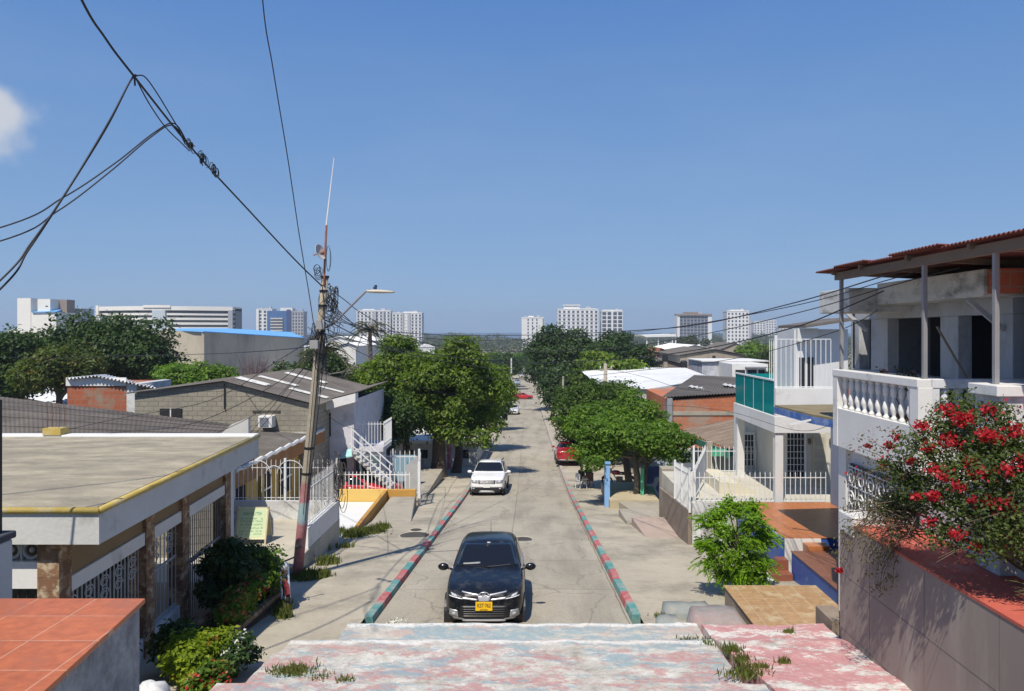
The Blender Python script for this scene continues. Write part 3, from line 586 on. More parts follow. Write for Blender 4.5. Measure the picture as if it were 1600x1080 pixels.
# ---- the black hatchback
def hatch():
    slope = math.atan(-.105)
    t = thing('parked_car', 'black hatchback with yellow number plate parked facing the painted steps', 'car', (X(756, 15.0), 15.0, G(16.5)+.03), group=None)
    BK = paint('black_car_paint', (.006, .007, .009), .25, .2)
    S = [(0.00, .34, .46, .56, .46, .53, .60, .38, .70), (.05, .24, .60, .68, .46, .64, .68, .46, .76), (.18, .19, .70, .765, .48, .73, .76, .52, .835), (.45, .18, .76, .81, .5, .77, .85, .56, .905), (.85, .18, .77, .815, .52, .785, .90, .60, .975), (1.02, .18, .77, .815, .54, .785, .915, .62, 1.01),
         (1.12, .18, .77, .815, .55, .785, .92, .63, 1.06), (1.72, .18, .77, .815, .56, .785, .945, .575, 1.43), (1.86, .18, .77, .815, .56, .785, .95, .575, 1.475), (2.5, .18, .77, .815, .56, .785, .96, .575, 1.505), (3.15, .19, .77, .815, .56, .78, .975, .56, 1.46), (3.42, .2, .76, .80, .56, .765, .98, .53, 1.40), (3.5, .24, .74, .785, .56, .75, .98, .50, 1.1), (3.6, .32, .64, .70, .56, .66, .85, .45, .93)]
    body, bvh = car_body(S, BK, t)
    patch(bvh, 'windscreen', CGLASS, t, [(-.66, 1.035), (.66, 1.035), (.50, 1.405), (-.50, 1.405)], nu=16, nv=10)
    for s in (-1, 1):
        sg = s < 0
        patch(bvh, 'side_window', CGLASS, t, [(1.30, 1.0), (2.22, 1.02), (2.22, 1.39), (1.78, 1.36)], 'x', neg=sg)
        patch(bvh, 'side_window', CGLASS, t, [(2.28, 1.02), (3.2, 1.05), (3.05, 1.36), (2.28, 1.39)], 'x', neg=sg)
        # headlight: swept back dark lens with bright bulb and blade
        hl = patch(bvh, 'headlight', BPLAST, t, [(s*.40, .655), (s*.70, .70), (s*.745, .80), (s*.50, .722)], nu=12, nv=6, off=.008)
        patch(bvh, 'lens', LAMPG, t, [(s*.52, .675), (s*.63, .695), (s*.66, .745), (s*.555, .715)], nu=6, nv=4, off=.014, parent=hl); patch(bvh, 'daytime_lamp', mat('lamp_strip', (.85, .87, .9), .15, .03, 3, bmp=0), t, [(s*.42, .64), (s*.69, .683), (s*.70, .698), (s*.42, .655)], nu=10, nv=2, off=.013, parent=hl)
        patch(bvh, 'chrome_strip', CHROME, t, [(s*.10, .702), (s*.44, .752), (s*.44, .765), (s*.10, .722)], nu=10, nv=2, off=.014)
        patch(bvh, 'chrome_strip', CHROME, t, [(s*.13, .615), (s*.43, .648), (s*.43, .676), (s*.13, .645)], nu=10, nv=2, off=.014)
        fb = patch(bvh, 'fog_lamp_bezel', SILVER, t, [(s*.50, .30), (s*.70, .33), (s*.67, .46), (s*.52, .44)], nu=8, nv=6, off=.010)
        patch(bvh, 'fog_lamp', LAMPG, t, [(s*.56, .355), (s*.62, .362), (s*.62, .405), (s*.56, .40)], nu=4, nv=4, off=.02, parent=fb)
        patch(bvh, 'bezel_tail', SILVER, t, [(s*.36, .265), (s*.60, .28), (s*.62, .32), (s*.42, .292)], nu=8, nv=3, off=.011)
        patch(bvh, 'door_handle', BK, t, [(2.05, .86), (2.2, .86), (2.2, .89), (2.05, .89)], 'x', nu=3, nv=2, off=.022, neg=sg)
        patch(bvh, 'window_trim', CHROME, t, [(1.25, .975), (3.2, 1.02), (3.2, 1.035), (1.25, .99)], 'x', nu=16, nv=1, off=.009, neg=sg)
        patch(bvh, 'sill_cladding', BPLAST, t, [(.62, .2), (2.9, .2), (2.9, .33), (.62, .33)], 'x', nu=16, nv=3, off=.012, neg=sg)
        mb = MB(); mb.tube([(s*.02, 1.06, 1.045), (s*.32, 1.11, 1.06), (s*.56 if s < 0 else .5, 1.145, 1.075)], .009, 5); part(mb, 'wiper', BPLAST, t, local=True)
    patch(bvh, 'grille', BPLAST, t, [(-.43, .655), (.43, .655), (.43, .745), (-.43, .745)], nu=14, nv=5, off=.007)
    gr = patch(bvh, 'lower_grille', BPLAST, t, [(-.50, .30), (.50, .30), (.46, .52), (-.46, .52)], nu=14, nv=6, off=.007)
    for z in (.33, .37, .41, .45, .49): patch(bvh, 'grille_slat', mat('slat_plastic', (.03, .03, .032), .3, .1, 4, bmp=0), t, [(-.46, z), (.46, z), (.46, z+.012), (-.46, z+.012)], nu=12, nv=1, off=.016, parent=gr)
    patch(bvh, 'grille_centre', CHROME, t, [(-.10, .60), (.10, .60), (.125, .70), (-.125, .70)], nu=6, nv=5, off=.012)
    patch(bvh, 'skid_bar', CHROME, t, [(-.42, .235), (.42, .235), (.42, .268), (-.42, .268)], nu=14, nv=2, off=.02); patch(bvh, 'skid_accent', mat('dark_red_plastic', (.16, .01, .05), .4, .1, 4, bmp=0), t, [(-.40, .195), (.40, .195), (.40, .222), (-.40, .222)], nu=14, nv=2, off=.012)
    # oval emblem with three letters in relief
    em = MB(); em.tube([(.085*math.cos(a), -.012+.02*0, .735+.035*math.sin(a)) for a in [i*math.pi/12 for i in range(25)]], .007, 6); e = part(em, 'emblem', CHROME, t, local=True, smooth=True)
    eb = MB(); eb.tube([(0, -.006, .735), (0, -.001, .735)], .033, 20); e2 = MB(); e2.add([(x*2.4, y, .735+(z-.735)) for x, y, z in eb.v], eb.f); part(e2, 'emblem_plate', BPLAST, e, local=True)
    text_mesh('emblem_letters', 'KIA', .05, CHROME, e, (0, -.016, .735), UPR, .003)
    yp = mat('yellow_plate', (.80, .47, .012), .45, .04, 6, bmp=0); h = bvh.ray_cast(Vector((0, -3, .50)), Vector((0, 1, 0)))[0].y
    pl = MB().box(-.165, .165, h-.03, h-.012, .435, .60); p = part(pl, 'number_plate', yp, t, local=True, bevel=.004)
    text_mesh('plate_letters', 'KST·762', .098, DARKM, p, (0, h-.033, .53), UPR, .002, sx=.78); text_mesh('plate_city', 'CARTAGENA', .026, DARKM, p, (0, h-.033, .455), UPR, .002)
    fr = MB(); fr.box(-.17, .17, h-.026, h-.01, .428, .434).box(-.17, .17, h-.026, h-.01, .601, .607); part(fr, 'frame', DARKM, p, local=True)
    an = MB().tube([(0, 3.18, 1.44), (0, 3.3, 1.68)], [.008, .004], 5); part(an, 'aerial', BPLAST, t, local=True)
    st = MB().box(-.30, -.02, 1.30, 1.32, 1.09, 1.12); patch(bvh, 'windscreen_glint_strip', mat('painted_glint', (.30, .30, .29), .6, .3, 12, bmp=0), t, [(-.50, 1.07), (-.14, 1.085), (-.14, 1.11), (-.50, 1.09)], nu=8, nv=2, off=.008); o = patch(bvh, 'mirror_base', BPLAST, t, [(-.04, 1.36), (.04, 1.36), (.04, 1.395), (-.04, 1.395)], nu=2, nv=2, off=.009)  # pale strip on the windscreen: a glint painted in as colour
    patch(bvh, 'registration_sticker', WHITE, t, [(-.02, 1.412), (.05, 1.412), (.05, 1.42), (-.02, 1.42)], nu=2, nv=1, off=.007)
    car_common(t, bvh, 3.6, 1.62, .285, .62, 2.98, .17, None, 1.20, 1.02, BK)
    t.rotation_euler = (slope, 0, math.radians(.4)); t.scale = (1, 1, 1.045); return t
hatch()
# ---- white sport utility car, facing the viewer on the left
def suv():
    t = thing('parked_car', 'white off-road car with dark grille and roof rails parked beyond the black hatchback', 'car', (X(760.5, 38.6), 38.6, G(40.5)+.02))
    WP = paint('white_car_paint', (.82, .82, .81), .35, .4)
    S = [(0, .36, .60, .72, .5, .68, .75, .5, .86), (.06, .28, .72, .80, .52, .75, .82, .6, .93), (.22, .24, .80, .87, .55, .83, .92, .66, 1.01), (.5, .24, .84, .90, .58, .865, 1.0, .70, 1.06), (1.0, .24, .84, .905, .6, .87, 1.04, .73, 1.12), (1.22, .24, .84, .905, .6, .87, 1.05, .74, 1.16),
         (1.32, .24, .84, .905, .62, .87, 1.06, .74, 1.20), (1.9, .24, .84, .905, .64, .87, 1.08, .66, 1.58), (2.05, .24, .84, .905, .64, .87, 1.09, .655, 1.62), (3.0, .24, .84, .905, .64, .87, 1.11, .655, 1.63), (3.9, .26, .84, .90, .64, .86, 1.12, .63, 1.58), (4.12, .28, .82, .88, .64, .84, 1.12, .60, 1.35), (4.2, .34, .78, .84, .64, .80, 1.05, .55, 1.12), (4.3, .42, .70, .76, .64, .7, .9, .5, 1.0)]
    body, bvh = car_body(S, WP, t)
    patch(bvh, 'windscreen', CGLASS, t, [(-.76, 1.18), (.76, 1.18), (.60, 1.56), (-.60, 1.56)], nu=16, nv=10)
    bw = patch(bvh, 'bumper_cladding', BPLAST, t, [(-.84, .27), (.84, .27), (.80, .56), (-.80, .56)], nu=20, nv=6, off=.012); patch(bvh, 'skid_plate', SILVER, t, [(-.42, .30), (.42, .30), (.36, .38), (-.36, .38)], nu=10, nv=3, off=.03, parent=bw)
    g = patch(bvh, 'grille', BPLAST, t, [(-.42, .70), (.42, .70), (.44, .87), (-.44, .87)], nu=12, nv=6, off=.012)
    for z in (.735, .785, .835): patch(bvh, 'grille_slat', CHROME, t, [(-.40, z), (.40, z), (.40, z+.012), (-.40, z+.012)], nu=12, nv=1, off=.02, parent=g)
    em = MB(); hy = bvh.ray_cast(Vector((0, -3, .8)), Vector((0, 1, 0)))[0].y; em.ext([(0, hy-.03, .71), (.055, hy-.03, .80), (0, hy-.03, .89), (-.055, hy-.03, .80)], (0, .02, 0)); part(em, 'emblem', CHROME, t, local=True, bevel=.006)
    yp = MB().box(-.17, .17, hy-.06, hy-.04, .53, .66); p = part(yp, 'number_plate', mat('white_plate', (.72, .72, .68), .4, .05, 7, bmp=0), t, local=True)
    for s in (-1, 1):
        sg = s < 0; hl = patch(bvh, 'headlight', mat('grey_lamp_glass', (.30, .31, .33), .12, .2, 10, bmp=0, coat=1), t, [(s*.46, .72), (s*.76, .74), (s*.80, .87), (s*.46, .87)], nu=8, nv=5, off=.012)
        patch(bvh, 'lens', LAMPG, t, [(s*.58, .76), (s*.70, .765), (s*.70, .85), (s*.58, .85)], nu=4, nv=4, off=.02, parent=hl); patch(bvh, 'fog_lamp', LAMPG, t, [(s*.62, .46), (s*.70, .465), (s*.70, .52), (s*.62, .515)], nu=3, nv=3, off=.022)
        for a, b_ in ((1.5, 2.5), (2.58, 3.4)): patch(bvh, 'side_window', CGLASS, t, [(a, 1.14), (b_, 1.16), (b_, 1.5), (a+(.4 if a < 2 else 0), 1.5)], 'x', neg=sg)
        patch(bvh, 'sill_cladding', BPLAST, t, [(.2, .28), (4.1, .28), (4.1, .46), (.2, .46)], 'x', nu=20, nv=3, off=.014, neg=sg)
        mb = MB(); mb.tube([(s*.62, 1.95, 1.58), (s*.62, 2.1, 1.67), (s*.62, 3.5, 1.67), (s*.62, 3.65, 1.6)], .022, 6); part(mb, 'roof_rail', BPLAST, t, local=True, smooth=True)
    patch(bvh, 'sunroof_panel', mat('roof_panel', (.55, .56, .57), .3, .05, 3, bmp=0), t, [(-.4, 2.2), (.4, 2.2), (.4, 2.5), (-.4, 2.5)], 'z', nu=6, nv=3, off=.01)
    car_common(t, bvh, 4.3, 1.82, .35, .85, 3.5, .21, None, 1.5, 1.14, WP); t.rotation_euler = (math.atan(-.085), 0, math.radians(-1.6)); t.scale = (1, 1, 1.07); return t
suv()
# ---- generic saloon for the other cars
def saloon(label, loc, rz, c, pname, pitch=0, proto=[]):
    t = thing('parked_car', label, 'car', loc, rz); WP = paint(pname, c, .3, .8)
    S = [(0, .34, .55, .66, .45, .62, .62, .45, .70), (.08, .24, .68, .77, .47, .72, .70, .55, .78), (.3, .2, .77, .82, .5, .78, .78, .62, .86), (1.0, .19, .79, .83, .5, .79, .86, .64, .95), (1.2, .19, .79, .83, .5, .79, .88, .65, 1.0), (1.95, .19, .79, .83, .52, .79, .92, .55, 1.36), (2.1, .19, .79, .83, .52, .79, .92, .55, 1.40), (2.8, .19, .79, .83, .52, .79, .94, .55, 1.39), (3.45, .2, .79, .83, .52, .78, .96, .6, 1.06), (3.6, .2, .79, .83, .52, .78, .96, .62, 1.02), (4.1, .24, .76, .80, .5, .75, .92, .6, .99), (4.2, .34, .66, .7, .5, .66, .8, .5, .9)]
    body, bvh = car_body(S, WP, t); patch(bvh, 'windscreen', CGLASS, t, [(-.66, 1.02), (.66, 1.02), (.5, 1.33), (-.5, 1.33)]); patch(bvh, 'rear_window', CGLASS, t, [(-.6, 1.09), (.6, 1.09), (.48, 1.33), (-.48, 1.33)], '-y')
    for s in (-1, 1):
        for a, b_, c_, d in ((1.5, 2.35, 2.35, 2.0), (2.42, 3.2, 2.95, 2.42)): patch(bvh, 'side_window', CGLASS, t, [(a, .98), (b_, 1.0), (c_, 1.33), (d, 1.32)], 'x', neg=s < 0)
        patch(bvh, 'headlight', LAMPG, t, [(s*.48, .60), (s*.68, .62), (s*.70, .72), (s*.48, .70)], nu=5, nv=4, off=.01); patch(bvh, 'tail_light', mat('red_lamp', (.35, .01, .01), .2, .1, 8, bmp=0), t, [(s*.45, .72), (s*.64, .72), (s*.66, .84), (s*.45, .84)], '-y', nu=5, nv=4, off=.01)
        patch(bvh, 'door_handle', CHROME, t, [(2.15, .84), (2.3, .84), (2.3, .87), (2.15, .87)], 'x', nu=3, nv=2, off=.022, neg=s < 0); patch(bvh, 'door_seam', BPLAST, t, [(2.38, .3), (2.392, .3), (2.392, .95), (2.38, .95)], 'x', nu=1, nv=10, off=.003, neg=s < 0)
    patch(bvh, 'grille', BPLAST, t, [(-.4, .46), (.4, .46), (.42, .62), (-.42, .62)], off=.01); patch(bvh, 'bumper', SILVER, t, [(-.7, .27), (.7, .27), (.7, .36), (-.7, .36)], '-y', off=.015); patch(bvh, 'sill_cladding', BPLAST, t, [(.7, .22), (3.3, .22), (3.3, .3), (.7, .3)], 'x', off=.01)
    car_common(t, bvh, 4.2, 1.66, .3, .78, 3.32, .18, None, 1.45, 1.0, WP); t.rotation_euler = (pitch, 0, rz); return t
redc = (.50, .012, .022)
# red car in the yard behind the white fence: side on, bonnet to the right
saloon('red saloon parked side on in the yard behind the white spiked fence', (X(628, 36.2), 36.0, H(7.98)), math.radians(90), redc, 'red_car_paint')
saloon('dark red saloon parked on the right pavement half hidden by the spreading tree', (2.72, 55.6, G(53)+.04), math.radians(180), (.34, .012, .02), 'dark_red_car_paint', math.atan(-.06)*-1)
saloon('red car crossing the far intersection at the end of the street', (X(833, 155), 153.5, G(155)), math.radians(90), redc, 'red_car_paint')
saloon('white car with black front parked at the left kerb before the far intersection', (X(802, 112), 112, G(113)), 0, (.66, .66, .65), 'plain_white_car_paint')
saloon('pale blue car parked on the street beyond the far intersection', (X(808, 215), 215, G(215)+.05), 0, (.30, .38, .48), 'pale_blue_car_paint'); saloon('silver car farthest away on the street beyond the far intersection', (X(815, 262), 262, G(262)+.05), 0, (.5, .5, .5), 'silver_car_paint')
# ---- motorcycles
def motorcycle(label, loc, rz, c, pname):
    t = thing('motorcycle', label, 'motorcycle', loc, rz); PM = paint(pname, c, .25)
    for y in (0, 1.25):
        mb = MB(); mb.tube([(0, y+.27*math.cos(a), .29+.27*math.sin(a)) for a in [i*math.pi/14 for i in range(29)]], .045, 8); w = mb.build('wheel', BLACK, t, local=True, smooth=True); WM[w.name] = WM[t.name]
        mb = MB(); mb.disc((0, y, .29), .06, 'x', .1, 12)
        for k in range(5): a = k*1.2566; mb.bar((0, y, .29), (0, y+.25*math.cos(a), .29+.25*math.sin(a)), .03, .015)
        mb.build('rim', SILVER, w, local=True)
    mb = MB(); mb.ell((0, .78, .80), (.13, .27, .13), 14, 8); part(mb, 'fuel_tank', PM, t, local=True, smooth=True)
    mb = MB(); mb.ell((0, .25, .80), (.13, .42, .06), 12, 6); part(mb, 'seat', mat('seat_vinyl', (.02, .02, .02), .5, .1, 4), t, local=True, smooth=True)
    mb = MB(); mb.tube([(0, 1.0, .85), (0, .75, .45), (0, .3, .40), (0, 0, .29)], .028, 6).tube([(0, .1, .72), (0, .8, .7)], .03, 6).tube([(.1, 0, .3), (.1, .12, .7)], .025, 6).tube([(-.1, 0, .3), (-.1, .12, .7)], .025, 6); part(mb, 'frame', DARKM, t, local=True)
    mb = MB(); mb.box(-.13, .13, .42, .75, .28, .58).tube([(.13, .65, .4), (.16, .3, .27), (.16, -.1, .32)], .04, 8); part(mb, 'engine', mat('engine_metal', (.14, .14, .14), .4, .3, 9, metal=.7), t, local=True, bevel=.02)
    for s in (-1, 1): mb = MB(); mb.tube([(s*.08, 1.25, .29), (s*.08, 1.02, .95)], .025, 6); part(mb, 'fork', CHROME, t, local=True)
    mb = MB(); mb.tube([(-.36, .86, 1.08), (-.2, .95, 1.04), (0, 1.0, 1.0), (.2, .95, 1.04), (.36, .86, 1.08)], .018, 6); part(mb, 'handlebar', DARKM, t, local=True)
    for s in (-1, 1):
        mb = MB(); mb.tube([(s*.24, .92, 1.06), (s*.30, .92, 1.22)], .008, 5).ell((s*.32, .92, 1.25), (.07, .02, .05), 10, 6); part(mb, 'mirror', DARKM, t, local=True)
    mb = MB(); mb.ell((0, 1.08, .92), (.1, .1, .1), 12, 8); part(mb, 'headlight', LAMPG, t, local=True, smooth=True); mb = MB(); mb.tube([(0, 1.25+.33*math.cos(a), .29+.33*math.sin(a)) for a in [.5+i*.2 for i in range(9)]], [.05]*9, 6); part(mb, 'front_fender', PM, t, local=True)
    mb = MB(); mb.tube([(0, .33*math.cos(a), .3+.33*math.sin(a)) for a in [1.2+i*.2 for i in range(9)]], [.06]*9, 6).box(-.07, .07, -.34, -.30, .55, .72); part(mb, 'rear_fender', PM, t, local=True); return t
motorcycle('dark red motorcycle parked behind the flowering shrubs of the stone planter', (-5.68, 17.25, G(17)+.1), math.radians(208), (.16, .015, .015), 'maroon_bike_paint')
motorcycle('red motorcycle standing in the shade behind the pale blue post', (X(985, 41), 41, G(41)+.12), math.radians(75), (.35, .012, .012), 'red_bike_paint')
# ================================================================ left side of the street
TILE_OR = mat_brick('orange_glazed_tile', (.44, .12, .04), (.50, .145, .05), (.58, .36, .24), .53, .53, .006, off=0, wall=False, rough=.45, bmp=.2, patch=(.37, .12, .055), pamt=.3, psc=1.3)
OLDWALL = mat('old_grey_white_render', (.40, .41, .42), .92, .2, 1.5, dirt=(.11, .11, .11), damt=.7, dsc=2.4, bmp=.5)
CREAMW = mat('pale_render', (.56, .55, .51), .8, .1, 1, dirt=(.3, .28, .24), damt=.2)
YELC = mat('yellow_cornice_paint', (.50, .37, .09), .6, .12, 3, dirt=(.5, .46, .36), damt=.35, dsc=3)
BEAMSHADE = mat('brown_beam_shade', (.26, .17, .075), .7, .12, 2)  # brown of the band above the lintels has the fascia's shadow painted in
STONE = mat_brick('stone_cladding', (.42, .26, .13), (.14, .055, .03), (.20, .11, .06), .23, .19, .014, patch=(.50, .40, .27), pamt=.3, rough=.8, psc=5.5, bmp=.8)
ROOFC = mat('weathered_concrete_roof', (.40, .35, .25), .95, .3, 2.2, dirt=(.17, .15, .115), damt=.8, dsc=1.5, stretch=(.6, 1.3, 1), bmp=.5)
# near terrace with the orange tiles
t = thing('terrace_parapet', 'orange tiled terrace top on a stained grey white wall in the near left corner', 'terrace', (-5, 5, G(5)))
pl = [(-3.53, 7.0), (-3.31, 5.2), (-3.1, 3.2), (-7.5, 3.2), (-7.5, 7.0)][::-1]
part(MB().prism(pl, H(2.47), H(6.2)), 'wall', OLDWALL, t, bevel=.03)
part(MB().prism([(-3.50, 7.03), (-3.28, 5.2), (-3.07, 3.17), (-7.5, 3.17), (-7.5, 7.03)][::-1], H(2.43), H(2.475)), 'tiled_top', TILE_OR, t, bevel=.008)
t = thing('boundary_wall', 'narrow white wall with dark coping and black post at the left edge of the photo', 'wall', (-6.2, 8.6, G(8.6)))
part(B(-7.4, -5.90, 8.5, 8.8, H(2.36), H(6)), 'wall', CREAMW, t, bevel=.02); part(B(-7.4, -5.88, 8.46, 8.84, H(2.27), H(2.355)), 'coping', mat('dark_slate', (.06, .06, .07), .8, .2, 3), t, bevel=.02)
part(B(-6.3, -5.985, 8.55, 8.75, H(.76), H(2.268)), 'post', DARKM, t, bevel=.01)
mb = MB(); mb.ell((X(236, 9.4), 9.4, Z(1096, 9.4)), (.24, .2, .24), 16, 10); mb.v = [(x+.03*math.sin(y*31+z*17), y, z+.02*math.sin(x*40)) for x, y, z in mb.v]
tag(mb.build('painted_stone', WHITE2, smooth=True), 'rounded whitewashed stone at the foot of the grey white wall', 'stone')
# ---- flat roofed house with the stone clad columns
t = thing('flat_roof_house', 'low house with flat grey concrete roof, yellow cornice and stone clad porch columns', 'house', (-9, 14, H(5.75)))
fx = lambda y, d=0: -5.0-d-.0625*y
Y0, Y1 = 10.08, 17.35; XF = -12.9
roof = [(fx(Y0), Y0), (fx(Y1), Y1), (-14.2, Y1), (-13.4, 15.4), (XF, Y0)]
part(MB().prism(roof, H(2.33), H(2.78)), 'roof', CREAMW, t)
inn = [(fx(Y0, .10), Y0+.10), (fx(Y1-.3, .10), Y1-.34), (-14.0, Y1-.34), (-13.25, 15.4), (XF, Y0+.10)]
part(MB().prism(inn, H(2.318), H(2.335)), 'roof_screed', ROOFC, t)
mb = MB(); path = [(XF, Y0), (fx(Y0), Y0), (fx(Y1), Y1)]
for (a, b_) in ((path[0], path[1]), (path[1], path[2])):
    A = Vector((*a, 0)); Bv = Vector((*b_, 0)); mb.tube([Vector((A.x, A.y, H(2.335))), Vector((Bv.x, Bv.y, H(2.335)))], .046, 10)
part(mb, 'cornice', YELC, t, smooth=True)
part(MB().prism([(fx(Y1-.3), Y1-.33), (fx(Y1), Y1+.02), (-14.2, Y1+.02), (-14.0, Y1-.33)], H(2.27), H(2.335)), 'rear_coping', WHITE, t, bevel=.02)
cl = lambda y: fx(y, .62)
cw = .3
for i, (ya, yb) in enumerate([(10.26, 10.58), (12.94, 13.28), (14.52, 14.87), (16.99, 17.33)]):
    p = [(cl(ya), ya), (cl(yb), yb), (cl(yb)-cw, yb), (cl(ya)-cw, ya)]; part(MB().prism(p, H(2.785), H(5.9)), 'column', STONE, t, bevel=.008)
def seg(ya, yb, d0, d1, h0, h1): return MB().prism([(cl(ya)-d0, ya), (cl(yb)-d0, yb), (cl(yb)-d1, yb), (cl(ya)-d1, ya)], H(h0), H(h1))
part(seg(10.26, 17.33, -.02, .32, 2.782, 2.80), 'soffit_strip', BEAMSHADE, t)
for n_, (ya, yb) in enumerate([(10.58, 12.94), (13.28, 14.52), (14.87, 16.99)]):
    part(seg(ya, yb, .06, .26, 2.80, 3.36), 'beam', BEAMSHADE, t); part(seg(ya, yb, .02, .24, 3.363, 3.58), 'lintel', WHITE, t, bevel=.01)
    if n_ < 2: part(seg(ya, yb, .05, .22, 5.15, 5.78), 'low_wall', WHITE2, t)
GRILLM = mat('pale_grey_metal', (.42, .43, .43), .5, .1, 3, bmp=0)
def grille(t, ya, yb, h0, h1, name, gap=.12, mid=None, scroll=True):
    mb = MB(); n = int((yb-ya)/gap)
    for i in range(n+1): y = ya+(yb-ya)*i/n; mb.bar((cl(y)-.13, y, H(h0)), (cl(y)-.13, y, H(h1)), .016)
    for h in [h0+.04, h1-.04]+(mid or []): mb.bar((cl(ya)-.13, ya, H(h)), (cl(yb)-.13, yb, H(h)), .035)
    if scroll:
        k = max(2, int((yb-ya)/.42))
        for i in range(k):
            for hh in (h0+.22, h0+.42):
                yc = ya+(yb-ya)*(i+.5)/k; mb.tube([(cl(yc)-.13, yc+.13*math.cos(a)*(1-a/14), H(hh)+.10*math.sin(a)*(1-a/14)) for a in [j*.5 for j in range(19)]], .011, 5)
    return part(mb, name, GRILLM if name != 'gate' else GREYM, t)
grille(t, 10.6, 12.92, 3.58, 5.14, 'window_grille'); grille(t, 13.3, 14.5, 3.58, 5.14, 'window_grille', .16, [4.2]); grille(t, 14.9, 16.4, 3.58, 5.7, 'gate', .11, [4.5, 4.56], False); grille(t, 16.42, 16.97, 3.58, 5.7, 'gate', .11, [4.5], False)
# house front behind the porch, side panels, floor
part(B(-12.9, -8.6, 10.5, 17.2, H(2.785), H(5.8)), 'wall', mat('dull_green_wall', (.16, .15, .12), .9, .15, 1), t)
for a, b_, hh0, hh1, nm in ((11.2, 12.6, 3.4, 4.9, 'window'), (13.7, 14.6, 3.3, 5.6, 'door'), (15.3, 16.7, 3.4, 4.9, 'window')): w = part(B(-8.62, -8.57, a, b_, H(hh0), H(hh1)), nm, DARKIN if nm == 'window' else mat('dark_wood', (.07, .035, .02), .6, .2, 4), t); part(B(-8.61, -8.55, a-.06, a, H(hh0), H(hh1)), 'frame', WHITE, w)
part(B(-8.6, -6.0, 10.3, 17.3, H(5.62), H(6.1)), 'porch_floor', mat_brick('porch_tile', (.30, .2, .13), (.26, .17, .11), (.2, .16, .12), .3, .3, .01, off=0, wall=False, rough=.5), t)
part(B(-8.5, cl(10.3)-.31, 10.32, 10.5, H(3.08), H(3.44)), 'parapet_panel', WHITE, t)
mb = MB()
for i in range(7):
    for j in (0,):
        xx = cl(10.3)-.45-i*.27; mb.tube([(xx+.11*math.cos(a), 10.4, H(2.94)+.11*math.sin(a)) for a in [k*math.pi/6 for k in range(13)]], .028, 5); mb.bar((xx-.13, 10.4, H(2.79)), (xx-.13, 10.4, H(3.08)), .03, .06); mb.ell((xx, 10.4, H(2.94)), (.04, .03, .04), 8, 5)
part(mb, 'pierced_block_panel', mat('grey_block_paint', (.42, .43, .42), .8, .15, 3), t)
mb = MB()
for i in range(16): xx = cl(10.3)-.4-i*.12; mb.bar((xx, 10.4, H(3.44)), (xx, 10.4, H(5.7)), .02)
part(mb, 'side_grille', DARKM, t)
part(B(-6.98, -6.78, 17.5, 17.7, H(2.785), H(5.9)), 'corner_post', WHITE, t)
mb = B(-10.75, -10.35, 17.0, 17.3, H(2.27), H(2.12)); sb = part(mb, 'column_stub', YELC, t)
mb = MB()
for dx, dy in ((0, 0), (.26, 0), (0, .18), (.26, .18)): x0 = -10.68+dx; mb.tube([(x0, 17.06+dy, H(2.12)), (x0+.02, 17.06+dy, H(1.85)), (x0-.01, 17.06+dy, H(1.56))], .008, 4)
mb.build('rebar', RUST, sb)
# ---- planter, shrubs, flowers
t = thing('planter', 'low brown stone planter along the pavement in front of the porch gate', 'planter', (-5.7, 15, G(15)))
pp = [(-5.42, 13.2), (-5.20, 16.5), (-6.15, 16.7), (-6.35, 13.2)]
mb = MB()
for (a, b_) in zip(pp, pp[1:]+pp[:1]): mb.wall(a, b_, G(15)-.45, G(15)+.32, G(15)-.45, G(15)+.30, .13)
part(mb, 'stone_edge', STONE, t, bevel=.01); part(MB().prism([(x*.98-.1, y) for x, y in pp], G(15)+.1, G(15)+.22), 'soil', mat('soil', (.06, .045, .03), 1, .3, 5), t)
def shrub(label, c, r, k, n, size, lm, group=None, fl=None, rc=.3, name='shrub', stems=5, seed=0, cat='shrub'):
    base = (c[0], c[1], c[2]-r[2]); t = thing(name, label, cat, base, group=group); cs = clumps(c, r, k, rc, .8, seed); q = random.Random(seed); mb = MB()
    for i in range(stems): e = cs[i % len(cs)]; mb.tube([Vector(base)+Vector((q.uniform(-.08, .08), q.uniform(-.08, .08), -.1)), Vector(base).lerp(Vector(e[:3]), .5)+Vector((q.uniform(-.05, .05), 0, .05)), e[:3]], [.022, .015, .007], 5)
    part(mb, 'stems', BARK, t); C, Nn, S = leaf_cloud(cs, n, size); leaf_obj('foliage', C, Nn, S, lm, t)
    for (fm, cnt, fs, per) in (fl or []):
        cc = []
        for i in range(cnt):
            e = q.choice(cs); d = Vector((q.gauss(0, 1), q.gauss(0, 1)-.5, q.gauss(0, 1)+.5)).normalized(); p = Vector((e[0]+d.x*e[3]*1.08, e[1]+d.y*e[4]*1.08, e[2]+d.z*e[5]*1.1))
            for _ in range(per): cc.append(p+Vector((q.gauss(0, 1), q.gauss(0, 1), q.gauss(0, 1)))*fs*.9)
        C = np.array(cc); leaf_obj('flowers', C, NR.normal(size=C.shape)+np.array([0, -.6, .6]), NR.uniform(.7, 1.2, len(C))*fs, fm, t, .7)
    return t
FRED = mat_leaf('red_petal', (.30, .012, .012), (.50, .03, .03), (.62, .10, .06), .3); FWHITE = mat_leaf('white_petal', (.65, .66, .64), (.8, .8, .78), None, .3); FORG = mat_leaf('coral_petal', (.40, .10, .05), (.52, .20, .12), None, .3)
shrub('large dark green shrub in front of the porch gate of the flat roofed house', (-5.98, 15.6, H(4.85)), (.52, .9, .72), 26, 9000, .055, LB2, seed=4)
shrub('mid green shrub at the far end of the stone planter', (-5.80, 16.1, H(4.98)), (.3, .45, .5), 14, 4200, .05, LB3, seed=5)
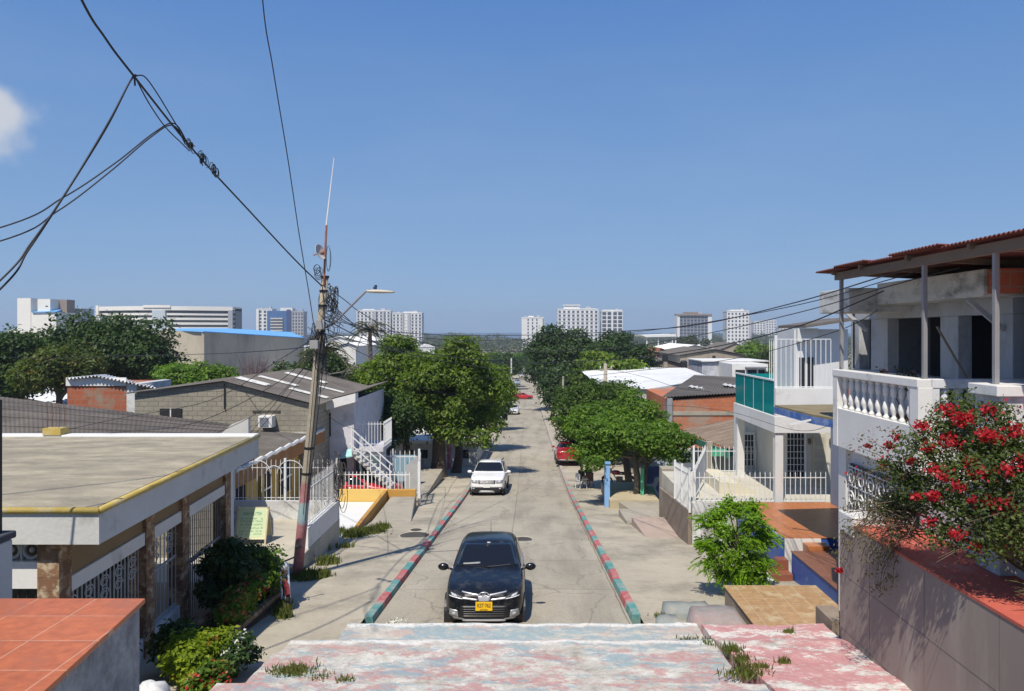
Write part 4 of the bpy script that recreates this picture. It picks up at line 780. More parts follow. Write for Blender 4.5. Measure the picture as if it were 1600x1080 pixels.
shrub('coral and red flowering shrub along the stone planter edge', (-5.45, 15.0, H(5.12)), (.24, 1.15, .3), 22, 4600, .045, LB3, fl=[(FRED, 50, .03, 7), (FORG, 90, .028, 7)], rc=.2, seed=6)
shrub('coral flowering shrub beside the motorcycle', (-5.48, 16.1, H(5.2)), (.17, .3, .36), 10, 1400, .045, LB3, fl=[(FORG, 60, .028, 7)], rc=.18, seed=16)
shrub('yellow green shrub at the foot of the terrace wall', (-4.98, 11.6, H(4.88)), (.46, .5, .42), 18, 6500, .042, LB5, fl=[(FRED, 10, .03, 6)], rc=.22, seed=7)
shrub('bush with small white flowers beside the yellow green shrub', (-4.62, 12.0, H(5.0)), (.26, .7, .36), 16, 3600, .038, LB2, fl=[(FWHITE, 62, .026, 6)], rc=.17, seed=8)
shrub('dark green shrub between the terrace wall and the stone columns', (-5.45, 12.1, H(5.0)), (.3, .4, .42), 10, 3200, .05, LB2, seed=9)
shrub('low shrub with red leaves and coral flowers in the near left flower bed', (-4.45, 10.9, H(4.9)), (.3, .35, .2), 10, 1800, .045, LB3, fl=[(FRED, 26, .035, 7), (FORG, 20, .03, 6)], rc=.15, seed=10)
# ---- raised yard, its walls and fence, sandwich board
yard = MB().prism([(-12.5, 17.45), (-5.93, 17.45), (-5.98, 24.4), (-12.5, 24.4)], H(5.88), H(7.2)); struct(yard, 'yard_platform', CONCL, bevel=.02)
t = thing('yard_wall', 'low white wall with thin white bars around the raised concrete yard', 'fence', (-6.1, 22.5, H(5.88)))
part(B(-6.16, -5.98, 20.9, 24.2, H(5.31), H(6.9)), 'side_wall', WHITE, t, bevel=.01); part(B(-9.4, -5.98, 24.203, 24.36, H(5.30), H(6.9)), 'rear_wall', WHITE2, t, bevel=.01)
railing(t, (-9.3, 24.28), (-6.05, 24.28), H(5.29), H(5.29), 1.25, .145, .008, WMETAL, posts=(0, .5, 1), rails=(.06, .82)); railing(t, (-6.07, 21.0), (-6.07, 24.2), H(5.30), H(5.30), 1.2, .15, .008, WMETAL, posts=(0,), rails=(.06, .82))
mb = MB()
for cx, r_ in ((-8.55, .42), (-7.5, .42), (-8.02, .25)): mb.tube([(cx+r_*math.cos(a), 24.24, H(4.45)+r_*math.sin(a)) for a in [i*math.pi/12 for i in range(13)]], .012, 5)
part(mb, 'hoops', WMETAL, t)
t = thing('sandwich_board', 'pale yellow sandwich board with rows of green writing standing on the concrete yard', 'sign', (-7.7, 21.6, H(5.88)))
SB = mat('pale_yellow_board', (.66, .64, .42), .6, .08, 3, bmp=0); SG = mat('green_lettering_paint', (.16, .36, .20), .6, .1, 9, bmp=0); SGY = mat('pale_green_paint', (.54, .64, .40), .6, .06, 5, bmp=0)
tilt = Matrix.Rotation(math.radians(-17), 3, 'X')
def bd(x0, x1, z0, z1, y0, y1, fr=True):                # box on the tilted front board
    mb = MB().box(x0, x1, y0, y1, z0, z1); s_ = 1 if fr else -1; mb.v = [tuple(Vector((-7.72, 21.6-s_*.30, H(5.88)))+(tilt if fr else Matrix.Rotation(math.radians(17), 3, 'X')) @ Vector(p)) for p in mb.v]; return mb
fb = part(bd(-.42, .42, .14, 1.02, 0, .02), 'front_board', SB, t, bevel=.004); part(bd(-.42, .42, .14, 1.02, -.02, 0, False), 'back_board', SB, t)
for s in (-1, 1): part(bd(s*.42-.02, s*.42+.02, 0, 1.04, -.005, .03), 'leg', mat('pine_frame', (.50, .44, .27), .7, .15, 4), t); part(bd(s*.42-.02, s*.42+.02, 0, 1.04, -.03, .005, False), 'leg', mat('pine_frame', (0, 0, 0)), t)
bd(-.36, .36, .20, .96, -.003, .0).build('pale_field', SGY, fb)
q = random.Random(8); mb = MB()
for r_, (z, hh, st) in enumerate([(.80, .085, .05), (.68, .045, .03), (.61, .045, .03), (.52, .045, .03), (.43, .045, .03), (.34, .045, .03), (.26, .04, .03)]):
    x = -.32
    while x < .3:
        w = q.uniform(.5, 1.1)*st
        if q.random() < .85:
            k = bd(x, x+w*.28, z, z+hh, -.006, -.003); mb.add(k.v, k.f); k = bd(x, x+w, z+(hh*.75 if q.random() < .5 else 0), z+(hh if False else 0)+(hh*.75+hh*.25 if 1 else 0)*1, -.0065, -.0035)
            zz = z+q.choice([0, hh*.4, hh*.78]); k = bd(x, x+w, zz, zz+hh*.24, -.0065, -.0035); mb.add(k.v, k.f)
            if q.random() < .5: k = bd(x+w*.75, x+w, z, z+hh, -.0062, -.0032); mb.add(k.v, k.f)
        x += w+st*.35
mb.build('writing', SG, fb)
# ---- yellow house with the brown fascia
YELW = mat('ochre_wall_paint', (.50, .33, .08), .8, .15, 1.2, dirt=(.6, .56, .48), damt=.3, dsc=1.1)
t = thing('yellow_house', 'low ochre house with brown fascia and white edged roof behind the raised yard', 'house', (-12, 29, H(6.6)))
part(B(-16.5, -9.9, 24.9, 33.1, H(4.62), H(7.6)), 'wall', YELW, t)
mb = MB().corr((-9.3, 24.3, H(4.36)), (-9.3, 33.1, H(4.36)), (-16.8, 33.1, H(3.95)), (-16.8, 24.3, H(3.95)), 46, .025); part(mb, 'roof', GREYR, t)
part(B(-9.34, -9.26, 24.3, 35, H(4.42), H(4.95)), 'fascia', mat('orange_brown_fascia', (.30, .135, .04), .8, .2, 1.5, dirt=(.5, .45, .36), damt=.3), t)
mb = MB(); pts = [(-9.27, 24.3+i*.35, H(4.38)+.03*math.sin(i*2.1)) for i in range(31)]; mb.tube(pts, .075, 6); part(mb, 'roof_edge', WHITE, t)
part(B(-14, -9.5, 24.75, 24.88, H(4.7), H(7.4)), 'front_wall', mat('worn_ochre_render', (.42, .33, .17), .9, .2, 1.6, dirt=(.55, .52, .45), damt=.6, dsc=1.4), t)
for (a, b_, z0, z1, nm) in ((-11.4, -10.6, 5.2, 7.2, 'door'), (-10.3, -9.7, 5.2, 6.3, 'window')): part(B(a, b_, 24.70, 24.76, H(z0), H(z1)), nm, DARKIN, t)
for (a, b_) in ((25.6, 26.8), (28.5, 29.5), (30.5, 32)): w = part(B(-9.91, -9.86, a, b_, H(5.3), H(6.5)), 'window', DARKIN, t); part(B(-9.88, -9.83, a, b_, H(5.85), H(5.92)), 'frame', WHITE, w)
part(B(-9.5, -9.3, 26.9, 27.1, H(4.95), H(7.3)), 'porch_column', YELW, t)
# things lying on the yellow house's roof
for i, (x, y, w, d, hh, lab) in enumerate([(-10.6, 27.4, 1.1, .9, .45, 'dark water tank lid with white frame on the roof of the ochre house'), ]):
    tt = thing('roof_hatch', lab, 'roof hatch', (x, y, H(4.3))); part(B(x-w/2, x+w/2, y-d/2, y+d/2, H(4.25), H(4.25-hh)), 'box', mat('dark_hatch', (.05, .045, .04), .9, .3, 4), tt); part(MB().bar((x+w/2, y-d/2-.03, H(4.2)), (x+w/2, y-d/2-.03, H(4.2-hh-.1)), .07).bar((x-w/2, y-d/2-.03, H(4.2-hh)), (x+w/2+.03, y-d/2-.03, H(4.2-hh)), .07), 'frame', WHITE, tt)
# ---- grey block gable house with the air conditioner
BLOCK = mat_brick('grey_concrete_block', (.33, .30, .235), (.27, .245, .19), (.12, .11, .09), .42, .21, .014, patch=(.22, .20, .165), pamt=.35, psc=.6, rough=.95)
t = thing('block_house', 'unpainted grey block house with low gable and patched sheet roof', 'house', (-13, 38, H(7.8)))
XA, XB, XC = -17.0, -13.1, -9.3; hA, hB, hC = 2.62, 2.12, 3.12
for yy in (33.2, 43.8): part(MB().ext([(XA, yy, H(8)), (XC, yy, H(8)), (XC, yy, H(hC)), (XB, yy, H(hB)), (XA, yy, H(hA))], (0, .2, 0)), 'gable_wall', BLOCK, t)
part(B(XA, XA+.2, 33.4, 43.8, H(hA+.03), H(8)), 'side_wall', BLOCK, t); part(B(XC-.2, XC, 33.4, 43.8, H(hC+.05), H(8)), 'side_wall', BLOCK, t)
part(MB().corr((XB, 33.0, H(hB-.06)), (XB, 44.2, H(hB-.06)), (XC+.3, 44.2, H(hC-.02)), (XC+.3, 33.0, H(hC-.02)), 50, .03), 'roof', GREYR, t); part(MB().corr((XB, 33.0, H(hB-.06)), (XB, 44.2, H(hB-.06)), (XA-.3, 44.2, H(hA-.02)), (XA-.3, 33.0, H(hA-.02)), 50, .03), 'roof', GREYR, t)
for (y, x0, x1, w) in ((34.2, XB+.05, XB+1.4, .8), (36.4, XB+.3, XB+2.1, .5), (35.0, XB+2.2, XC+.1, .5), (40, XB+.4, XB+2.5, .7), (38.2, XB+2.4, XC+.1, .35)):
    f = lambda x: H(hB-.13)-(x-XB)/(XC+.3-XB)*(hC-hB+.04); part(MB().corr((x0, y, f(x0)), (x0, y+w, f(x0)), (x1, y+w, f(x1)), (x1, y, f(x1)), 4, .03), 'roof_patch', WHITE2, t)
w = part(B(-15.9, -14.95, 33.15, 33.22, H(3.28), H(3.62)), 'window', DARKIN, t); part(B(-15.45, -15.4, 33.13, 33.2, H(3.28), H(3.62)), 'frame', WHITE, w)
part(MB().bar((XB, 33.14, H(2.2)), (XB, 33.14, H(3.3)), .04), 'downpipe', DARKM, t); part(B(-12.6, XC, 33.0, 33.2, H(4.32), H(4.45)), 'ledge', WHITE2, t)
part(B(-11.9, -10.7, 33.16, 33.21, H(3.36), H(3.44)), 'lintel_mark', mat('dark_render', (.07, .06, .05), .95, .3, 5), t)
t = thing('air_conditioner', 'white window air conditioner sticking out of the grey block wall', 'air conditioner', (-11.2, 33, H(4.0)))
part(B(-11.5, -10.9, 32.7, 33.2, H(3.55), H(4.05)), 'casing', WHITE, t, bevel=.02); mb = MB()
for i in range(7): mb.box(-11.42, -11.05, 32.675, 32.695, H(3.62+i*.055), H(3.65+i*.055))
part(mb, 'louvre', GREYM, t)
# pale sloping parapet just beyond the flat roof
t = MB().ext([P(310, 684, 24.6), P(345, 678, 24.6), P(362, 663, 24.6), P(388, 653, 24.6), P(388, 700, 24.6), P(310, 700, 24.6)], (0, .18, 0)).build('parapet_wall', CREAMW); tag(t, 'pale parapet wall with stepped sloping top just beyond the flat roof', 'wall')
# ---- wide dark sheet roof on the left
t = thing('long_shed', 'long low building with wide dark brown corrugated roof left of the flat roof', 'shed', (-15, 26, H(6)))
a, b_, c_, d_ = P(-90, 611, 33), P(392, 668, 31), P(352, 694, 20.5), P(-90, 716, 18.6); part(MB().corr(d_, a, b_, c_, 1, .001), 'underlay', GREYR, t)
up = Vector((0, 0, .05)); part(MB().corr(d_+up, c_+up, b_+up, a+up, 64, .009, per=5), 'roof', mat('brown_sheet_roof', (.15, .125, .10), .95, .3, .5, dirt=(.05, .043, .038), damt=.7, dsc=.35), t)
mb = MB()
for i in range(1, 6): f = i/6; mb.bar(d_.lerp(a, f)+up*1.8, c_.lerp(b_, f)+up*1.3, .018)
part(mb, 'sheet_laps', mat('dark_lap', (.07, .058, .048), .95, .2, 2), t)
part(MB().ext([d_-up, c_-up, Vector((c_.x, c_.y, H(6.4))), Vector((d_.x, d_.y, H(6.4)))], (0, .2, 0)), 'wall', BLOCK, t); part(MB().ext([a-up*3+Vector((0, -.3, 0)), b_-up*3+Vector((0, -.3, 0)), Vector((b_.x, b_.y-.3, H(8))), Vector((a.x, a.y-.3, H(8)))], (0, .2, 0)), 'wall', BLOCK, t)
# ---- brick shed with white roof
BRICKR = mat_brick('red_hollow_brick', (.42, .12, .055), (.32, .085, .04), (.26, .20, .15), .34, .22, .014, patch=(.27, .22, .16), pamt=.3, psc=.55)
t = thing('brick_shed', 'small red brick shed with white corrugated roof behind the dark sheet roof', 'shed', (-19.5, 38, H(7.8)))
part(B(X(105, 36.5), X(198, 36.5), 36.5, 40, Z(601, 36.5), H(8)), 'wall', BRICKR, t); part(B(X(198, 36.5)+.003, X(214, 36.5), 36.48, 40, Z(600, 36.5), H(8)), 'corner_wall', WHITE2, t); part(B(X(104, 36.5), X(198, 36.5), 36.44, 36.5, Z(590, 36.5), Z(603, 36.5)), 'white_band', WHITE, t)
part(MB().corr(P(104, 592, 36.2), P(150, 587, 36.2), P(165, 586, 41), P(118, 590, 41), 8, .05), 'roof', WROOF, t); part(MB().corr(P(150, 587, 36.2), P(243, 606, 36.2), P(240, 603, 41), P(165, 586, 41), 16, .05), 'roof', WROOF, t)
# ---- grey warehouse with the blue roof
WARE = mat('warehouse_concrete', (.47, .42, .33), .92, .12, .12, dirt=(.24, .22, .19), damt=.45, dsc=.15, stretch=(1, 1, .5), bmp=.2)
t = thing('warehouse', 'large plain grey warehouse with bright blue roof beyond the block house', 'warehouse', (-40, 110, H(12)))
c0 = (X(318, 92), 92); cL = (X(244, 96), 96); cR = (X(475, 118), 118); cB = (X(300, 140), 140)
_c = [cL, c0, cR, cB]; _t = [Z(515.5, 96), Z(518, 92), Z(528, 118), Z(519, 140)]
part(MB().add([(x, y, H(13)) for x, y in _c]+[(x, y, z) for (x, y), z in zip(_c, _t)], [(0, 1, 2, 3), (4, 5, 6, 7), (0, 1, 5, 4), (1, 2, 6, 5), (2, 3, 7, 6), (3, 0, 4, 7)]), 'wall', WARE, t)
BLR = mat('blue_sheet_roof', (.16, .42, .78), .5, .06, .2, bmp=0)
part(MB().add([P(262, 515, 95.6), P(300, 516.5, 92.5), P(318, 517.6, 91.6), P(476, 527.6, 117.6), P(455, 519, 150), P(352, 513, 120), P(282, 513.2, 104)], [(0, 1, 2, 3, 4, 5, 6)]), 'roof', BLR, t, solid=.12)
part(MB().bar((c0[0], c0[1]-.03, H(13)), (c0[0], c0[1]-.03, Z(518.5, 92)), .3), 'corner_pier', WARE, t)
# ---- white two storey house with outside stair
LIL = mat('lilac_white_paint', (.60, .58, .62), .75, .12, 1.2, dirt=(.36, .33, .36), damt=.3, dsc=1.1)
t = thing('two_storey_house', 'narrow white two storey house with outside stair and balcony behind the leaning pole', 'house', (-9.2, 40, H(8)))
xw0, xw1 = -10.3, X(553, 36)
part(MB().ext([(xw0, 36, H(8.3)), (xw1, 36, H(8.3)), (xw1, 36, H(3.15)), (xw0, 36, H(3.75))], (0, 7.5, 0)), 'wall', LIL, t)
w = part(B(X(512, 36), X(517, 36), 35.96, 36.01, Z(645, 36), Z(682, 36)), 'window', DARKIN, t)
part(MB().ext([(xw0-.2, 35.4, H(3.45)), (xw1+.2, 35.4, H(2.80)), (xw1+.2, 35.4, H(3.2)), (xw1-.5, 35.4, H(3.38)), (xw0-.2, 35.4, H(3.95))], (0, .6, 0)), 'roof_beam', WHITE, t)
part(MB().corr((xw0-.3, 35.6, H(3.4)), (xw0-.3, 43.8, H(3.4)), (xw1+.2, 43.8, H(2.75)), (xw1+.2, 35.6, H(2.75)), 34, .03), 'roof', GREYR, t)
part(B(xw1, X(600, 36.6), 36.4, 38.6, Z(699, 36.4), Z(706, 36.4)), 'balcony_slab', LIL, t); part(B(xw1, X(592, 36.6), 36.5, 38.5, Z(706, 36.4), H(8.2)), 'lower_wall', LIL, t)
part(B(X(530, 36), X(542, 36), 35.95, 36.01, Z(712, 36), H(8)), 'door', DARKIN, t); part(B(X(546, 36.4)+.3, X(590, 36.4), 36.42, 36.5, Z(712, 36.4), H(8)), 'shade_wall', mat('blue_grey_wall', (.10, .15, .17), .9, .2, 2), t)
part(MB().ext([(X(533, 35.7), 35.3, Z(715, 35.7)), (X(553, 35.7), 35.3, Z(712, 35.7)), (X(548, 35.7), 35.9, Z(704, 35.7)), (X(540, 35.7), 35.9, Z(705, 35.7))], (0, 0, .05)), 'door_canopy', mat('turquoise_canopy', (.35, .62, .62), .5, .1, 3), t)
railing(t, (xw1+.05, 36.42), (X(600, 36.5), 36.42), Z(699, 36.4), Z(699, 36.4), 1.25, .14, .012, WMETAL, spikes=False, name='balcony_bars'); railing(t, (X(600, 36.5), 36.45), (X(600, 36.5), 38.5), Z(699, 36.4), Z(699, 36.4), 1.25, .14, .012, WMETAL, spikes=False, name='balcony_bars')
st0 = Vector((X(556, 36), 35.4, Z(700, 36))); st1 = Vector((X(614, 36), 35.4, Z(758, 36))); mb = MB(); ns = 10
for i in range(ns):
    a = st0.lerp(st1, i/ns); b_ = st0.lerp(st1, (i+1)/ns); mb.box(a.x, b_.x+.06, 35.2, 36.3, b_.z, b_.z+.09); mb.box(b_.x-.02, b_.x+.05, 35.25, 36.25, b_.z-.1, b_.z+.005)
mb.ext([st0+Vector((0, -.1, -.28)), st1+Vector((.1, -.1, -.28)), st1+Vector((.1, -.1, -.05)), st0+Vector((0, -.1, -.05))], (0, 1.0, 0))
part(mb, 'outside_stair', WHITE2, t); mb = MB()
for hh in (.35, .75, 1.1): mb.bar(st0+Vector((-.1, -.25, hh)), st1+Vector((.1, -.25, hh)), .05)
for i in range(5): a = st0.lerp(st1, i/4)+Vector((0, -.25, 0)); mb.bar(a-Vector((0, 0, .1)), a+Vector((0, 0, 1.1)), .045)
part(mb, 'stair_rail', WMETAL, t)
# ---- mustard walls, white gate and fences around the red car's yard
MUST = mat('mustard_paint', (.50, .27, .055), .75, .12, 1.5, dirt=(.38, .22, .08), damt=.3); YELP = mat('yellow_paint', (.66, .45, .13), .75, .08, 1.5)
WX = X(650, 33.5); WL = X(525, 33.5)
t = thing('yard_front_wall', 'yellow and mustard low wall in front of the red car', 'wall', (-6.5, 33.5, G(33.5)))
part(B(WL, -6.13, 33.45, 33.65, H(6.84), H(8)), 'yellow_wall', YELP, t, bevel=.01); part(B(-6.12, WX, 33.43, 33.65, H(6.84), H(8)), 'mustard_wall', MUST, t, bevel=.01)
part(MB().wall((-6.0, 27.4), (-6.12, 33.43), H(8), H(6.84), H(8), H(6.84), .15), 'side_wall', MUST, t, bevel=.01)
t = MB().wall((-6.0, 25.5), (-6.0, 28.3), H(7.4), H(6.95), H(7.6), H(6.82), .14).build('low_wall', mat('brown_wall_paint', (.33, .16, .06), .8, .15, 2)); tag(t, 'short brown wall with sloping top between the white yard wall and the mustard wall', 'wall')
tag(MB().ext([(-6.16, 25.2, H(6.72)), (-6.16, 33.4, H(7.36)), (-6.16, 33.4, H(8.2)), (-6.16, 25.2, H(8.2))], (-2.4, 0, 0)).build('white_slab', mat('whitewashed_slab', (.74, .74, .71), .7, .05, 1, bmp=.1)), 'bright whitewashed concrete slab in front of the yellow wall', 'slab')
struct(MB().prism([(-5.9, 28.0), (-4.3, 28.0), (-4.9, 33.4), (-5.95, 33.4)], H(6.92)-.2, H(8.5)), 'driveway_ramp', CONC, bevel=.03)
struct(MB().prism([(-12, 33.7), (-5.0, 33.7), (-5.0, 45), (-12, 45)], H(7.98), H(9.4)), 'yard_floor', CONC)
t = thing('white_gate_fence', 'white spiked fence and gate around the yard of the red car', 'fence', (-6.5, 34, H(8)))
railing(t, (WL, 33.8), (X(640, 33.8), 33.8), H(7.0), H(7.0), .86, .165, .016, WMETAL, posts=(.42,), name='low_bars')
railing(t, (X(573, 37.5), 37.5), (X(655, 37.5), 37.5), H(7.9), H(7.9), 2.1, .22, .017, WMETAL, posts=(0, .5, 1), rails=(.05, .45, .88), pr=.05, name='tall_bars')
railing(t, (X(655, 34.0), 34.0), (X(657, 37.5), 37.5), H(7.95), H(7.95), 2.1, .2, .017, WMETAL, posts=(0,), rails=(.05, .5, .88), pr=.06, name='side_bars')
part(MB().ext([(X(634, 35), 35, Z(728, 35)), (X(653, 35), 35, Z(712, 35)), (X(653, 35), 35, Z(768, 35)), (X(634, 35), 35, Z(768, 35))], (0, .1, 0)), 'gate_panel', mat('worn_grey_gate', (.42, .42, .41), .7, .15, 3, dirt=(.25, .24, .23), damt=.4), t)
tag(MB().ext([(X(650, 34), 32.9, H(7.9)), (X(682, 34), 33.4, H(7.75)), (X(682, 34), 33.4, H(8.05)), (X(655, 33), 31.9, H(8.1))], (0, .5, 0)).build('kerb_ramp', WHITE2), 'small whitewashed ramp block at the end of the mustard wall', 'ramp')
# blue gate wall behind the fence, white low building behind the trees
t = thing('garden_building', 'white single storey building with dark windows behind the big left tree', 'house', (-6, 58, H(9.8)))
part(B(X(618, 52), X(745, 52), 52, 60, Z(692, 52), H(10)), 'wall', CREAMW, t); part(B(X(615, 52), X(748, 52), 51.6, 60.3, Z(687, 52), Z(692, 52)), 'roof_slab', WHITE, t)
for a, b_ in ((630, 645), (655, 668), (715, 732)): part(B(X(a, 52), X(b_, 52), 51.95, 52.01, Z(703, 52), Z(716, 52)), 'window', DARKIN, t)
t = MB().box(X(595, 40), X(650, 40), 40, 40.2, Z(712, 40), H(8.6)).build('blue_wall', mat('pale_blue_render', (.22, .36, .44), .8, .15, 1.5, dirt=(.4, .42, .42), damt=.3)); tag(t, 'pale blue yard wall behind the tall white fence', 'wall')
# distant houses beyond the block house
t = thing('gable_house', 'pale brown gabled house with small dark vent beyond the leaning pole', 'house', (-17, 58, H(9.8)))
part(MB().ext([(X(488, 52), 52, H(10)), (X(603, 52), 52, H(10)), (X(603, 52), 52, Z(588, 52)), (X(560, 52), 52, Z(580, 52)), (X(488, 52), 52, Z(600, 52))], (0, 9, 0)), 'wall', mat('tan_render', (.34, .29, .22), .9, .15, .8, dirt=(.2, .17, .13), damt=.4), t)
part(MB().corr(P(560, 578, 51.6), P(560, 577, 61.5), P(440, 596, 61.5), P(440, 596.5, 51.6), 30, .03), 'roof', GREYR, t); part(B(X(519, 52), X(537, 52), 51.95, 52.01, Z(597, 52), Z(601, 52)), 'vent', DARKIN, t)
# ================================================================ right side of the street
TAN = mat_brick('tan_floor_tile', (.36, .215, .10), (.40, .25, .125), (.50, .42, .30), .4, .4, .008, off=0, wall=False, patch=(.46, .36, .22), pamt=.25, rough=.6, psc=2.5, bmp=.2)
TERR = mat_brick('terracotta_tile', (.40, .135, .045), (.46, .17, .06), (.36, .17, .08), .3, .3, .008, off=0, wall=False, rough=.35, bmp=.2)
BEIGE = mat('grey_beige_wall_tile', (.275, .225, .195), .75, .05, .6, dirt=(.36, .31, .27), damt=.35, dsc=1.3, stretch=(1, 1, .22), bmp=.08)
REDF = mat('faded_red_floor_paint', (.46, .095, .06), .8, .15, 1.2, dirt=(.52, .22, .16), damt=.35, dsc=1.6)
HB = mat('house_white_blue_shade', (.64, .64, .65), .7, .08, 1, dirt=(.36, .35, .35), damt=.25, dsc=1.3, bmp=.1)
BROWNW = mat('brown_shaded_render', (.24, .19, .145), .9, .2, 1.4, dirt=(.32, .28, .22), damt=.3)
# tan tiled landing
t = thing('tiled_landing', 'square landing of tan floor tiles beside the beige wall', 'landing', (5.2, 15.2, G(15)))
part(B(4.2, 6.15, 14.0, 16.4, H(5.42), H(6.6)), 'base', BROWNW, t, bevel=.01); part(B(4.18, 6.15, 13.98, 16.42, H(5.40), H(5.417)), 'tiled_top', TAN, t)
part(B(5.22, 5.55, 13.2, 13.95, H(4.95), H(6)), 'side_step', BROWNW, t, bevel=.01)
# blue edged terrace with its steps
t = thing('blue_terrace', 'terracotta tiled terrace with bright blue edge and small brown steps', 'terrace', (7.5, 21.5, G(20)))
part(B(6.40, 10, 19.5, 23.55, H(5.22), H(7.4)), 'base', BLUEP, t); part(B(6.46, 10, 19.48, 23.55, H(5.2), H(5.217)), 'tiled_top', TERR, t)
part(B(6.38, 6.455, 19.47, 23.55, H(5.195), H(5.30)), 'blue_edge', mat('light_blue_edge_paint', (.12, .26, .55), .6, .15, 3, dirt=(.5, .52, .55), damt=.4, dsc=4), t)
part(B(6.50, 7.42, 19.44, 19.49, H(5.222), H(6.1)), 'white_riser', WHITE, t); part(B(6.41, 6.497, 19.46, 19.49, H(5.23), H(6.4)), 'blue_corner', BLUEP, t)
part(B(6.52, 10, 15.5, 19.0, H(5.42), H(7)), 'lower_base', BLUEP, t); part(B(6.50, 10, 15.48, 19.02, H(5.40), H(5.417)), 'lower_top', mat_brick('brown_tile', (.19, .075, .04), (.22, .09, .05), (.18, .09, .06), .3, .3, .008, off=0, wall=False, rough=.4), t)
part(B(6.95, 7.5, 19.05, 19.42, H(5.30), H(5.6)), 'top_step', TERR, t, bevel=.008)
REDST = mat('red_brown_step_tile', (.24, .085, .05), .45, .1, 3)
for i, (x0, y0, h) in enumerate([(6.22, 19.12, 5.66), (6.0, 18.8, 5.92)]): part(B(x0, 6.49, y0, 19.43, H(h), H(6.8)), 'step', REDST, t, bevel=.006)
part(B(5.82, 5.99, 18.6, 19.43, H(6.0), H(6.8)), 'white_side', WHITE2, t, bevel=.01)
# beige retaining wall with the red painted top, small coping block
t = thing('retaining_wall', 'long grey beige tiled wall with red painted top below the bougainvillea', 'wall', (7, 9, H(5.2)))
part(MB().prism([(5.16, 12.7), (5.16, 2.0), (7.0, 2.0), (7.0, 12.7)][::-1], H(3.09), H(6.5)), 'wall', BEIGE, t)
part(MB().prism([(5.15, 12.71), (5.15, 2.0), (12.0, 2.0), (12.0, 12.71)][::-1], H(3.05), H(3.087)), 'red_top', REDF, t)
mb = MB()
for y in (3.6, 5.2, 6.8, 8.4, 10.0, 11.6): mb.box(5.157, 5.1605, y, y+.008, H(6.5), H(3.09))
mb.box(5.157, 5.1605, 2, 12.7, H(3.95), H(3.942)).box(5.157, 5.1605, 2, 12.7, H(4.85), H(4.842)); part(mb, 'tile_joints', mat('grey_joint', (.16, .14, .125), .9, .05, 3, bmp=0), t)
part(B(5.14, 5.65, 12.15, 12.73, H(2.93), H(3.25)), 'coping_block', WHITE2, t, bevel=.02)
# ---- near right house: balcony, posts, red roof
t = thing('balcony_house', 'white house with balustrade balcony, slim posts and red corrugated roof', 'house', (8, 12, H(3.05)))
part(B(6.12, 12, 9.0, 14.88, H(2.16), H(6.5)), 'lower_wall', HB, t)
part(B(6.02, 6.14, 14.55, 14.9, H(2.155), H(6.3)), 'pilaster', WHITE, t, bevel=.01); part(B(9.22, 12, 14.9, 23.4, H(2.4), H(7)), 'rear_wing', mat('blue_grey_render', (.20, .235, .32), .85, .12, 1), t)
w = part(B(6.06, 6.118, 12.0, 14.45, H(2.45), H(3.6)), 'window', GLASS, t); mb = MB()
for i in range(18): y = 12.05+i*.14; mb.bar((6.03, y, H(2.47)), (6.03, y, H(3.6)), .014)
for h in (2.5, 2.85, 3.3, 3.56): mb.bar((6.03, 12.0, H(h)), (6.03, 14.45, H(h)), .02)
for i in range(6):
    for h in (2.68, 3.08): yc = 12.25+i*.4; mb.tube([(6.0, yc+.16*math.cos(a)*(1-a/13), H(h)+.16*math.sin(a)*(1-a/13)) for a in [j*.45 for j in range(20)]], .012, 5)
mb.build('grille', WMETAL, w)
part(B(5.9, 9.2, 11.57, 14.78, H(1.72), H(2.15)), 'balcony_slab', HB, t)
part(B(5.88, 6.06, 11.80, 14.60, H(1.43), H(2.152)), 'parapet_base', WHITE, t, bevel=.006); part(B(5.86, 6.08, 11.56, 14.80, H(.83), H(.70)), 'top_rail', WHITE, t, bevel=.012)
for y0, y1 in ((11.55, 11.82), (14.58, 14.79)): part(B(5.87, 6.09, y0, y1, H(2.154), H(.828)), 'end_pier', WHITE, t, bevel=.008)
bpr = [(.055, 0), (.055, .04), (.032, .055), (.030, .085), (.058, .15), (.062, .20), (.045, .27), (.026, .31), (.040, .33), (.026, .35), (.045, .39), (.056, .46), (.050, .51), (.030, .54), (.055, .56), (.055, .60)]
for i in range(10): part(MB().lathe((5.97, 11.98+i*.272, H(1.43)), bpr, 14), 'baluster', WHITE, t, smooth=True)
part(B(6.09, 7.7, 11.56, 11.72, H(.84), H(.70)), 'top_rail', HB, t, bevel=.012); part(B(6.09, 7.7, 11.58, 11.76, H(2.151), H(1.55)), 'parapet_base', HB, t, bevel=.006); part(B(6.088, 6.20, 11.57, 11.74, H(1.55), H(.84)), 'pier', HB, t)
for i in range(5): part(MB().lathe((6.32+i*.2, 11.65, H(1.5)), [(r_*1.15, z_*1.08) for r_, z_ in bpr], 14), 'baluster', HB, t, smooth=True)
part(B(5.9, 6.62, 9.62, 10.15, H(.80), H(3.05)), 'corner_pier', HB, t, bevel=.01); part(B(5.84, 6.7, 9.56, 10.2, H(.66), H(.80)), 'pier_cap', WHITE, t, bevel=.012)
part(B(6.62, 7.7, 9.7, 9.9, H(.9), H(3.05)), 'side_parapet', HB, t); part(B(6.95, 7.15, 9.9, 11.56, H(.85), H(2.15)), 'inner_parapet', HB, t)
for y in (14.7, 11.62, 9.85): part(B(5.97, 6.03, y-.03, y+.03, H(.66 if y < 10 else .70), ZC+1.15), 'post', mat('grey_post_paint', (.27, .265, .27), .5, .12, 3), t)
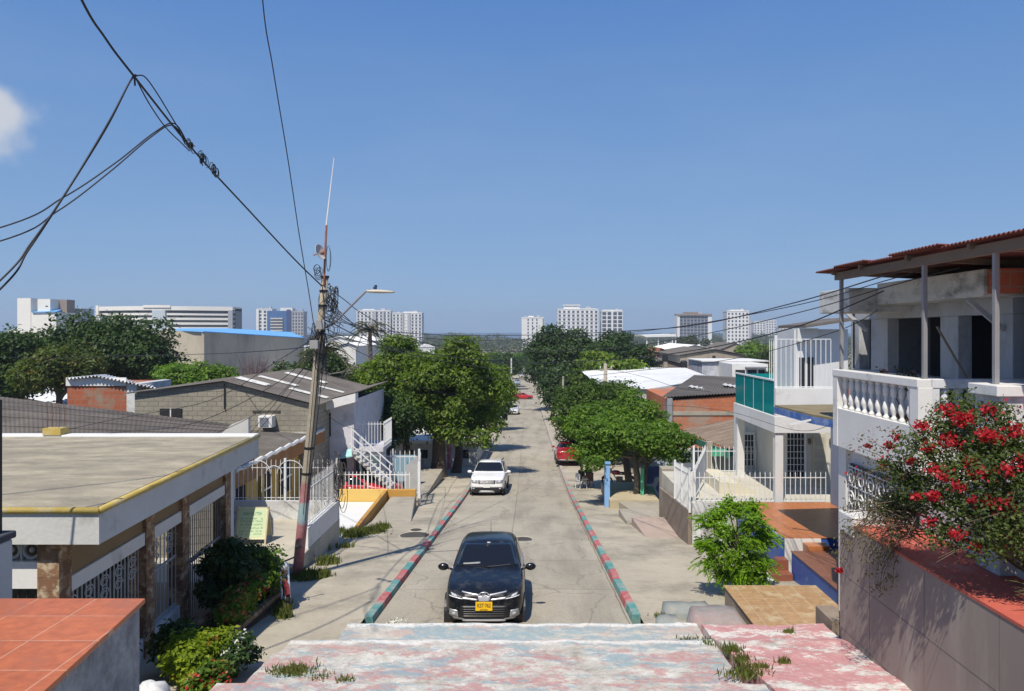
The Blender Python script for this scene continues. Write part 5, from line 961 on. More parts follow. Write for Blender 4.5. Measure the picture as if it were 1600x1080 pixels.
# upper storey with its openings
UW = mat('upper_wall_paint', (.45, .46, .48), .8, .12, 1, dirt=(.22, .215, .20), damt=.35, dsc=1.2, stretch=(1, 1, .6))
xw = 7.7; op = [(17.25, 17.85), (14.35, 16.45), (12.65, 13.75)]; ys_ = [12.2]+[v_ for o_ in sorted(op) for v_ in o_]+[18.2]
for i in range(0, len(ys_), 2): part(B(xw, xw+.25, ys_[i], ys_[i+1], H(.85), ZC+.30), 'pillar', UW, t, bevel=.01)
part(B(xw, xw+.25, 12.2, 18.2, ZC+.303, ZC+.75), 'lintel_beam', UW, t); part(B(xw-.02, xw+.25, 12.2, 18.2, H(.85), H(1.75)), 'sill_wall', UW, t)
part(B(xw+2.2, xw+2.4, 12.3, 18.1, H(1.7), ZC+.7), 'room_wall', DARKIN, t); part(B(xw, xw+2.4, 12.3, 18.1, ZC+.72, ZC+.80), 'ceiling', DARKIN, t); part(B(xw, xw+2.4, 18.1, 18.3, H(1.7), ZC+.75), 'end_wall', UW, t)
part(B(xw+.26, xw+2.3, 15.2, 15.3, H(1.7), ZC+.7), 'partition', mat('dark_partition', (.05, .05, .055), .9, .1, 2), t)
part(B(7.0, xw+.1, 11.8, 15.4, ZC+.56, ZC+.98), 'concrete_fascia', CONCD, t, bevel=.01); part(B(6.45, xw+.1, 15.42, 17.0, ZC+.42, ZC+.90), 'concrete_fascia', CONCD, t, bevel=.01)
part(B(7.05, 7.5, 11.45, 11.78, ZC+.60, ZC+.96), 'brick_patch', BRICKR, t)
for y in (12.4, 17.4): part(MB().bar((7.1, y, ZC+.54), (7.68, y, ZC+.05), .07), 'bracket', UW, t)
part(B(7.4, 12, 11.2, 11.44, H(1.75), ZC+.96), 'front_wall', mat('grey_front_wall', (.33, .33, .34), .85, .1, 1), t); d_ = part(B(7.62, 8.2, 11.14, 11.2, H(1.7), ZC+.35), 'door', mat('pale_door', (.5, .49, .46), .6, .06, 2), t); part(B(7.72, 7.8, 11.11, 11.14, H(1.5), ZC+.25), 'panel', mat('door_recess', (.25, .25, .25), .7, .1, 2), d_)
RR = mat('red_sheet_roof', (.17, .045, .035), .8, .3, 2, dirt=(.09, .04, .03), damt=.6, dsc=1.4); WOODB = mat('grey_brown_beam', (.20, .145, .105), .85, .2, 3, stretch=(1, .3, 1))
part(MB().bar((6.02, 8.2, ZC+1.09), (6.02, 14.95, ZC+1.09), .11, .14), 'eave_beam', WOODB, t); part(MB().bar((7.75, 8.2, ZC+1.03), (7.75, 14.95, ZC+1.03), .10, .12), 'beam', WOODB, t)
for y in (8.6, 10.3, 12, 13.7, 14.9): part(MB().bar((5.9, y, ZC+1.165), (9.5, y, ZC+1.0), .07, .09), 'rafter', WOODB, t)
for i, (ya, yb, dx, dz) in enumerate([(6.8, 8.6, -.10, .03), (8.9, 11.0, .02, 0), (10.8, 12.3, -.04, .03), (12.1, 13.4, .05, .005), (13.2, 14.5, -.04, .03), (14.3, 15.45, -.02, .0)]):
    part(MB().corr((5.80+dx, ya, ZC+1.215+dz), (5.80+dx, yb, ZC+1.215+dz), (9.6, yb, ZC+1.04+dz), (9.6, ya, ZC+1.04+dz), int((yb-ya)/.095), .015, .005, per=8), 'roof_sheet', RR, t)
part(MB().bar((8.3, 9, H(1.72)), (8.3, 9.1, ZC+1.3), .06), 'prop', WOODB, t)
# plants in pots on the balcony, leaning stick
q = random.Random(2)
for i, (x, y, lab, fl) in enumerate([(6.9, 14.2, 'potted plant with pink flowers on the balcony behind the balustrade', True), (7.25, 13.0, 'small leafy pot plant on the balcony floor near the middle post', False), (7.3, 12.3, 'dark leafy pot plant at the near end of the balcony', False)]):
    t = thing('potted_plant', lab, 'plant', (x, y, H(1.72)), group='pot plants on the balcony'); part(MB().lathe((x, y, H(1.72)), [(.12, 0), (.17, .3), (.18, .32), (.15, .32)], 14), 'pot', mat('clay_pot', (.22, .09, .05), .8, .15, 4), t)
    mb = MB(); ends = []
    for k in range(7): e = Vector((x+q.uniform(-.3, .3), y+q.uniform(-.3, .3), H(1.4)+q.uniform(.25, .8 if fl else .45))); ends.append(e); mb.tube([(x, y, H(1.42)), Vector((x, y, H(1.4))).lerp(e, .5)+Vector((0, 0, .06)), e], [.012, .009, .005], 5)
    part(mb, 'stems', BARK, t); C = np.array([tuple(q.choice(ends)+Vector((q.gauss(0, 1), q.gauss(0, 1), q.gauss(0, 1)))*.07) for _ in range(200)]); leaf_obj('foliage', C, NR.normal(size=C.shape)+np.array([0, 0, .5]), np.full(len(C), .035), LB2, t)
    if fl: C = np.array([tuple(ends[k % 4]+Vector((q.gauss(0, 1), q.gauss(0, 1), q.gauss(0, 1)))*.06) for k in range(120)]); leaf_obj('flowers', C, NR.normal(size=C.shape), np.full(len(C), .03), mat_leaf('pink_petal', (.45, .10, .18), (.6, .25, .3)), t)
tag(MB().tube([(6.95, 11.75, H(1.1)), (6.6, 12.4, ZC+.1)], .018, 6).build('leaning_stick', WOODB), 'thin wooden stick leaning inside the balcony near the middle post', 'stick')
# ---- bougainvillea on the red topped wall
LBOU = mat_leaf('bougainvillea_leaf', (.035, .06, .012), (.10, .145, .03), (.22, .22, .08))
def bougain():
    t = thing('bougainvillea', 'sprawling bougainvillea with red flowers hanging over the beige wall', 'shrub', (6.2, 9.4, H(3.05))); q = random.Random(12); mb = MB(); tips = []
    root = Vector((6.35, 9.2, H(3.1)))
    tg = []
    for px_, py_, Y, s in [(1500, 645, 9.6, .30), (1440, 700, 9.6, .3), (1400, 735, 10, .25), (1545, 690, 9.2, .35), (1590, 700, 9, .35), (1480, 735, 9.4, .34), (1530, 740, 9.0, .35), (1590, 760, 8.8, .35), (1450, 775, 9.6, .3), (1500, 790, 9.1, .33), (1550, 800, 8.8, .33), (1600, 815, 8.5, .33), (1400, 790, 10.2, .24), (1475, 835, 9.2, .25), (1530, 850, 8.8, .26), (1420, 755, 9.9, .22), (1470, 670, 9.5, .22), (1560, 650, 9.2, .22), (1520, 700, 9.6, .28), (1630, 720, 8.7, .4), (1640, 790, 8.4, .4), (1580, 845, 8.5, .25)]: tg.append((P(px_, py_, Y), s))
    cl_ = []
    for p, s in tg:
        m = root.lerp(p, .5)+Vector((q.uniform(-.2, .2), q.uniform(-.2, .2), q.uniform(.05, .3))); mb.tube([root+Vector((q.uniform(-.1, .1), q.uniform(-.1, .1), 0)), m, p], [.028, .018, .007], 5); cl_.append((*p, s, s*1.1, s*.75))
        for _ in range(5): e = p+Vector((q.gauss(0, 1), q.gauss(0, 1), q.gauss(0, .8)))*s*.9; mb.tube([m.lerp(p, .7), p.lerp(e, .4)+Vector((0, 0, .04)), e], [.008, .006, .003], 4); tips.append(e)
    # bare twiggy sprays towards the street, a few leaves
    sp = []
    for k in range(60):
        a = P(q.uniform(1400, 1460), q.uniform(770, 850), 9.9); px_, py_ = q.uniform(1318, 1420), q.uniform(770, 870); e = P(px_, py_, q.uniform(10.0, 11.4)); e.z = max(e.z, H(3.0)-(0 if px_ > 1360 else .25)); m = a.lerp(e, .5)+Vector((0, q.uniform(-.2, .2), q.uniform(.0, .18))); mb.tube([a, m, e], [.008, .006, .003], 4)
        for f in (.35, .55, .7, .85, 1): b0 = a.lerp(m, f*2) if f < .5 else m.lerp(e, f*2-1); d = b0+Vector((q.gauss(0, .09), q.gauss(0, .09), q.gauss(0, .07))); mb.tube([b0, d], [.004, .002], 4); sp.append(d)
    for k in range(26):                                  # sprays hanging down the face of the wall
        a = Vector((5.2, q.uniform(10.6, 12.3), H(3.0))); e = Vector((5.05-q.uniform(0, .12), a.y+q.uniform(-.3, .3), H(3.05)-q.uniform(.1, .75))); mb.tube([a, a.lerp(e, .5)-Vector((.05, 0, 0)), e], [.005, .004, .002], 4)
        for f in (.3, .5, .7, .9, 1): sp.append(a.lerp(e, f)+Vector((q.gauss(0, .04), q.gauss(0, .04), q.gauss(0, .04))))
    for px_, py_ in ((1345, 700), (1370, 720), (1365, 690), (1390, 690), (1335, 740), (1400, 678), (1380, 745)):
        a = P(1420, 760, 9.9); e = P(px_, py_, 10.4); mb.tube([a, a.lerp(e, .6)+Vector((0, 0, .1)), e], [.008, .006, .003], 4)
        for _ in range(7): sp.append(e+Vector((q.gauss(0, .08), q.gauss(0, .08), q.gauss(0, .08)))); tips.append(e)
    part(mb, 'branches', mat('twig_brown', (.12, .085, .06), .95, .3, 8), t)
    C, Nn, S = leaf_cloud(cl_, 20000, .026, fill=.6); leaf_obj('foliage', C, Nn, S, LBOU, t)
    C = np.array([tuple(q.choice(sp)+Vector((q.gauss(0, 1), q.gauss(0, 1), q.gauss(0, 1)))*.045) for _ in range(2300)]); leaf_obj('sparse_leaves', C, NR.normal(size=C.shape)+np.array([0, 0, .4]), NR.uniform(.014, .028, len(C)), mat_leaf('leaf_dry', (.10, .085, .04), (.16, .15, .06), (.24, .20, .10)), t)
    heads = []
    for px_, py_, Y, s, n_ in [(1505, 655, 9.2, .13, 420), (1487, 690, 9.3, .15, 330), (1440, 665, 9.4, .10, 130), (1480, 640, 9.4, .12, 150), (1460, 735, 9.2, .10, 160), (1515, 722, 9, .1, 120), (1478, 745, 9.1, .12, 200), (1460, 775, 9.1, .10, 210), (1390, 697, 10, .09, 110), (1430, 775, 9.3, .07, 90), (1570, 790, 8.6, .14, 300), (1540, 680, 8.9, .12, 200), (1560, 685, 8.9, .12, 160), (1545, 640, 9.1, .10, 120), (1590, 675, 8.8, .14, 220), (1600, 720, 8.6, .13, 170), (1530, 740, 8.8, .13, 150), (1497, 835, 8.8, .10, 150), (1455, 815, 9.2, .10, 120), (1520, 780, 8.7, .07, 70), (1425, 720, 9.6, .09, 100), (1450, 700, 9.4, .12, 120), (1545, 785, 8.7, .1, 120), (1500, 760, 8.9, .1, 100), (1357, 697, 10.4, .06, 50), (1402, 683, 10, .06, 50), (1312, 892, 11.9, .055, 120), (1380, 730, 10.1, .08, 60), (1575, 735, 8.6, .12, 120), (1525, 855, 8.7, .08, 60)]:
        p = np.array(P(px_, py_, Y)); heads.append(p+NR.normal(size=(n_*3//5, 3))*s*.42*np.array([1, 1, .75]))
    extra = [tuple(q.choice(tips)+Vector((q.gauss(0, 1), q.gauss(0, 1), q.gauss(0, 1)))*.05) for _ in range(120)]
    C = np.concatenate(heads+[np.array(extra)]); leaf_obj('flowers', C, NR.normal(size=C.shape)+np.array([0, -.4, .5]), NR.uniform(.017, .03, len(C)), mat_leaf('crimson_bract', (.30, .010, .018), (.56, .025, .038), (.70, .10, .12), .35), t, .75)
    return t
bougain()
t = thing('spiky_plant', 'spiky plant with long narrow leaves on the red wall top at the right edge', 'plant', (5.75, 8.3, H(3.05))); q = random.Random(3); mb = MB()
for k in range(34):
    a = q.uniform(0, 6.28); L = q.uniform(.35, .62); e = q.uniform(.25, 1.2); pts = []; b0 = Vector((5.78, 8.35, H(3.0)))
    for i in range(6): f = i/5; pts.append(b0+Vector((math.cos(a)*L*f, math.sin(a)*L*f, L*(math.sin(e)*f*1.2-.55*f*f))))
    vs = []; sd_ = Vector((-math.sin(a), math.cos(a), 0))
    for i, p in enumerate(pts): wv_ = .018*(1-i/5.2); vs += [p-sd_*wv_, p+sd_*wv_]
    mb.add(vs, [(i*2, i*2+1, i*2+3, i*2+2) for i in range(5)])
part(mb, 'leaves', mat_leaf('aloe_leaf', (.12, .17, .05), (.24, .28, .10), None, .2), t, solid=.004); part(MB().ell((5.78, 8.35, H(3.02)), (.07, .07, .06), 10, 6), 'stem', BARK, t)
# ---- fresh green young tree with feathery sprays
t = thing('young_tree', 'bright green young tree with feathery leaves beside the blue edged terrace', 'tree', (4.95, 17.4, G(17.4)+.1)); q = random.Random(5); mb = MB(); c0 = Vector((X(1152, 17.3), 17.3, Z(845, 17.3)))
b0 = Vector((4.98, 17.4, G(17.4))); mb.tube([b0, b0+Vector((.02, 0, .4)), c0-Vector((0, 0, .35))], [.10, .085, .06], 8); lv = []; nn_ = []; up_ = []
tgs = [P(px_, py_, Y) for px_, py_, Y in [(1150, 800, 17.3), (1180, 815, 17.2), (1130, 830, 17.1), (1165, 850, 17), (1190, 850, 17.4), (1120, 855, 17.2), (1175, 875, 17.1), (1140, 870, 17), (1160, 890, 17), (1122, 806, 17.4), (1138, 792, 17.5), (1105, 815, 17.3), (1102, 850, 17.3), (1110, 880, 17.2), (1195, 880, 17.4), (1198, 835, 17.5), (1145, 840, 17.7), (1175, 795, 17.6), (1150, 900, 17.2), (1185, 900, 17.2), (1170, 825, 17.9), (1130, 895, 17.3)]]
for p in tgs:
    m = b0.lerp(c0, .8).lerp(p, .5); mb.tube([b0.lerp(c0, q.uniform(.5, .9)), m, p], [.028, .018, .008], 5)
    for k in range(34):                                  # compound leaves: a drooping midrib with leaflets
        d = Vector((q.gauss(0, 1), q.gauss(0, 1), q.gauss(.25, .7))); d = (d.normalized()+(p-c0).normalized()*.8).normalized(); L = q.uniform(.14, .27); s0 = p+Vector((q.gauss(0, .1), q.gauss(0, .1), q.gauss(0, .08))); sd_ = d.cross(Vector((0, 0, 1))).normalized()
        pts = [s0+d*L*f-Vector((0, 0, .45*L*f*f)) for f in [i/6 for i in range(7)]]
        if k < 4: mb.tube(pts, .0035, 3)
        for i in range(1, 13):
            f = i/12; c_ = s0+d*L*f-Vector((0, 0, .45*L*f*f))
            for sgn in (-1, 1): o_ = sd_*sgn*.045*(1.1-f*.7); lv.append(tuple(c_+o_+d*.01)); nn_.append((q.gauss(0, .3), q.gauss(0, .3), 1)); up_.append(tuple(d+Vector((0, 0, .001))) )
part(mb, 'trunk', BARK, t)
C = np.array(lv); up2 = np.array(up_); leaf_obj('crown', C, np.array(nn_), np.full(len(C), .04), mat_leaf('neem_leaf', (.16, .28, .02), (.30, .48, .04), (.52, .64, .10), .5), t, .34, up2)
C, Nn, S = leaf_cloud([(p.x*.9+c0.x*.1, p.y, p.z, .2, .2, .17) for p in tgs], 7000, .04, fill=.6); leaf_obj('inner_foliage', C, Nn, S, LB4, t)
# ---- house with the glass balcony
t = thing('glass_balcony_house', 'white house with green glass balcony and roof terrace railings', 'house', (9.5, 28, H(5.3)))
HW = mat('clean_white_render', (.66, .655, .63), .75, .07, 1, dirt=(.42, .40, .37), damt=.15, dsc=1.4, bmp=.1)
gl, gb, gb_ = nodes('green_balcony_glass'); gb_.inputs['Base Color'].default_value = (.01, .30, .32, 1); gb_.inputs['Roughness'].default_value = .05; gb_.inputs['Transmission Weight'].default_value = .35; gb_.inputs['IOR'].default_value = 1.2
part(B(7.72, 9.3, 28.36, 28.7, H(2.72), H(6.0)), 'rear_column', HW, t) if False else part(B(7.72, 7.98, 28.3, 28.56, H(3.1), H(6.2)), 'column', HW, t, bevel=.01)
part(B(7.70, 7.95, 23.9, 24.15, H(3.05), H(5.6)), 'column', HW, t, bevel=.01)
part(B(7.66, 9.9, 23.85, 28.62, H(2.6), H(3.12)), 'balcony_slab', HW, t, bevel=.01)
part(B(7.70, 9.9, 23.88, 24.06, H(1.72), H(2.6)), 'front_parapet', HW, t, bevel=.01)
g_ = part(B(7.72, 7.74, 24.1, 28.55, H(1.52), H(2.598)), 'glass_panel', gl, t); part(B(7.72, 9.6, 28.54, 28.56, H(1.52), H(2.598)), 'glass_panel', gl, t)
part(B(7.70, 7.77, 24.1, 28.58, H(1.47), H(1.52)), 'hand_rail', WMETAL, t)
for y in (25.2, 26.3, 27.4): B(7.715, 7.745, y-.01, y+.01, H(1.52), H(2.598)).build('joint', WMETAL, g_)
railing(t, (7.74, 23.97), (9.45, 23.97), H(1.72), H(1.72), 1.55, .155, .011, WMETAL, spikes=False, rails=(.02, .98), name='roof_bars'); railing(t, (7.74, 24.0), (7.74, 24.6), H(1.72), H(1.72), 1.55, .16, .011, WMETAL, spikes=False, rails=(.02, .98), name='roof_bars', posts=(0,), pr=.04)
part(B(9.15, 11, 26.4, 28.2, H(-.12), H(2.6)), 'upper_room', mat('upper_room_render', (.62, .62, .62), .75, .07, 1), t); part(B(9.2, 9.9, 26.2, 26.4, H(.30), H(-.15)), 'upper_cornice', HW, t); part(MB().ext([(9.25, 25.6, H(-.26)), (11, 25.6, H(-.52)), (11, 25.6, H(-.42)), (9.25, 25.6, H(-.16))], (0, 2.8, 0)), 'upper_roof', GREYR, t)
for a, b_ in ((9.3, 9.5), (9.58, 9.8)): w = part(B(a, b_, 26.36, 26.41, H(.85), H(2.4)), 'balcony_door', GLASS, t); B(a-.03, a, 26.34, 26.40, H(.8), H(2.4)).build('frame', WMETAL, w)
part(B(7.98, 9.9, 29.5, 29.75, H(3.12), H(5.6)), 'ground_floor_wall', HW, t); part(B(8.75, 11, 26.6, 29.5, H(3.12), H(5.6)), 'ground_floor_wall', mat('cream_wall', (.60, .575, .48), .8, .07, 1), t)
def grid_win(x0, x1, y, h0, h1, kids=True):
    w = part(B(x0, x1, y-.03, y+.005, H(h0), H(h1)), 'window', GLASS, t); mb = MB(); n = max(3, int((x1-x0)/.12))
    for i in range(n+1): x = x0+(x1-x0)*i/n; mb.bar((x, y-.06, H(h0)), (x, y-.06, H(h1)), .018)
    k = int((h1-h0)/.2)
    for i in range(k+1): mb.bar((x0, y-.06, H(h0+(h1-h0)*i/k)), (x1, y-.06, H(h0+(h1-h0)*i/k)), .018)
    mb.build('grille', WMETAL, w); f = MB().box(x0-.07, x0-.005, y-.07, y, H(h0), H(h1)).box(x1+.005, x1+.07, y-.07, y, H(h0), H(h1)).box(x0-.07, x1+.07, y-.07, y, H(h0-.08), H(h0-.01)); f.build('frame', WHITE, w)
grid_win(8.95, 9.55, 26.6, 3.45, 5.0); grid_win(8.3, 8.65, 29.5, 3.9, 5.1)
d_ = part(B(9.85, 10.3, 26.55, 26.605, H(3.5), H(5.3)), 'door', mat('cream_door', (.52, .48, .36), .6, .08, 3), t)
for k in range(4): B(9.92, 10.23, 26.535, 26.555, H(3.6+k*.42), H(3.9+k*.42)).build('panel', mat('cream_door_panel', (.44, .40, .30), .6, .08, 3), d_)
part(B(8.85, 9.15, 29.45, 29.505, H(3.9), H(5.55)), 'door', DARKIN, t)
for x in (9.72, 10.45): part(MB().ell((x, 26.52, H(3.75)), (.05, .06, .12), 10, 8), 'wall_lamp', mat('lamp_bronze', (.10, .08, .05), .5, .1, 5), t)
# white front yard platform, fences, ramp
t = thing('white_railing_fence', 'white spiked railings and pale plinth around the raised yard of the glass balcony house', 'fence', (6.5, 25, G(25)))
part(B(5.12, 9.9, 23.98, 29.4, H(5.3), H(7.6)), 'platform', mat('cream_plinth', (.52, .49, .40), .85, .1, 1, dirt=(.36, .33, .27), damt=.3), t, bevel=.02)
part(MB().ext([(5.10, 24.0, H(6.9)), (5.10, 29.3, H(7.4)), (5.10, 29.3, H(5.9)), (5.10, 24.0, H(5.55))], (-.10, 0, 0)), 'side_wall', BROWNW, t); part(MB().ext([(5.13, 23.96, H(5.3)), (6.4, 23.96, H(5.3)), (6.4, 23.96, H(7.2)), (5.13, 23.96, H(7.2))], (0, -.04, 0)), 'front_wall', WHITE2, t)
railing(t, (5.2, 23.99), (9.3, 23.99), H(5.30), H(5.30), .92, .155, .011, WMETAL, rails=(.06, .84), posts=(0,), name='front_bars'); railing(t, (5.05, 24.0), (5.05, 26.4), H(5.6), H(5.75), 1.3, .15, .012, WMETAL, rails=(.05, .9), posts=(0, .5, 1), name='side_bars')
railing(t, (6.3, 29.2), (9.5, 29.2), H(5.3), H(5.3), .95, .16, .011, WMETAL, rails=(.06, .84), posts=(0,), name='rear_bars'); railing(t, (5.2, 24.2), (6.35, 27.5), H(5.3), H(5.0), .95, .13, .012, WMETAL, rails=(.06, .84), name='stair_bars')
part(MB().ext([(6.3, 25.2, H(5.3)), (7.6, 25.2, H(5.3)), (6.9, 25.2, H(4.95)), (6.3, 25.2, H(4.9))], (0, 2.6, 0)), 'cream_ramp', mat('cream_ramp_paint', (.62, .57, .43), .8, .08, 1), t)
struct(MB().prism([(3.95, 24.1), (5.0, 24.1), (5.0, 28.2), (3.8, 28.2)], H(6.76), H(7.6)), 'pink_ramp', mat('pinkish_concrete', (.40, .31, .26), .9, .12, 1, dirt=(.28, .22, .18), damt=.3), bevel=.03)
struct(MB().prism([(3.65, 28.25), (5.0, 28.25), (5.0, 30.5), (3.6, 30.5)], H(6.98), H(8)), 'concrete_step', CONC, bevel=.03)
# blue edged canopy slab between the two houses
t = thing('canopy_slab', 'thin concrete canopy slab with flaking bright blue edge between the two right hand houses', 'canopy', (8, 18.5, H(2)))
part(MB().prism([(6.62, 20.6), (6.75, 18.2), (7.05, 17.0), (9.9, 16.6), (9.9, 21.0)], H(1.94), H(1.99)), 'slab_top', mat('mossy_slab', (.22, .18, .10), .95, .3, 2), t); part(MB().prism([(6.6, 20.62), (6.73, 18.18), (7.04, 16.97), (9.92, 16.56), (9.92, 21.02)], H(1.992), H(2.16)), 'blue_edge', mat('flaking_blue_paint', (.05, .14, .42), .8, .2, 2, dirt=(.30, .36, .48), damt=.55, dsc=3), t)
tag(MB().bar((6.35, 18.6, H(2.22)), (7.05, 18.0, H(1.95)), .05).build('drain_pipe', WMETAL), 'short white pipe poking out under the blue edged canopy slab', 'pipe')
# ---- brick building, rusty lean-to, green trimmed shed, mural wall, blue post
t = thing('brick_building', 'unplastered red brick building with grey sheet roof behind the glass balcony', 'house', (10, 50, G(46)))
ORB = mat_brick('orange_hollow_brick', (.52, .17, .07), (.44, .13, .06), (.26, .19, .14), .34, .22, .014, patch=(.33, .25, .19), pamt=.3, psc=.45)
part(MB().ext([P(1047, 626, 45), P(1175, 616, 45), P(1175, 700, 45), P(1047, 700, 45)], (0, 9, 0)), 'wall', ORB, t); part(B(X(1047, 45)-.02, X(1180, 45), 44.95, 45, Z(649, 45), Z(643, 45)), 'ring_beam', CONC, t); part(MB().bar(P(1046, 622, 44.95), P(1046, 690, 44.95), .3), 'corner_pier', mat('bluish_grey_render', (.28, .29, .31), .9, .12, 1), t)
part(MB().corr(P(1034, 620.5, 44.85), P(1180, 612.5, 44.85), P(1165, 590, 62), P(1085, 586, 62), 30, .035), 'roof', GREYR, t)
for a, b_, c_ in ((1075, 1100, 604), (1110, 1128, 610), (1128, 1150, 601)): part(MB().corr(P(a, c_, 50), P(b_, c_+4, 49), P(b_+4, c_+2, 50.5), P(a+4, c_-2, 51.5), 3, .03), 'roof_patch', WHITE2, t)
t = thing('lean_to_shed', 'lean-to with rust stained corrugated roof and green trim in front of the red brick wall', 'shed', (10, 36, G(36)))
RUSTR = mat('rust_stained_roof', (.25, .19, .14), .9, .35, .8, dirt=(.10, .07, .05), damt=.7, dsc=.9, stretch=(.5, 1.5, 1))
part(MB().corr(P(1062, 673, 41), P(1140, 702, 31), P(1235, 676, 31), P(1160, 652, 41), 26, .04), 'roof', RUSTR, t)
GRN = mat('mint_green_paint', (.10, .42, .25), .6, .1, 2)
mb = MB(); a, b_ = P(1060, 674, 41.05), P(1136, 705, 31); mb.ext([a, b_, b_-Vector((0, 0, .3)), a-Vector((0, 0, .3))], (.06, 0, 0)); part(mb, 'green_fascia', mat('dark_green_trim', (.05, .22, .16), .6, .1, 2), t)
part(B(X(1112, 31.5), X(1148, 31.5), 31.5, 31.6, Z(702, 31.5), Z(713, 31.5)), 'green_board', GRN, t); part(B(X(1105, 34), X(1190, 34), 34, 34.2, Z(705, 34), H(6.8)), 'wall', mat('cream_shed_wall', (.50, .48, .38), .85, .1, 1), t)
for i in range(4): part(B(X(1113+i*9, 34), X(1119+i*9, 34), 33.95, 34.01, Z(735, 34), Z(755, 34)), 'window', DARKIN, t)
part(MB().bar(P(1108, 690, 31.8), P(1108, 760, 31.8), .22), 'post', CONC, t)
t = thing('mural_wall', 'short wall painted with green, dark blue and pale shapes behind the spreading tree', 'wall', (7, 35, G(35)))
mm_, mt, mb_ = nodes('mural_paint'); v = coords(mt, wall=True); s = N(mt, 'SeparateXYZ'); mt.links.new(v, s.inputs[0]); col = ramp(mt, noise(mt, v, 1.1, 1), [(.3, (.02, .05, .22)), (.45, (.03, .08, .30)), (.52, (.34, .42, .50)), (.6, (.04, .36, .20)), (.7, (.03, .06, .2))]); mt.links.new(col, mb_.inputs['Base Color']); [setattr(e_, 'position', e_.position) for e_ in []]
mt.nodes['Color Ramp'].color_ramp.interpolation = 'CONSTANT' if 'Color Ramp' in mt.nodes else 'LINEAR'
part(MB().wall((X(1006, 34), 34), (X(1010, 38), 38), G(35), Z(732, 34), G(36), Z(728, 38), .15), 'green_end', GRN, t); part(B(X(1009, 35.5), X(1032, 35.5), 35.5, 35.7, Z(730, 35.5), G(35)), 'painted_face', mm_, t)
part(MB().ext([P(1012, 722, 37), P(1045, 722, 37), P(1045, 745, 37), P(1030, 745, 37)], (0, .1, 0)), 'pale_panel', mat('pale_blue_panel', (.45, .52, .60), .7, .06, 1), t)
tag(B(X(1034, 31), X(1058, 31), 31, 31.6, Z(732, 31), H(7.0)).build('rubble_pier', CONC, bevel=.02), 'rough grey concrete pier between the mural wall and the white railings', 'pier')
tag(B(X(1020, 44), X(1085, 44), 44, 44.1, Z(705, 44), Z(735, 44)).build('zinc_wall', mat('blue_grey_zinc', (.17, .19, .22), .6, .15, .8)), 'blue grey sheet metal wall behind the grey concrete pier', 'wall')
t = thing('blue_post', 'pale blue painted square post at the pavement edge under the spreading tree', 'post', (X(949, 33.5), 33.5, G(33.5)+.1)); part(B(X(945, 33.5), X(953, 33.5), 33.5, 33.8, H(5.72), G(33.5)), 'shaft', mat('sky_blue_paint', (.22, .42, .72), .6, .08, 1.5), t)
part(B(X(944, 33.5), X(954, 33.5), 33.45, 33.85, H(5.65), H(5.72)), 'cap', mat('sky_blue_paint', (.22, .42, .72)), t)
struct(B(X(953, 33), X(1030, 33), 33, 37, H(7.2), G(33)), 'concrete_step', mat('sandy_concrete', (.45, .38, .25), .9, .12, 1)); 
struct(MB().prism([(4.6, 29.6), (5.6, 29.6), (6.4, 33.0), (3.9, 33.0)], H(7.25), H(8)), 'concrete_step', CONC, bevel=.02)
# shops and houses along the right pavement farther down the street
HBW = mat('grey_blue_house', (.30, .33, .38), .85, .12, .8)
for i, (x0, x1, y0, y1, z1, m, lab) in enumerate([(6.2, 13, 58, 70, 4.2, CREAMW, 'cream house on the right pavement hidden behind the two round trees'), (6.2, 14, 74, 90, 4.0, HBW, 'grey blue house on the right pavement far beyond the round trees')]):
    t = thing('street_house', lab, 'house', (x0, y0, G(y0))); part(B(x0, x1, y0, y1, G(y1)-.5, G(y0)+z1-1), 'wall', m, t); part(MB().corr((x0-.3, y0-.3, G(y0)+z1-.95), (x1, y0-.3, G(y0)+z1-.4), (x1, y1, G(y0)+z1-.4), (x0-.3, y1, G(y0)+z1-.95), 36, .03), 'roof', GREYR, t)
    for k in range(3): part(B(x0-.03, x0+.01, y0+1.5+k*3.5, y0+2.8+k*3.5, G(y0)+.4, G(y0)+2.2), 'window', DARKIN, t)
# white sheet roofed hall
t = thing('white_roof_hall', 'long hall with bright white corrugated roof and pointed parapet beyond the right trees', 'hall', (15, 85, G(85)))
part(MB().corr(P(1012, 608, 62), P(1114, 591, 66), P(1072, 575, 100), P(934, 574, 100), 44, .04), 'roof', WROOF, t); part(MB().corr(P(934, 574, 100), P(1012, 608, 62), P(935, 602, 66), P(908, 580, 96), 3, .04) , 'roof', WROOF, t)
part(MB().ext([P(910, 565, 97), P(912, 590, 97), P(950, 590, 97), P(933, 574, 97)], (0, .3, 0)), 'parapet', WHITE, t); part(MB().ext([P(1012, 610, 62.3), P(1047, 605, 62.6), P(1047, 690, 62.6), P(1012, 690, 62.3)], (0, .3, 0)), 'wall', HBW, t)
part(MB().wall((X(1012, 62), 62.4), (X(935, 66), 66.2), G(64), Z(610, 62.4), G(64), Z(604, 66), -.3), 'wall', CREAMW, t)
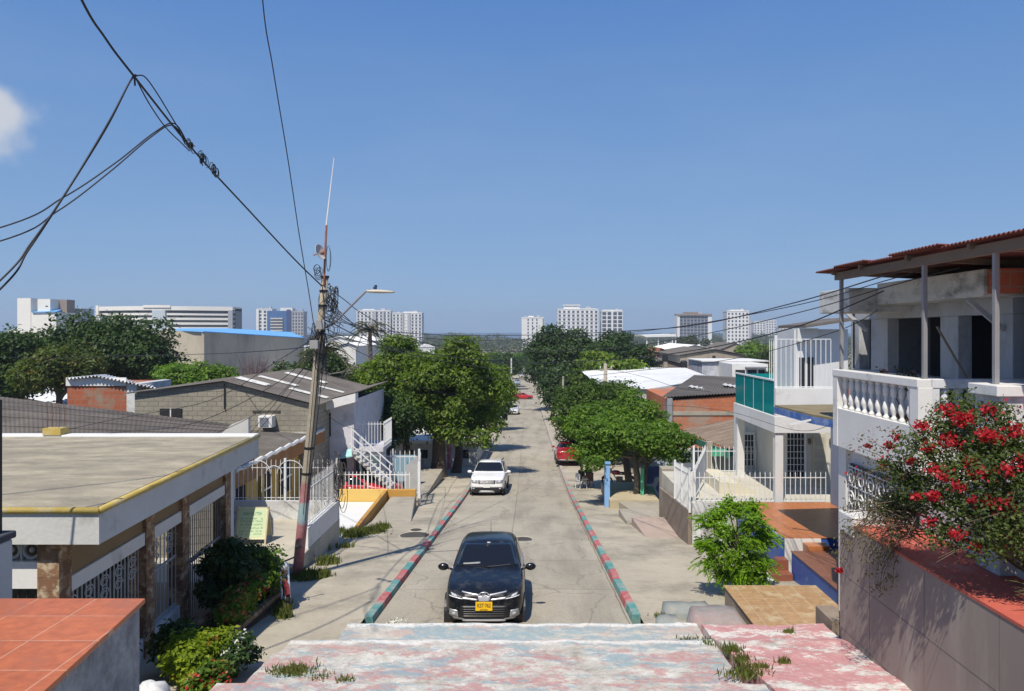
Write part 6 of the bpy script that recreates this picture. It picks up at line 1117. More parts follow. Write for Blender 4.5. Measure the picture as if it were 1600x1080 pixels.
# ================================================================ street trees
def big(label, px_, base_y, Yb, box, k, rc, n, size, lm, r0, seed, group=None, trunks=None, depth=None, bark=BARK, fl=.35, name='street_tree', gz=None, forkf=.35):
    """crown fills the box (px0, px1, py0, py1) seen at depth Yb"""
    x0, x1, y0, y1 = box; c = P((x0+x1)/2, (y0+y1)/2, Yb); rx = (x1-x0)/2*Yb/F; rz = (y1-y0)/2*Yb/F; ry = depth or rx*.8
    bx = X(px_, Yb); b0 = Vector((bx, Yb, G(Yb)+.05 if gz is None else gz)); cl_ = clumps(c, (rx-rc*.35, ry-rc*.5, rz-rc*.2), k, rc, fl, seed)
    top = Vector((bx*.5+c.x*.5, Yb, c.z-rz*forkf)); return tree(label, b0, top, r0, cl_, n, size, lm, bark, name=name, group=group, seed=seed, limbs=9, trunks=trunks)
LBM = mat_leaf('leaf_mid', (.028, .06, .012), (.085, .15, .024), (.19, .24, .05), .32)
# left of the road
b2 = (X(712, 48), 48.3, G(48))
big('biggest left tree with broad leafy crown and thick dark trunk beside the white off-road car', 685, 745, 46, (612, 800, 528, 706), 96, .82, 42000, .12, LB1, .42, 21, trunks=[(b2, (X(716, 48), 48.6, Z(690, 48)), .3)], fl=.95, forkf=-.1)
big('bright leafed tree with wide crown left of the biggest street tree', 640, 740, 49, (548, 690, 520, 665), 46, .75, 19000, .12, LB1, .25, 22, fl=.8)
big('dark tree filling the gap beside the white two storey house', 590, 740, 44, (552, 660, 595, 705), 26, .8, 13000, .10, LB2, .2, 23, fl=.9)
big('leafy tree behind the biggest left tree reaching towards the road', 745, 700, 62, (690, 803, 540, 690), 44, .95, 18000, .15, LB1, .35, 24, fl=.8)
big('dark leaved tree on the left pavement near the parked white car', 772, 668, 84, (748, 802, 588, 664), 18, 1.2, 8000, .18, LB2, .3, 25, fl=.9)
big('hedge-like low bush under the trees along the left pavement', 745, 715, 66, (728, 762, 676, 712), 8, .7, 2500, .12, LB3, .08, 26, fl=.9, name='bush')
# right of the road
big('spreading fresh green tree standing on the concrete step by the blue post', 994, 792, 34.5, (882, 1092, 640, 750), 62, .52, 34000, .08, LB3, .17, 31, fl=.5, depth=2.6, bark=BARKL, forkf=.2, trunks=[((X(1003, 34.6), 34.7, G(34.6)), (X(1012, 34.6), 35, Z(725, 34.6)), .1)])
big('rounded dense green tree behind the spreading tree on the right', 985, 770, 40, (880, 1052, 618, 712), 48, .62, 24000, .09, LB3, .2, 32, fl=.7)
big('dark rounded tree beside the right kerb behind the concrete pole', 895, 740, 54, (848, 1056, 584, 716), 90, .8, 38000, .11, LBM, .25, 33, fl=.9)
big('large dark tree beyond the right hand street trees', 880, 640, 120, (822, 935, 506, 622), 60, 1.7, 24000, .26, LB2, .5, 34, fl=.9)
big('second large dark tree right of the one overhanging the far intersection', 955, 620, 118, (900, 1030, 512, 600), 56, 1.6, 22000, .26, LB2, .5, 35, fl=.9)
big('small tree low beside the far intersection on the right', 862, 650, 100, (846, 905, 575, 650), 16, 1.5, 7000, .22, LB2, .3, 36, fl=.9)
# left background trees
big('great dark green tree rising above the brick shed on the left', 200, 640, 68, (62, 280, 494, 620), 70, 1.7, 36000, .19, LB2, .5, 41, fl=.8, gz=H(10.6))
big('dark green tree at the left edge behind the dark sheet roof', 20, 640, 62, (-40, 62, 512, 625), 30, 1.4, 14000, .18, LB2, .4, 42, fl=.9, gz=H(10))
big('yellowish mango tree between the two dark trees on the left', 90, 640, 60, (32, 160, 545, 622), 24, 1.2, 13000, .16, mat_leaf('mango_leaf', (.035, .06, .012), (.10, .14, .025), (.26, .17, .05)), .3, 43, fl=.9, gz=H(10))
big('bright green shrubby tree behind the grey block gable', 310, 610, 58, (238, 372, 566, 612), 20, .9, 9000, .14, LB3, .2, 44, fl=.9, gz=H(9.6))
big('dark bushy tree behind the leaning utility pole', 508, 600, 64, (470, 535, 533, 600), 14, 1.0, 6000, .16, LB2, .2, 45, fl=.9, gz=H(9.8))
big('dark tree in the back yard right behind the white two storey house', 575, 690, 56, (535, 600, 600, 690), 14, 1.1, 6000, .15, LB2, .2, 46, fl=.9)
# leafless purple brown shrub
t = thing('bare_shrub', 'leafless purple brown shrub in front of the grey warehouse', 'shrub', (X(400, 56), 56, H(9.6))); q = random.Random(6); mb = MB()
for k in range(60):
    b0 = Vector((X(400, 56)+q.gauss(0, .25), 56+q.gauss(0, .25), H(6))); e = P(400+q.gauss(0, 17), q.uniform(553, 575), 56); m = b0.lerp(e, .5)+Vector((q.gauss(0, .08), 0, 0)); mb.tube([b0, m, e], [.03, .02, .008], 4)
    for _ in range(3): f = q.uniform(.4, .9); s0 = b0.lerp(e, f); mb.tube([s0, s0+Vector((q.gauss(0, .4), q.gauss(0, .3), q.uniform(.2, .7)))], [.014, .005], 3)
part(mb, 'twigs', mat('purple_twig', (.16, .10, .10), .9, .2, 4), t)
# palms
def palm(label, px_, top_y, Y, s, n, seed, gz=None):
    q = random.Random(seed); x = X(px_, Y); zt_ = Z(top_y, Y); t = thing('palm_tree', label, 'palm tree', (x, Y, gz or G(Y)), group=None); mb = MB().tube([(x, Y, (gz or G(Y))-.2), (x+.1, Y, ((gz or G(Y))+zt_)/2), (x, Y, zt_)], [.16*s, .12*s, .10*s], 8); part(mb, 'trunk', BARKL, t); mb = MB(); mr_ = MB()
    for k in range(n):
        a = q.uniform(0, 6.28); e = q.uniform(-.2, 1.25); L = s*q.uniform(1.3, 1.9); d = Vector((math.cos(a)*math.cos(e), math.sin(a)*math.cos(e), math.sin(e))); sdv = Vector((-math.sin(a), math.cos(a), 0)); pts = [Vector((x, Y, zt_))+d*L*f-Vector((0, 0, 1))*L*.75*f*f for f in [i/8 for i in range(9)]]; mr_.tube(pts, [.02*s]*8+[.005], 3)
        for i in range(1, 17):
            f = i/17; c_ = Vector((x, Y, zt_))+d*L*f-Vector((0, 0, 1))*L*.75*f*f
            for sg in (-1, 1): tip = c_+sdv*sg*L*.25*(1-f*.6)+d*L*.1-Vector((0, 0, L*.12)); w_ = Vector((0, 0, 1)).cross(sdv)*.03*s; mb.add([c_-w_, c_+w_, tip], [(0, 1, 2)])
    part(mr_, 'ribs', BARKL, t); part(mb, 'fronds', LB6, t); return t
palm('tall palm showing above the bright leafed tree on the left', 578, 516, 60, 1.5, 26, 1); palm('dark palm just right of the leaning utility pole', 507, 548, 47, 1.3, 24, 2); palm('palm with drooping fronds behind the dark yard tree', 563, 585, 52, 1.2, 22, 3); palm('short palm among the houses left of the bright leafed tree', 612, 540, 66, 1.3, 20, 4)
# ================================================================ leaning utility pole with its lamp, aerial and tangle of wires
CABLE = mat('black_cable', (.02, .021, .026), .6, .1, 5, bmp=0)
t = thing('utility_pole', 'leaning concrete utility pole with painted pink and teal foot, street lamp and tangled wires', 'utility pole', (X(462, 19.2), 19.2, G(19.2)))
pm, pt_, pb = nodes('painted_pole_concrete'); v = coords(pt_); s = N(pt_, 'SeparateXYZ'); pt_.links.new(v, s.inputs[0])
nn_ = N(pt_, 'Math', operation='MULTIPLY_ADD'); pt_.links.new(noise(pt_, v, 4, 5), nn_.inputs[0]); nn_.inputs[1].default_value = .35; pt_.links.new(s.outputs[2], nn_.inputs[2])
dv = N(pt_, 'Math', operation='DIVIDE'); pt_.links.new(nn_.outputs[0], dv.inputs[0]); dv.inputs[1].default_value = 8
colr = ramp(pt_, dv.outputs[0], [(0, (.50, .16, .18)), (.205, (.44, .17, .19)), (.212, (.30, .42, .46)), (.262, (.25, .40, .42)), (.268, (.40, .15, .17)), (.32, (.34, .15, .15)), (.335, (.33, .28, .20)), (1, (.36, .31, .23))])
colr = mixc(pt_, ramp(pt_, noise(pt_, v, 6, 8, .75), [(.48, (0, 0, 0)), (.66, (.8, .8, .8))]), colr, (.40, .37, .31)); colr = mixc(pt_, ramp(pt_, noise(pt_, v, 2, 7), [(.5, (0, 0, 0)), (.75, (.5, .5, .5))]), colr, (.16, .13, .10)); pt_.links.new(colr, pb.inputs['Base Color']); pb.inputs['Roughness'].default_value = .95; bump(pt_, pb, noise(pt_, v, 25, 4), .4, .01)
pl = lambda py: P(462+(508-462)*((910-py)/(910-430))**.92, py, 19.2)
part(MB().tube([pl(y)-Vector((0, 0, .3 if y == 910 else 0)) for y in (910, 800, 700, 600, 500, 432)], [.13, .125, .115, .104, .094, .085], 16), 'shaft', pm, t, smooth=True)
for y in (433, 455, 478, 503, 520, 700, 740): part(MB().tube([pl(y)-Vector((0, 0, .03)), pl(y)+Vector((0, 0, .03))], (.104 if y < 600 else .125), 14), 'steel_band', DARKM, t)
part(MB().tube([P(506, 445, 19.1), P(510, 352, 19.1)], .028, 8), 'aerial_mast', mat('rusty_red_pipe', (.35, .13, .08), .8, .25, 5), t); part(MB().tube([P(509, 360, 19.1), P(522, 247, 19.1)], [.022, .012], 8), 'whip_aerial', WMETAL, t)
mb = MB(); dd = bmesh.new(); bmesh.ops.create_uvsphere(dd, u_segments=18, v_segments=10, radius=.30); R_ = Matrix.Rotation(math.radians(70), 3, 'Y') @ Matrix.Rotation(math.radians(20), 3, 'X')
vs = []; fs = []
for i in range(6):
    for k in range(18): r_ = .20*i/5; vs.append(P(498, 395, 19)+R_ @ Vector((r_*math.cos(k*.349), r_*math.sin(k*.349), r_*r_*1.4)))
for i in range(5):
    for k in range(18): fs.append((i*18+k, i*18+(k+1) % 18, (i+1)*18+(k+1) % 18, (i+1)*18+k))
dd.free(); mb.add(vs, fs); part(mb, 'grid_dish', mat('dish_wire_grey', (.45, .45, .45), .5, .1, 3), t, solid=.01); part(MB().bar(P(507, 393, 19.1), P(490, 399, 18.9), .03).bar(P(498, 394, 19.1), P(507, 394, 19.1), .04), 'dish_arm', mat('orange_bracket', (.42, .20, .10), .7, .1, 4), t)
arm = [P(510, 512, 19.1), P(527, 500, 19.0), P(550, 477, 18.9), P(572, 455, 18.8), P(578, 453, 18.8)]; lamp = part(MB().tube(arm, .028, 8), 'lamp_arm', mat('galvanised_arm', (.30, .29, .31), .5, .1, 5, metal=.4), t, smooth=True)
lc = P(595, 456, 18.75); lb = MB(); prl = [(-.34, .035, .03), (-.28, .06, .045), (-.12, .085, .06), (.05, .08, .055), (.2, .06, .04), (.33, .045, .03)]; vs = []
for x, w_, h_ in prl:
    for k in range(12): a = k*math.pi/6; vs.append(lc+Vector((x, w_*math.cos(a)*1.3, (h_*.9 if math.sin(a) > 0 else h_*.7)*math.sin(a)-x*.03)))
lb.add(vs, [(i*12+k, i*12+(k+1) % 12, (i+1)*12+(k+1) % 12, (i+1)*12+k) for i in range(5) for k in range(12)]+[tuple(range(12))[::-1], tuple(range(60, 72))])
lh = part(lb, 'street_lamp', mat('pale_lamp_housing', (.55, .50, .40), .5, .1, 3), t, smooth=True); mb = MB().tube([P(586, 452, 18.75), P(586, 448.5, 18.75)], .045, 10).tube([P(587, 449, 18.75), P(587, 445.5, 18.75)], .035, 10); part(mb, 'photocell', mat('navy_plastic', (.02, .05, .12), .5, .1, 3), t)
# loops and coils hanging on the pole
q = random.Random(44); mb = MB()
def loop(mb, c, r1, r2, Y, n=1.2, rad=.009): a0 = q.uniform(0, 6.28); mb.tube([P(c[0]+r1*math.cos(a0+a), c[1]+r2*math.sin(a0+a), Y+.1*math.sin(a*.7)) for a in [i*n*6.28/16 for i in range(17)]], rad, 4)
for k in range(26): loop(mb, (q.uniform(506, 528), q.uniform(465, 520)), q.uniform(4, 12), q.uniform(6, 18), 19+q.uniform(-.2, .2), q.uniform(.6, 1.1), .007)
for k in range(7): loop(mb, (q.uniform(494, 500), q.uniform(418, 432)), 5, 7, 19, .9, .007)
for k in range(3): loop(mb, (513, 404), q.uniform(3, 6), q.uniform(18, 26), 19, .55, .007)
for k in range(12): loop(mb, (q.uniform(514, 526), q.uniform(455, 480)), q.uniform(2, 5), q.uniform(8, 14), 19.05, .8, .013)
part(mb, 'wire_tangle', CABLE, t); mb = MB()
for k in range(13):
    x0 = q.uniform(492, 512); y0 = q.uniform(505, 560); x1 = x0+q.uniform(-14, 14); y1 = y0+q.uniform(30, 70); loop(mb, ((x0+x1)/2, (y0+y1)/2), q.uniform(5, 13), q.uniform(14, 30), 19.05, q.uniform(.5, .9), .008)
for k in range(5): x0 = q.uniform(-9, 9); mb.tube([P(505+x0, 510, 19.02), P(498+x0*1.1, 600, 19.02), P(486+x0*.8, 720, 19.02), P(478+x0*.6, q.uniform(760, 830), 19.02)], .008, 4)
part(mb, 'hanging_wires', CABLE, t)
mb = MB()
for k in range(15): x0 = q.uniform(-12, 12); mb.tube([P(500+x0, 508+q.uniform(-5, 15), 19.0+q.uniform(-.15, .15)), P(500+x0+q.gauss(0, 6), 535+q.uniform(-9, 9), 19), P(503+q.gauss(0, 10), 520+q.uniform(-10, 20), 19.1)], .009, 4)
part(mb, 'cable_knot', CABLE, t); part(B(X(496, 19), X(509, 19), 18.85, 18.98, Z(515, 19), Z(500, 19)), 'junction_box', mat('grey_box_plastic', (.30, .29, .28), .6, .1, 5), t, bevel=.01); part(B(X(487, 19), X(500, 19), 18.8, 18.98, Z(545, 19), Z(532, 19)), 'junction_box', mat('grey_box_plastic', (0, 0, 0)), t, bevel=.01)
t = thing('wire_coils', 'untidy coils of old cable hung on the yard fence behind the utility pole', 'cable coils', (X(500, 24), 24.2, H(5.2))); mb = MB()
for k in range(46):
    cx_, cy_ = q.uniform(482, 538), q.uniform(725, 775); r1, r2 = q.uniform(3, 9), q.uniform(8, 30); a0 = q.uniform(0, 6.28); mb.tube([P(cx_+r1*math.cos(a0+a), cy_+r2*math.sin(a0+a), 24.0+.1*math.sin(a)) for a in [i*.38 for i in range(14)]], .010, 4)
part(mb, 'coils', mat('grey_brown_cable', (.10, .09, .085), .8, .4, 7), t)
# second pole farther along and thin poles
t = thing('utility_pole', 'weathered concrete utility pole rising behind the round right hand trees', 'utility pole', (X(946, 60), 60, G(60))); part(MB().tube([(X(946, 60), 60, G(60)-.2), P(946, 568, 60)], [.19, .13], 12), 'shaft', CONC, t, smooth=True); part(MB().bar(P(936, 578, 60), P(957, 576, 60), .1), 'crossarm', CONC, t)
for x in (938, 946, 955): part(MB().lathe(P(x, 576, 60), [(.04, 0), (.06, .06), (.03, .1), (.05, .16), (.02, .2)], 8), 'insulator', WHITE, t)
t = thing('utility_pole', 'thin pale utility pole beside the right kerb behind the round tree', 'utility pole', (X(880, 86), 86, G(86))); part(MB().tube([(X(880, 86), 86, G(86)), P(880, 588, 86)], [.14, .1], 10), 'shaft', CONCL, t)
t = thing('utility_pole', 'utility pole with pink painted foot between the two trunks of the big left tree', 'utility pole', (X(702, 50), 50, G(50))); part(MB().tube([(X(702, 50), 50, G(50)-.1), (X(702, 50), 50, G(50)+2.2)], .17, 12), 'painted_foot', mat('pink_foot_paint', (.48, .16, .20), .85, .2, 3, dirt=(.6, .5, .5), damt=.5, dsc=3), t); part(MB().tube([(X(702, 50), 50, G(50)+2.18), P(702, 545, 50)], [.165, .12], 12), 'shaft', CONCL, t)
t = thing('utility_pole', 'white painted pole in the shade at the far left side of the street', 'utility pole', (X(799, 165), 165, G(165))); part(MB().tube([(X(799, 165), 165, G(165)), P(799, 560, 165)], [.2, .14], 10), 'shaft', WHITE, t)
t = thing('gate_posts', 'pale turquoise railing beyond the left trees beside the pavement', 'fence', (X(738, 70), 70, G(70))); railing(t, (X(736, 68), 68), (X(741, 76), 76), G(68), G(76), 2.0, .3, .03, mat('turquoise_metal', (.25, .5, .47), .6, .1, 3), posts=(0, 1), pr=.07)
# ================================================================ overhead cables
def cb(label, pts, r=.012, sub=10): return cable(label, pts, r, CABLE, sub=sub)
cb('thick black cable from the top left corner down to the top of the leaning pole', [(-60, -420, 7), (118, -20, 9.5), (165, 60, 10.4), (211, 121, 11), (300, 232, 13), (390, 330, 15.5), (460, 405, 17.8), (503, 447, 19.1)], .017)
cb('thin cable dropping from the top centre left to the leaning pole', [(380, -500, 9.5), (409, -15, 13), (427, 110, 14.5), (450, 250, 16.5), (468, 370, 18), (483, 460, 18.9), (492, 520, 19.1)], .011)
cb('cable running from the knot down to the lower left edge, outer strand', [(214, 118, 11), (205, 124, 10.9), (170, 190, 10.4), (110, 290, 9.8), (50, 378, 9.4), (-10, 448, 9), (-340, 740, 7.5)], .012)
cb('cable running from the knot down to the lower left edge, inner strand', [(212, 122, 11), (203, 128, 10.9), (166, 200, 10.4), (104, 300, 9.8), (45, 390, 9.4), (-10, 462, 9), (-340, 750, 7.5)], .012)
cb('upper of the two cables swinging left from the middle of the thick cable', [(292, 222, 12.6), (272, 193, 12.4), (240, 208, 12), (180, 255, 11.4), (100, 308, 10.8), (-10, 359, 10), (-500, 480, 8.5)], .011)
cb('lower of the two cables swinging left from the middle of the thick cable', [(290, 226, 12.6), (270, 196, 12.4), (235, 215, 12), (170, 270, 11.4), (90, 330, 10.8), (-10, 380, 10), (-500, 500, 8.5)], .011)
cb('slack cable arching above the thick cable between its two knots', [(211, 119, 11), (226, 120, 11.2), (245, 145, 11.6), (270, 186, 12.2), (288, 215, 12.6)], .010)
cb('slack cable hanging below the thick cable between its two knots', [(212, 122, 11), (232, 160, 11.5), (258, 198, 12.1), (284, 224, 12.7), (296, 236, 13)], .010)
t = thing('cable_knots', 'two tangled knots of wire on the thick black cable in the sky', 'wire knots', P(315, 250, 13.2)); mb = MB()
for cx_, cy_, n_, s_ in ((298, 228, 12, 5), (335, 266, 12, 6), (316, 248, 9, 7)):
    for k in range(n_): a0 = q.uniform(0, 6.28); r1 = q.uniform(.4, 1)*s_; dk_ = q.gauss(0, 3.5); mb.tube([P(cx_+dk_*.7+r1*math.cos(a0+a)*.7, cy_+dk_*.9+r1*1.4*math.sin(a0+a), 13.3+.05*math.sin(a*2)) for a in [i*.45 for i in range(12)]], .007, 4)
part(mb, 'loops', CABLE, t); part(MB().tube([P(210, 118, 11), P(211, 134, 11)], .014, 5), 'tie', CABLE, t)
# long spans to the right hand house
for i, (lab, pts, r_) in enumerate([
    ('uppermost long cable from the leaning pole to the red roofed house', [(508, 470, 19.2), (560, 510, 22), (700, 524, 26), (850, 523, 26), (1000, 516, 22), (1100, 506, 19), (1250, 471, 15), (1400, 426, 12.5), (1620, 368, 10)], .012),
    ('pale cable running close under the uppermost long cable', [(508, 476, 19.2), (580, 515, 22), (720, 532, 26), (900, 526, 25), (1050, 512, 20), (1240, 478, 15.5), (1390, 437, 12.8), (1500, 405, 11.5), (1620, 380, 10)], .009),
    ('second long cable sagging to the balcony posts of the red roofed house', [(510, 490, 19.2), (600, 525, 23), (760, 548, 28), (940, 546, 26), (1080, 526, 20), (1250, 488, 15.5), (1380, 450, 13), (1500, 418, 11.5)], .010),
    ('third long cable crossing low over the white roofed hall', [(508, 500, 19.2), (620, 545, 24), (800, 566, 30), (960, 562, 26), (1100, 545, 20), (1240, 512, 16), (1330, 477, 14.2), (1380, 455, 13)], .014),
    ('thin cable passing in front of the glass balcony towards the balcony house', [(505, 520, 19.2), (650, 582, 25), (850, 592, 30), (1010, 578, 26), (1150, 560, 20), (1300, 520, 15.5), (1372, 485, 13.5)], .008),
    ('lowest thin cable drooping across the street trees to the balcony house', [(500, 545, 19.2), (640, 600, 26), (820, 640, 32), (980, 632, 30), (1120, 640, 24), (1240, 672, 18), (1303, 662, 15)], .006),
    ('cable from the leaning pole down over the block house to the left', [(497, 525, 19.1), (440, 560, 20), (330, 625, 22), (180, 655, 22), (20, 690, 21), (-30, 700, 21)], .009),
    ('second cable from the leaning pole across the dark sheet roof', [(497, 540, 19.1), (430, 600, 20), (300, 662, 21), (150, 680, 21), (0, 722, 20)], .009),
    ('third cable fanning out from the leaning pole over the flat concrete roof', [(495, 550, 19.1), (410, 640, 19), (280, 700, 18), (120, 760, 16), (20, 790, 15)], .008),
    ('level cable in front of the grey warehouse', [(500, 540, 19.2), (420, 548, 26), (330, 553, 34), (200, 556, 40), (60, 560, 44), (-20, 556, 46)], .014),
    ('thin wire from the lamp arm down to the biggest left tree', [(520, 502, 19.1), (560, 512, 22), (600, 540, 28), (640, 600, 38), (646, 660, 42)], .008),
    ('black cable from the pole top down behind the street lamp', [(507, 445, 19.2), (540, 470, 21), (570, 492, 24), (640, 528, 34), (760, 562, 60), (880, 588, 86)], .012),
    ('cable sloping from the pole top to the far street', [(512, 470, 19.2), (545, 500, 22), (575, 528, 26), (620, 548, 34), (700, 566, 50), (840, 590, 110)], .014),
    ('wire stretched from the pole to the far right hand pole', [(510, 515, 19.2), (600, 545, 24), (760, 575, 36), (870, 584, 50), (937, 577, 60)], .012),
    ('wire from the right hand pole to the brick building', [(955, 577, 60), (1010, 590, 56), (1060, 606, 50), (1110, 612, 46)], .014)]): cb(lab, pts, r_)
for i, (a, b_) in enumerate((((497, 548), (335, 742)), ((498, 560), (362, 720)), ((506, 640), (560, 672)))):
    cb(['steep wire from the leaning pole down to the ochre house roof', 'second steep wire from the leaning pole to the hatch on the ochre roof', 'short wire from the leaning pole to the white balcony'][i], [(*a, 19.1), ((a[0]+b_[0])/2-3, (a[1]+b_[1])/2+6, 22), (*b_, 25 if i < 2 else 36)], .008)
# ================================================================ two people resting in the shade
def seated(label, px_, py_, Y, shirt, short_, rz, skin=(.16, .08, .05), seat=None, h=1):
    z0 = G(Y)+.11; t = thing('person', label, 'person', (X(px_, Y), Y, z0), rz)
    J = {'pel': (0, 0, .50), 'wst': (0, .01, .66), 'chs': (0, .0, .86), 'nek': (0, -.02, 1.0), 'hd': (0, -.04, 1.11), 'top': (0, -.05, 1.20)}; V = []; E = []; Rr = []
    def p(c, r_, par=None): V.append(c); Rr.append(r_); (E.append((par, len(V)-1)) if par is not None else None); return len(V)-1
    pe = p(J['pel'], .13); ws = p(J['wst'], .12, pe); ch = p(J['chs'], .14, ws); nk = p(J['nek'], .05, ch); hd = p(J['hd'], .088, nk); p(J['top'], .07, hd)
    for s_ in (-1, 1):
        sh = p((s_*.17, 0, .91), .055, ch); el = p((s_*.23, -.08, .68), .04, sh); wr = p((s_*.16, -.30, .60), .03, el); ha = p((s_*.14, -.37, .585), .03, wr)
        for k in range(4): p((s_*(.14+(k-1.5)*.018), -.45-.01*(1.5-abs(k-1.5)), .57), .008, ha)
        p((s_*.105, -.39, .60), .009, ha); hp = p((s_*.10, -.02, .48), .09, pe); kn = p((s_*.13, -.42, .49), .062, hp); an = p((s_*.13, -.44, .10), .038, kn); p((s_*.14, -.60, .04), .032, an)
    def sk(name, V, E, Rr, m, parent):
        me = bpy.data.meshes.new(name); me.from_pydata(V, E, []); o = bpy.data.objects.new(name, me); COL.objects.link(o); o.parent = parent; WM[o.name] = WM[parent.name]; md = o.modifiers.new('skin', 'SKIN'); md.use_smooth_shade = True
        for i, sv in enumerate(me.skin_vertices[0].data): sv.radius = (Rr[i], Rr[i]); sv.use_root = (i == 0)
        b_ = o.modifiers.new('sub', 'SUBSURF'); b_.levels = b_.render_levels = 1; me.materials.append(m); return o
    sk('body', V, E, Rr, mat('skin_tone', skin, .6, .1, 4), t)
    sk('shirt', [(0, 0, .56), (0, .01, .68), (0, 0, .88), (-.18, 0, .91), (-.225, -.06, .76), (.18, 0, .91), (.225, -.06, .76)], [(0, 1), (1, 2), (2, 3), (3, 4), (2, 5), (5, 6)], [.15, .14, .155, .07, .062, .07, .062], shirt, t)
    sk('shorts', [(0, 0, .49), (-.11, -.06, .49), (-.13, -.36, .50), (.11, -.06, .49), (.13, -.36, .50)], [(0, 1), (1, 2), (0, 3), (3, 4)], [.15, .11, .085, .11, .085], short_, t)
    mb = MB(); mb.ell((0, -.035, 1.165), (.095, .105, .075), 14, 8); part(mb, 'hair', mat('black_hair', (.012, .01, .009), .8, .2, 9), t, local=True, smooth=True)
    mb = MB().ell((0, -.135, 1.105), (.016, .022, .02), 8, 6); mb.ell((-.093, -.035, 1.10), (.012, .02, .03), 8, 6).ell((.093, -.035, 1.10), (.012, .02, .03), 8, 6); part(mb, 'nose_and_ears', mat('skin_tone', skin), t, local=True, smooth=True)
    c = thing('plastic_chair', seat+' plastic chair under the '+('person in the dark shirt' if px_ > 912 else 'person in pale shorts'), 'chair', (X(px_, Y), Y, z0), rz, group='chairs in the shade'); PM = mat(seat+'_plastic', {'white': (.6, .6, .58), 'brown': (.12, .06, .04)}[seat], .5, .05, 3, bmp=0)
    part(MB().box(-.22, .22, -.24, .22, .36, .39), 'seat', PM, c, local=True, bevel=.01); part(MB().box(-.21, .21, .20, .235, .39, .82), 'backrest', PM, c, local=True, bevel=.01)
    for sx in (-1, 1):
        for sy in (-1, 1): part(MB().bar((sx*.22, sy*.22, 0), (sx*.19, sy*.19, .36), .035), 'leg', PM, c, local=True)
    return t
seated('person in a dark shirt sitting on a chair in the shade beside the right kerb', 919, 762, 41.5, mat('dark_shirt', (.06, .045, .04), .9, .1, 5), mat('brown_shorts', (.10, .08, .06), .9, .1, 5), math.radians(-160), seat='brown')
seated('person in a black top with pale shorts sitting nearest the road in the shade', 908, 765, 41.0, mat('black_shirt', (.015, .015, .017), .9, .1, 5), mat('pale_shorts', (.5, .5, .5), .9, .1, 5), math.radians(120), seat='white')
# ================================================================ skyline
TW = mat('tower_white', (.72, .72, .70), .8, .04, .05, bmp=0); TG = mat('tower_grey', (.40, .41, .43), .8, .05, .05, bmp=0); TD = mat('tower_window', (.06, .075, .10), .3, .1, .1, bmp=0); TB = mat('tower_blue_glass', (.05, .13, .30), .2, .15, .08, bmp=0); TBR = mat('tower_brown', (.26, .21, .17), .8, .1, .1, bmp=0)
def win_mesh(w, h, m, parent, name='window'):
    o = MB().box(-w/2, w/2, -.25, .1, 0, h).build(name, m, parent, local=True); return o
def tower(label, px0, px1, ytop, Y, rows, cols, m=TW, depth=None, skip=(), extra=None, ww=.5, wh=.55, shade=True, base=None, wm=TD):
    x0, x1 = X(px0, Y), X(px1, Y); z1 = Z(ytop, Y); z0 = G(Y)-1 if base is None else base; d = depth or (x1-x0)*.7; c = (x0+x1)/2
    t = thing('apartment_tower', label, 'tower', (c, Y, z0)); L = lambda mb, n, mm: part(mb, n, mm, t)
    L(B(x0, x1, Y, Y+d, z0, z1), 'wall', m); L(B(x0-.3, x1+.3, Y-.3, Y+d+.3, z1+.02, z1+1.1), 'roof_parapet', m)
    fh = (z1-(G(Y)+3))/rows; cw_ = (x1-x0)/cols; first = None; n = 0
    for r_ in range(rows):
        for k in range(cols):
            if k in skip or n >= 98: continue
            wx = x0+cw_*(k+.5)-c; wz = z1-fh*(r_+.85)-z0
            if first is None: first = win_mesh(cw_*ww, fh*wh, wm, t); o = first
            else: o = first.copy(); COL.objects.link(o); o.parent = t
            o.location = (wx, 0, wz); n += 1
    for k in range(2): L(B(x0+(x1-x0)*(.15+.55*k), x0+(x1-x0)*(.22+.6*k), Y+d*.3, Y+d*.6, z1+1.0, z1+2.6+k), 'roof_tank', TG)
    # side openings, seen from a step aside
    for k in range(2): L(B(x0-.05 if c > 0 else x1-.02, x0+.02 if c > 0 else x1+.05, Y+d*(.25+.4*k), Y+d*(.35+.4*k), z0+3, z1-1.5), 'stair_strip', TD)
    for k in range(rows): L(B(x0-.15, x1+.15, Y-.35, Y-.02, z1-fh*(k+1)-.12, z1-fh*(k+1)+.12), 'floor_band', m) if extra == 'bands' else None
    return t, x0, x1, z0, z1, d
def box_part(t, a, b_, ya, yb, Y, dy, n, m): return part(B(X(a, Y), X(b_, Y), Y+dy[0], Y+dy[1], Z(yb, Y), Z(ya, Y)), n, m, t)
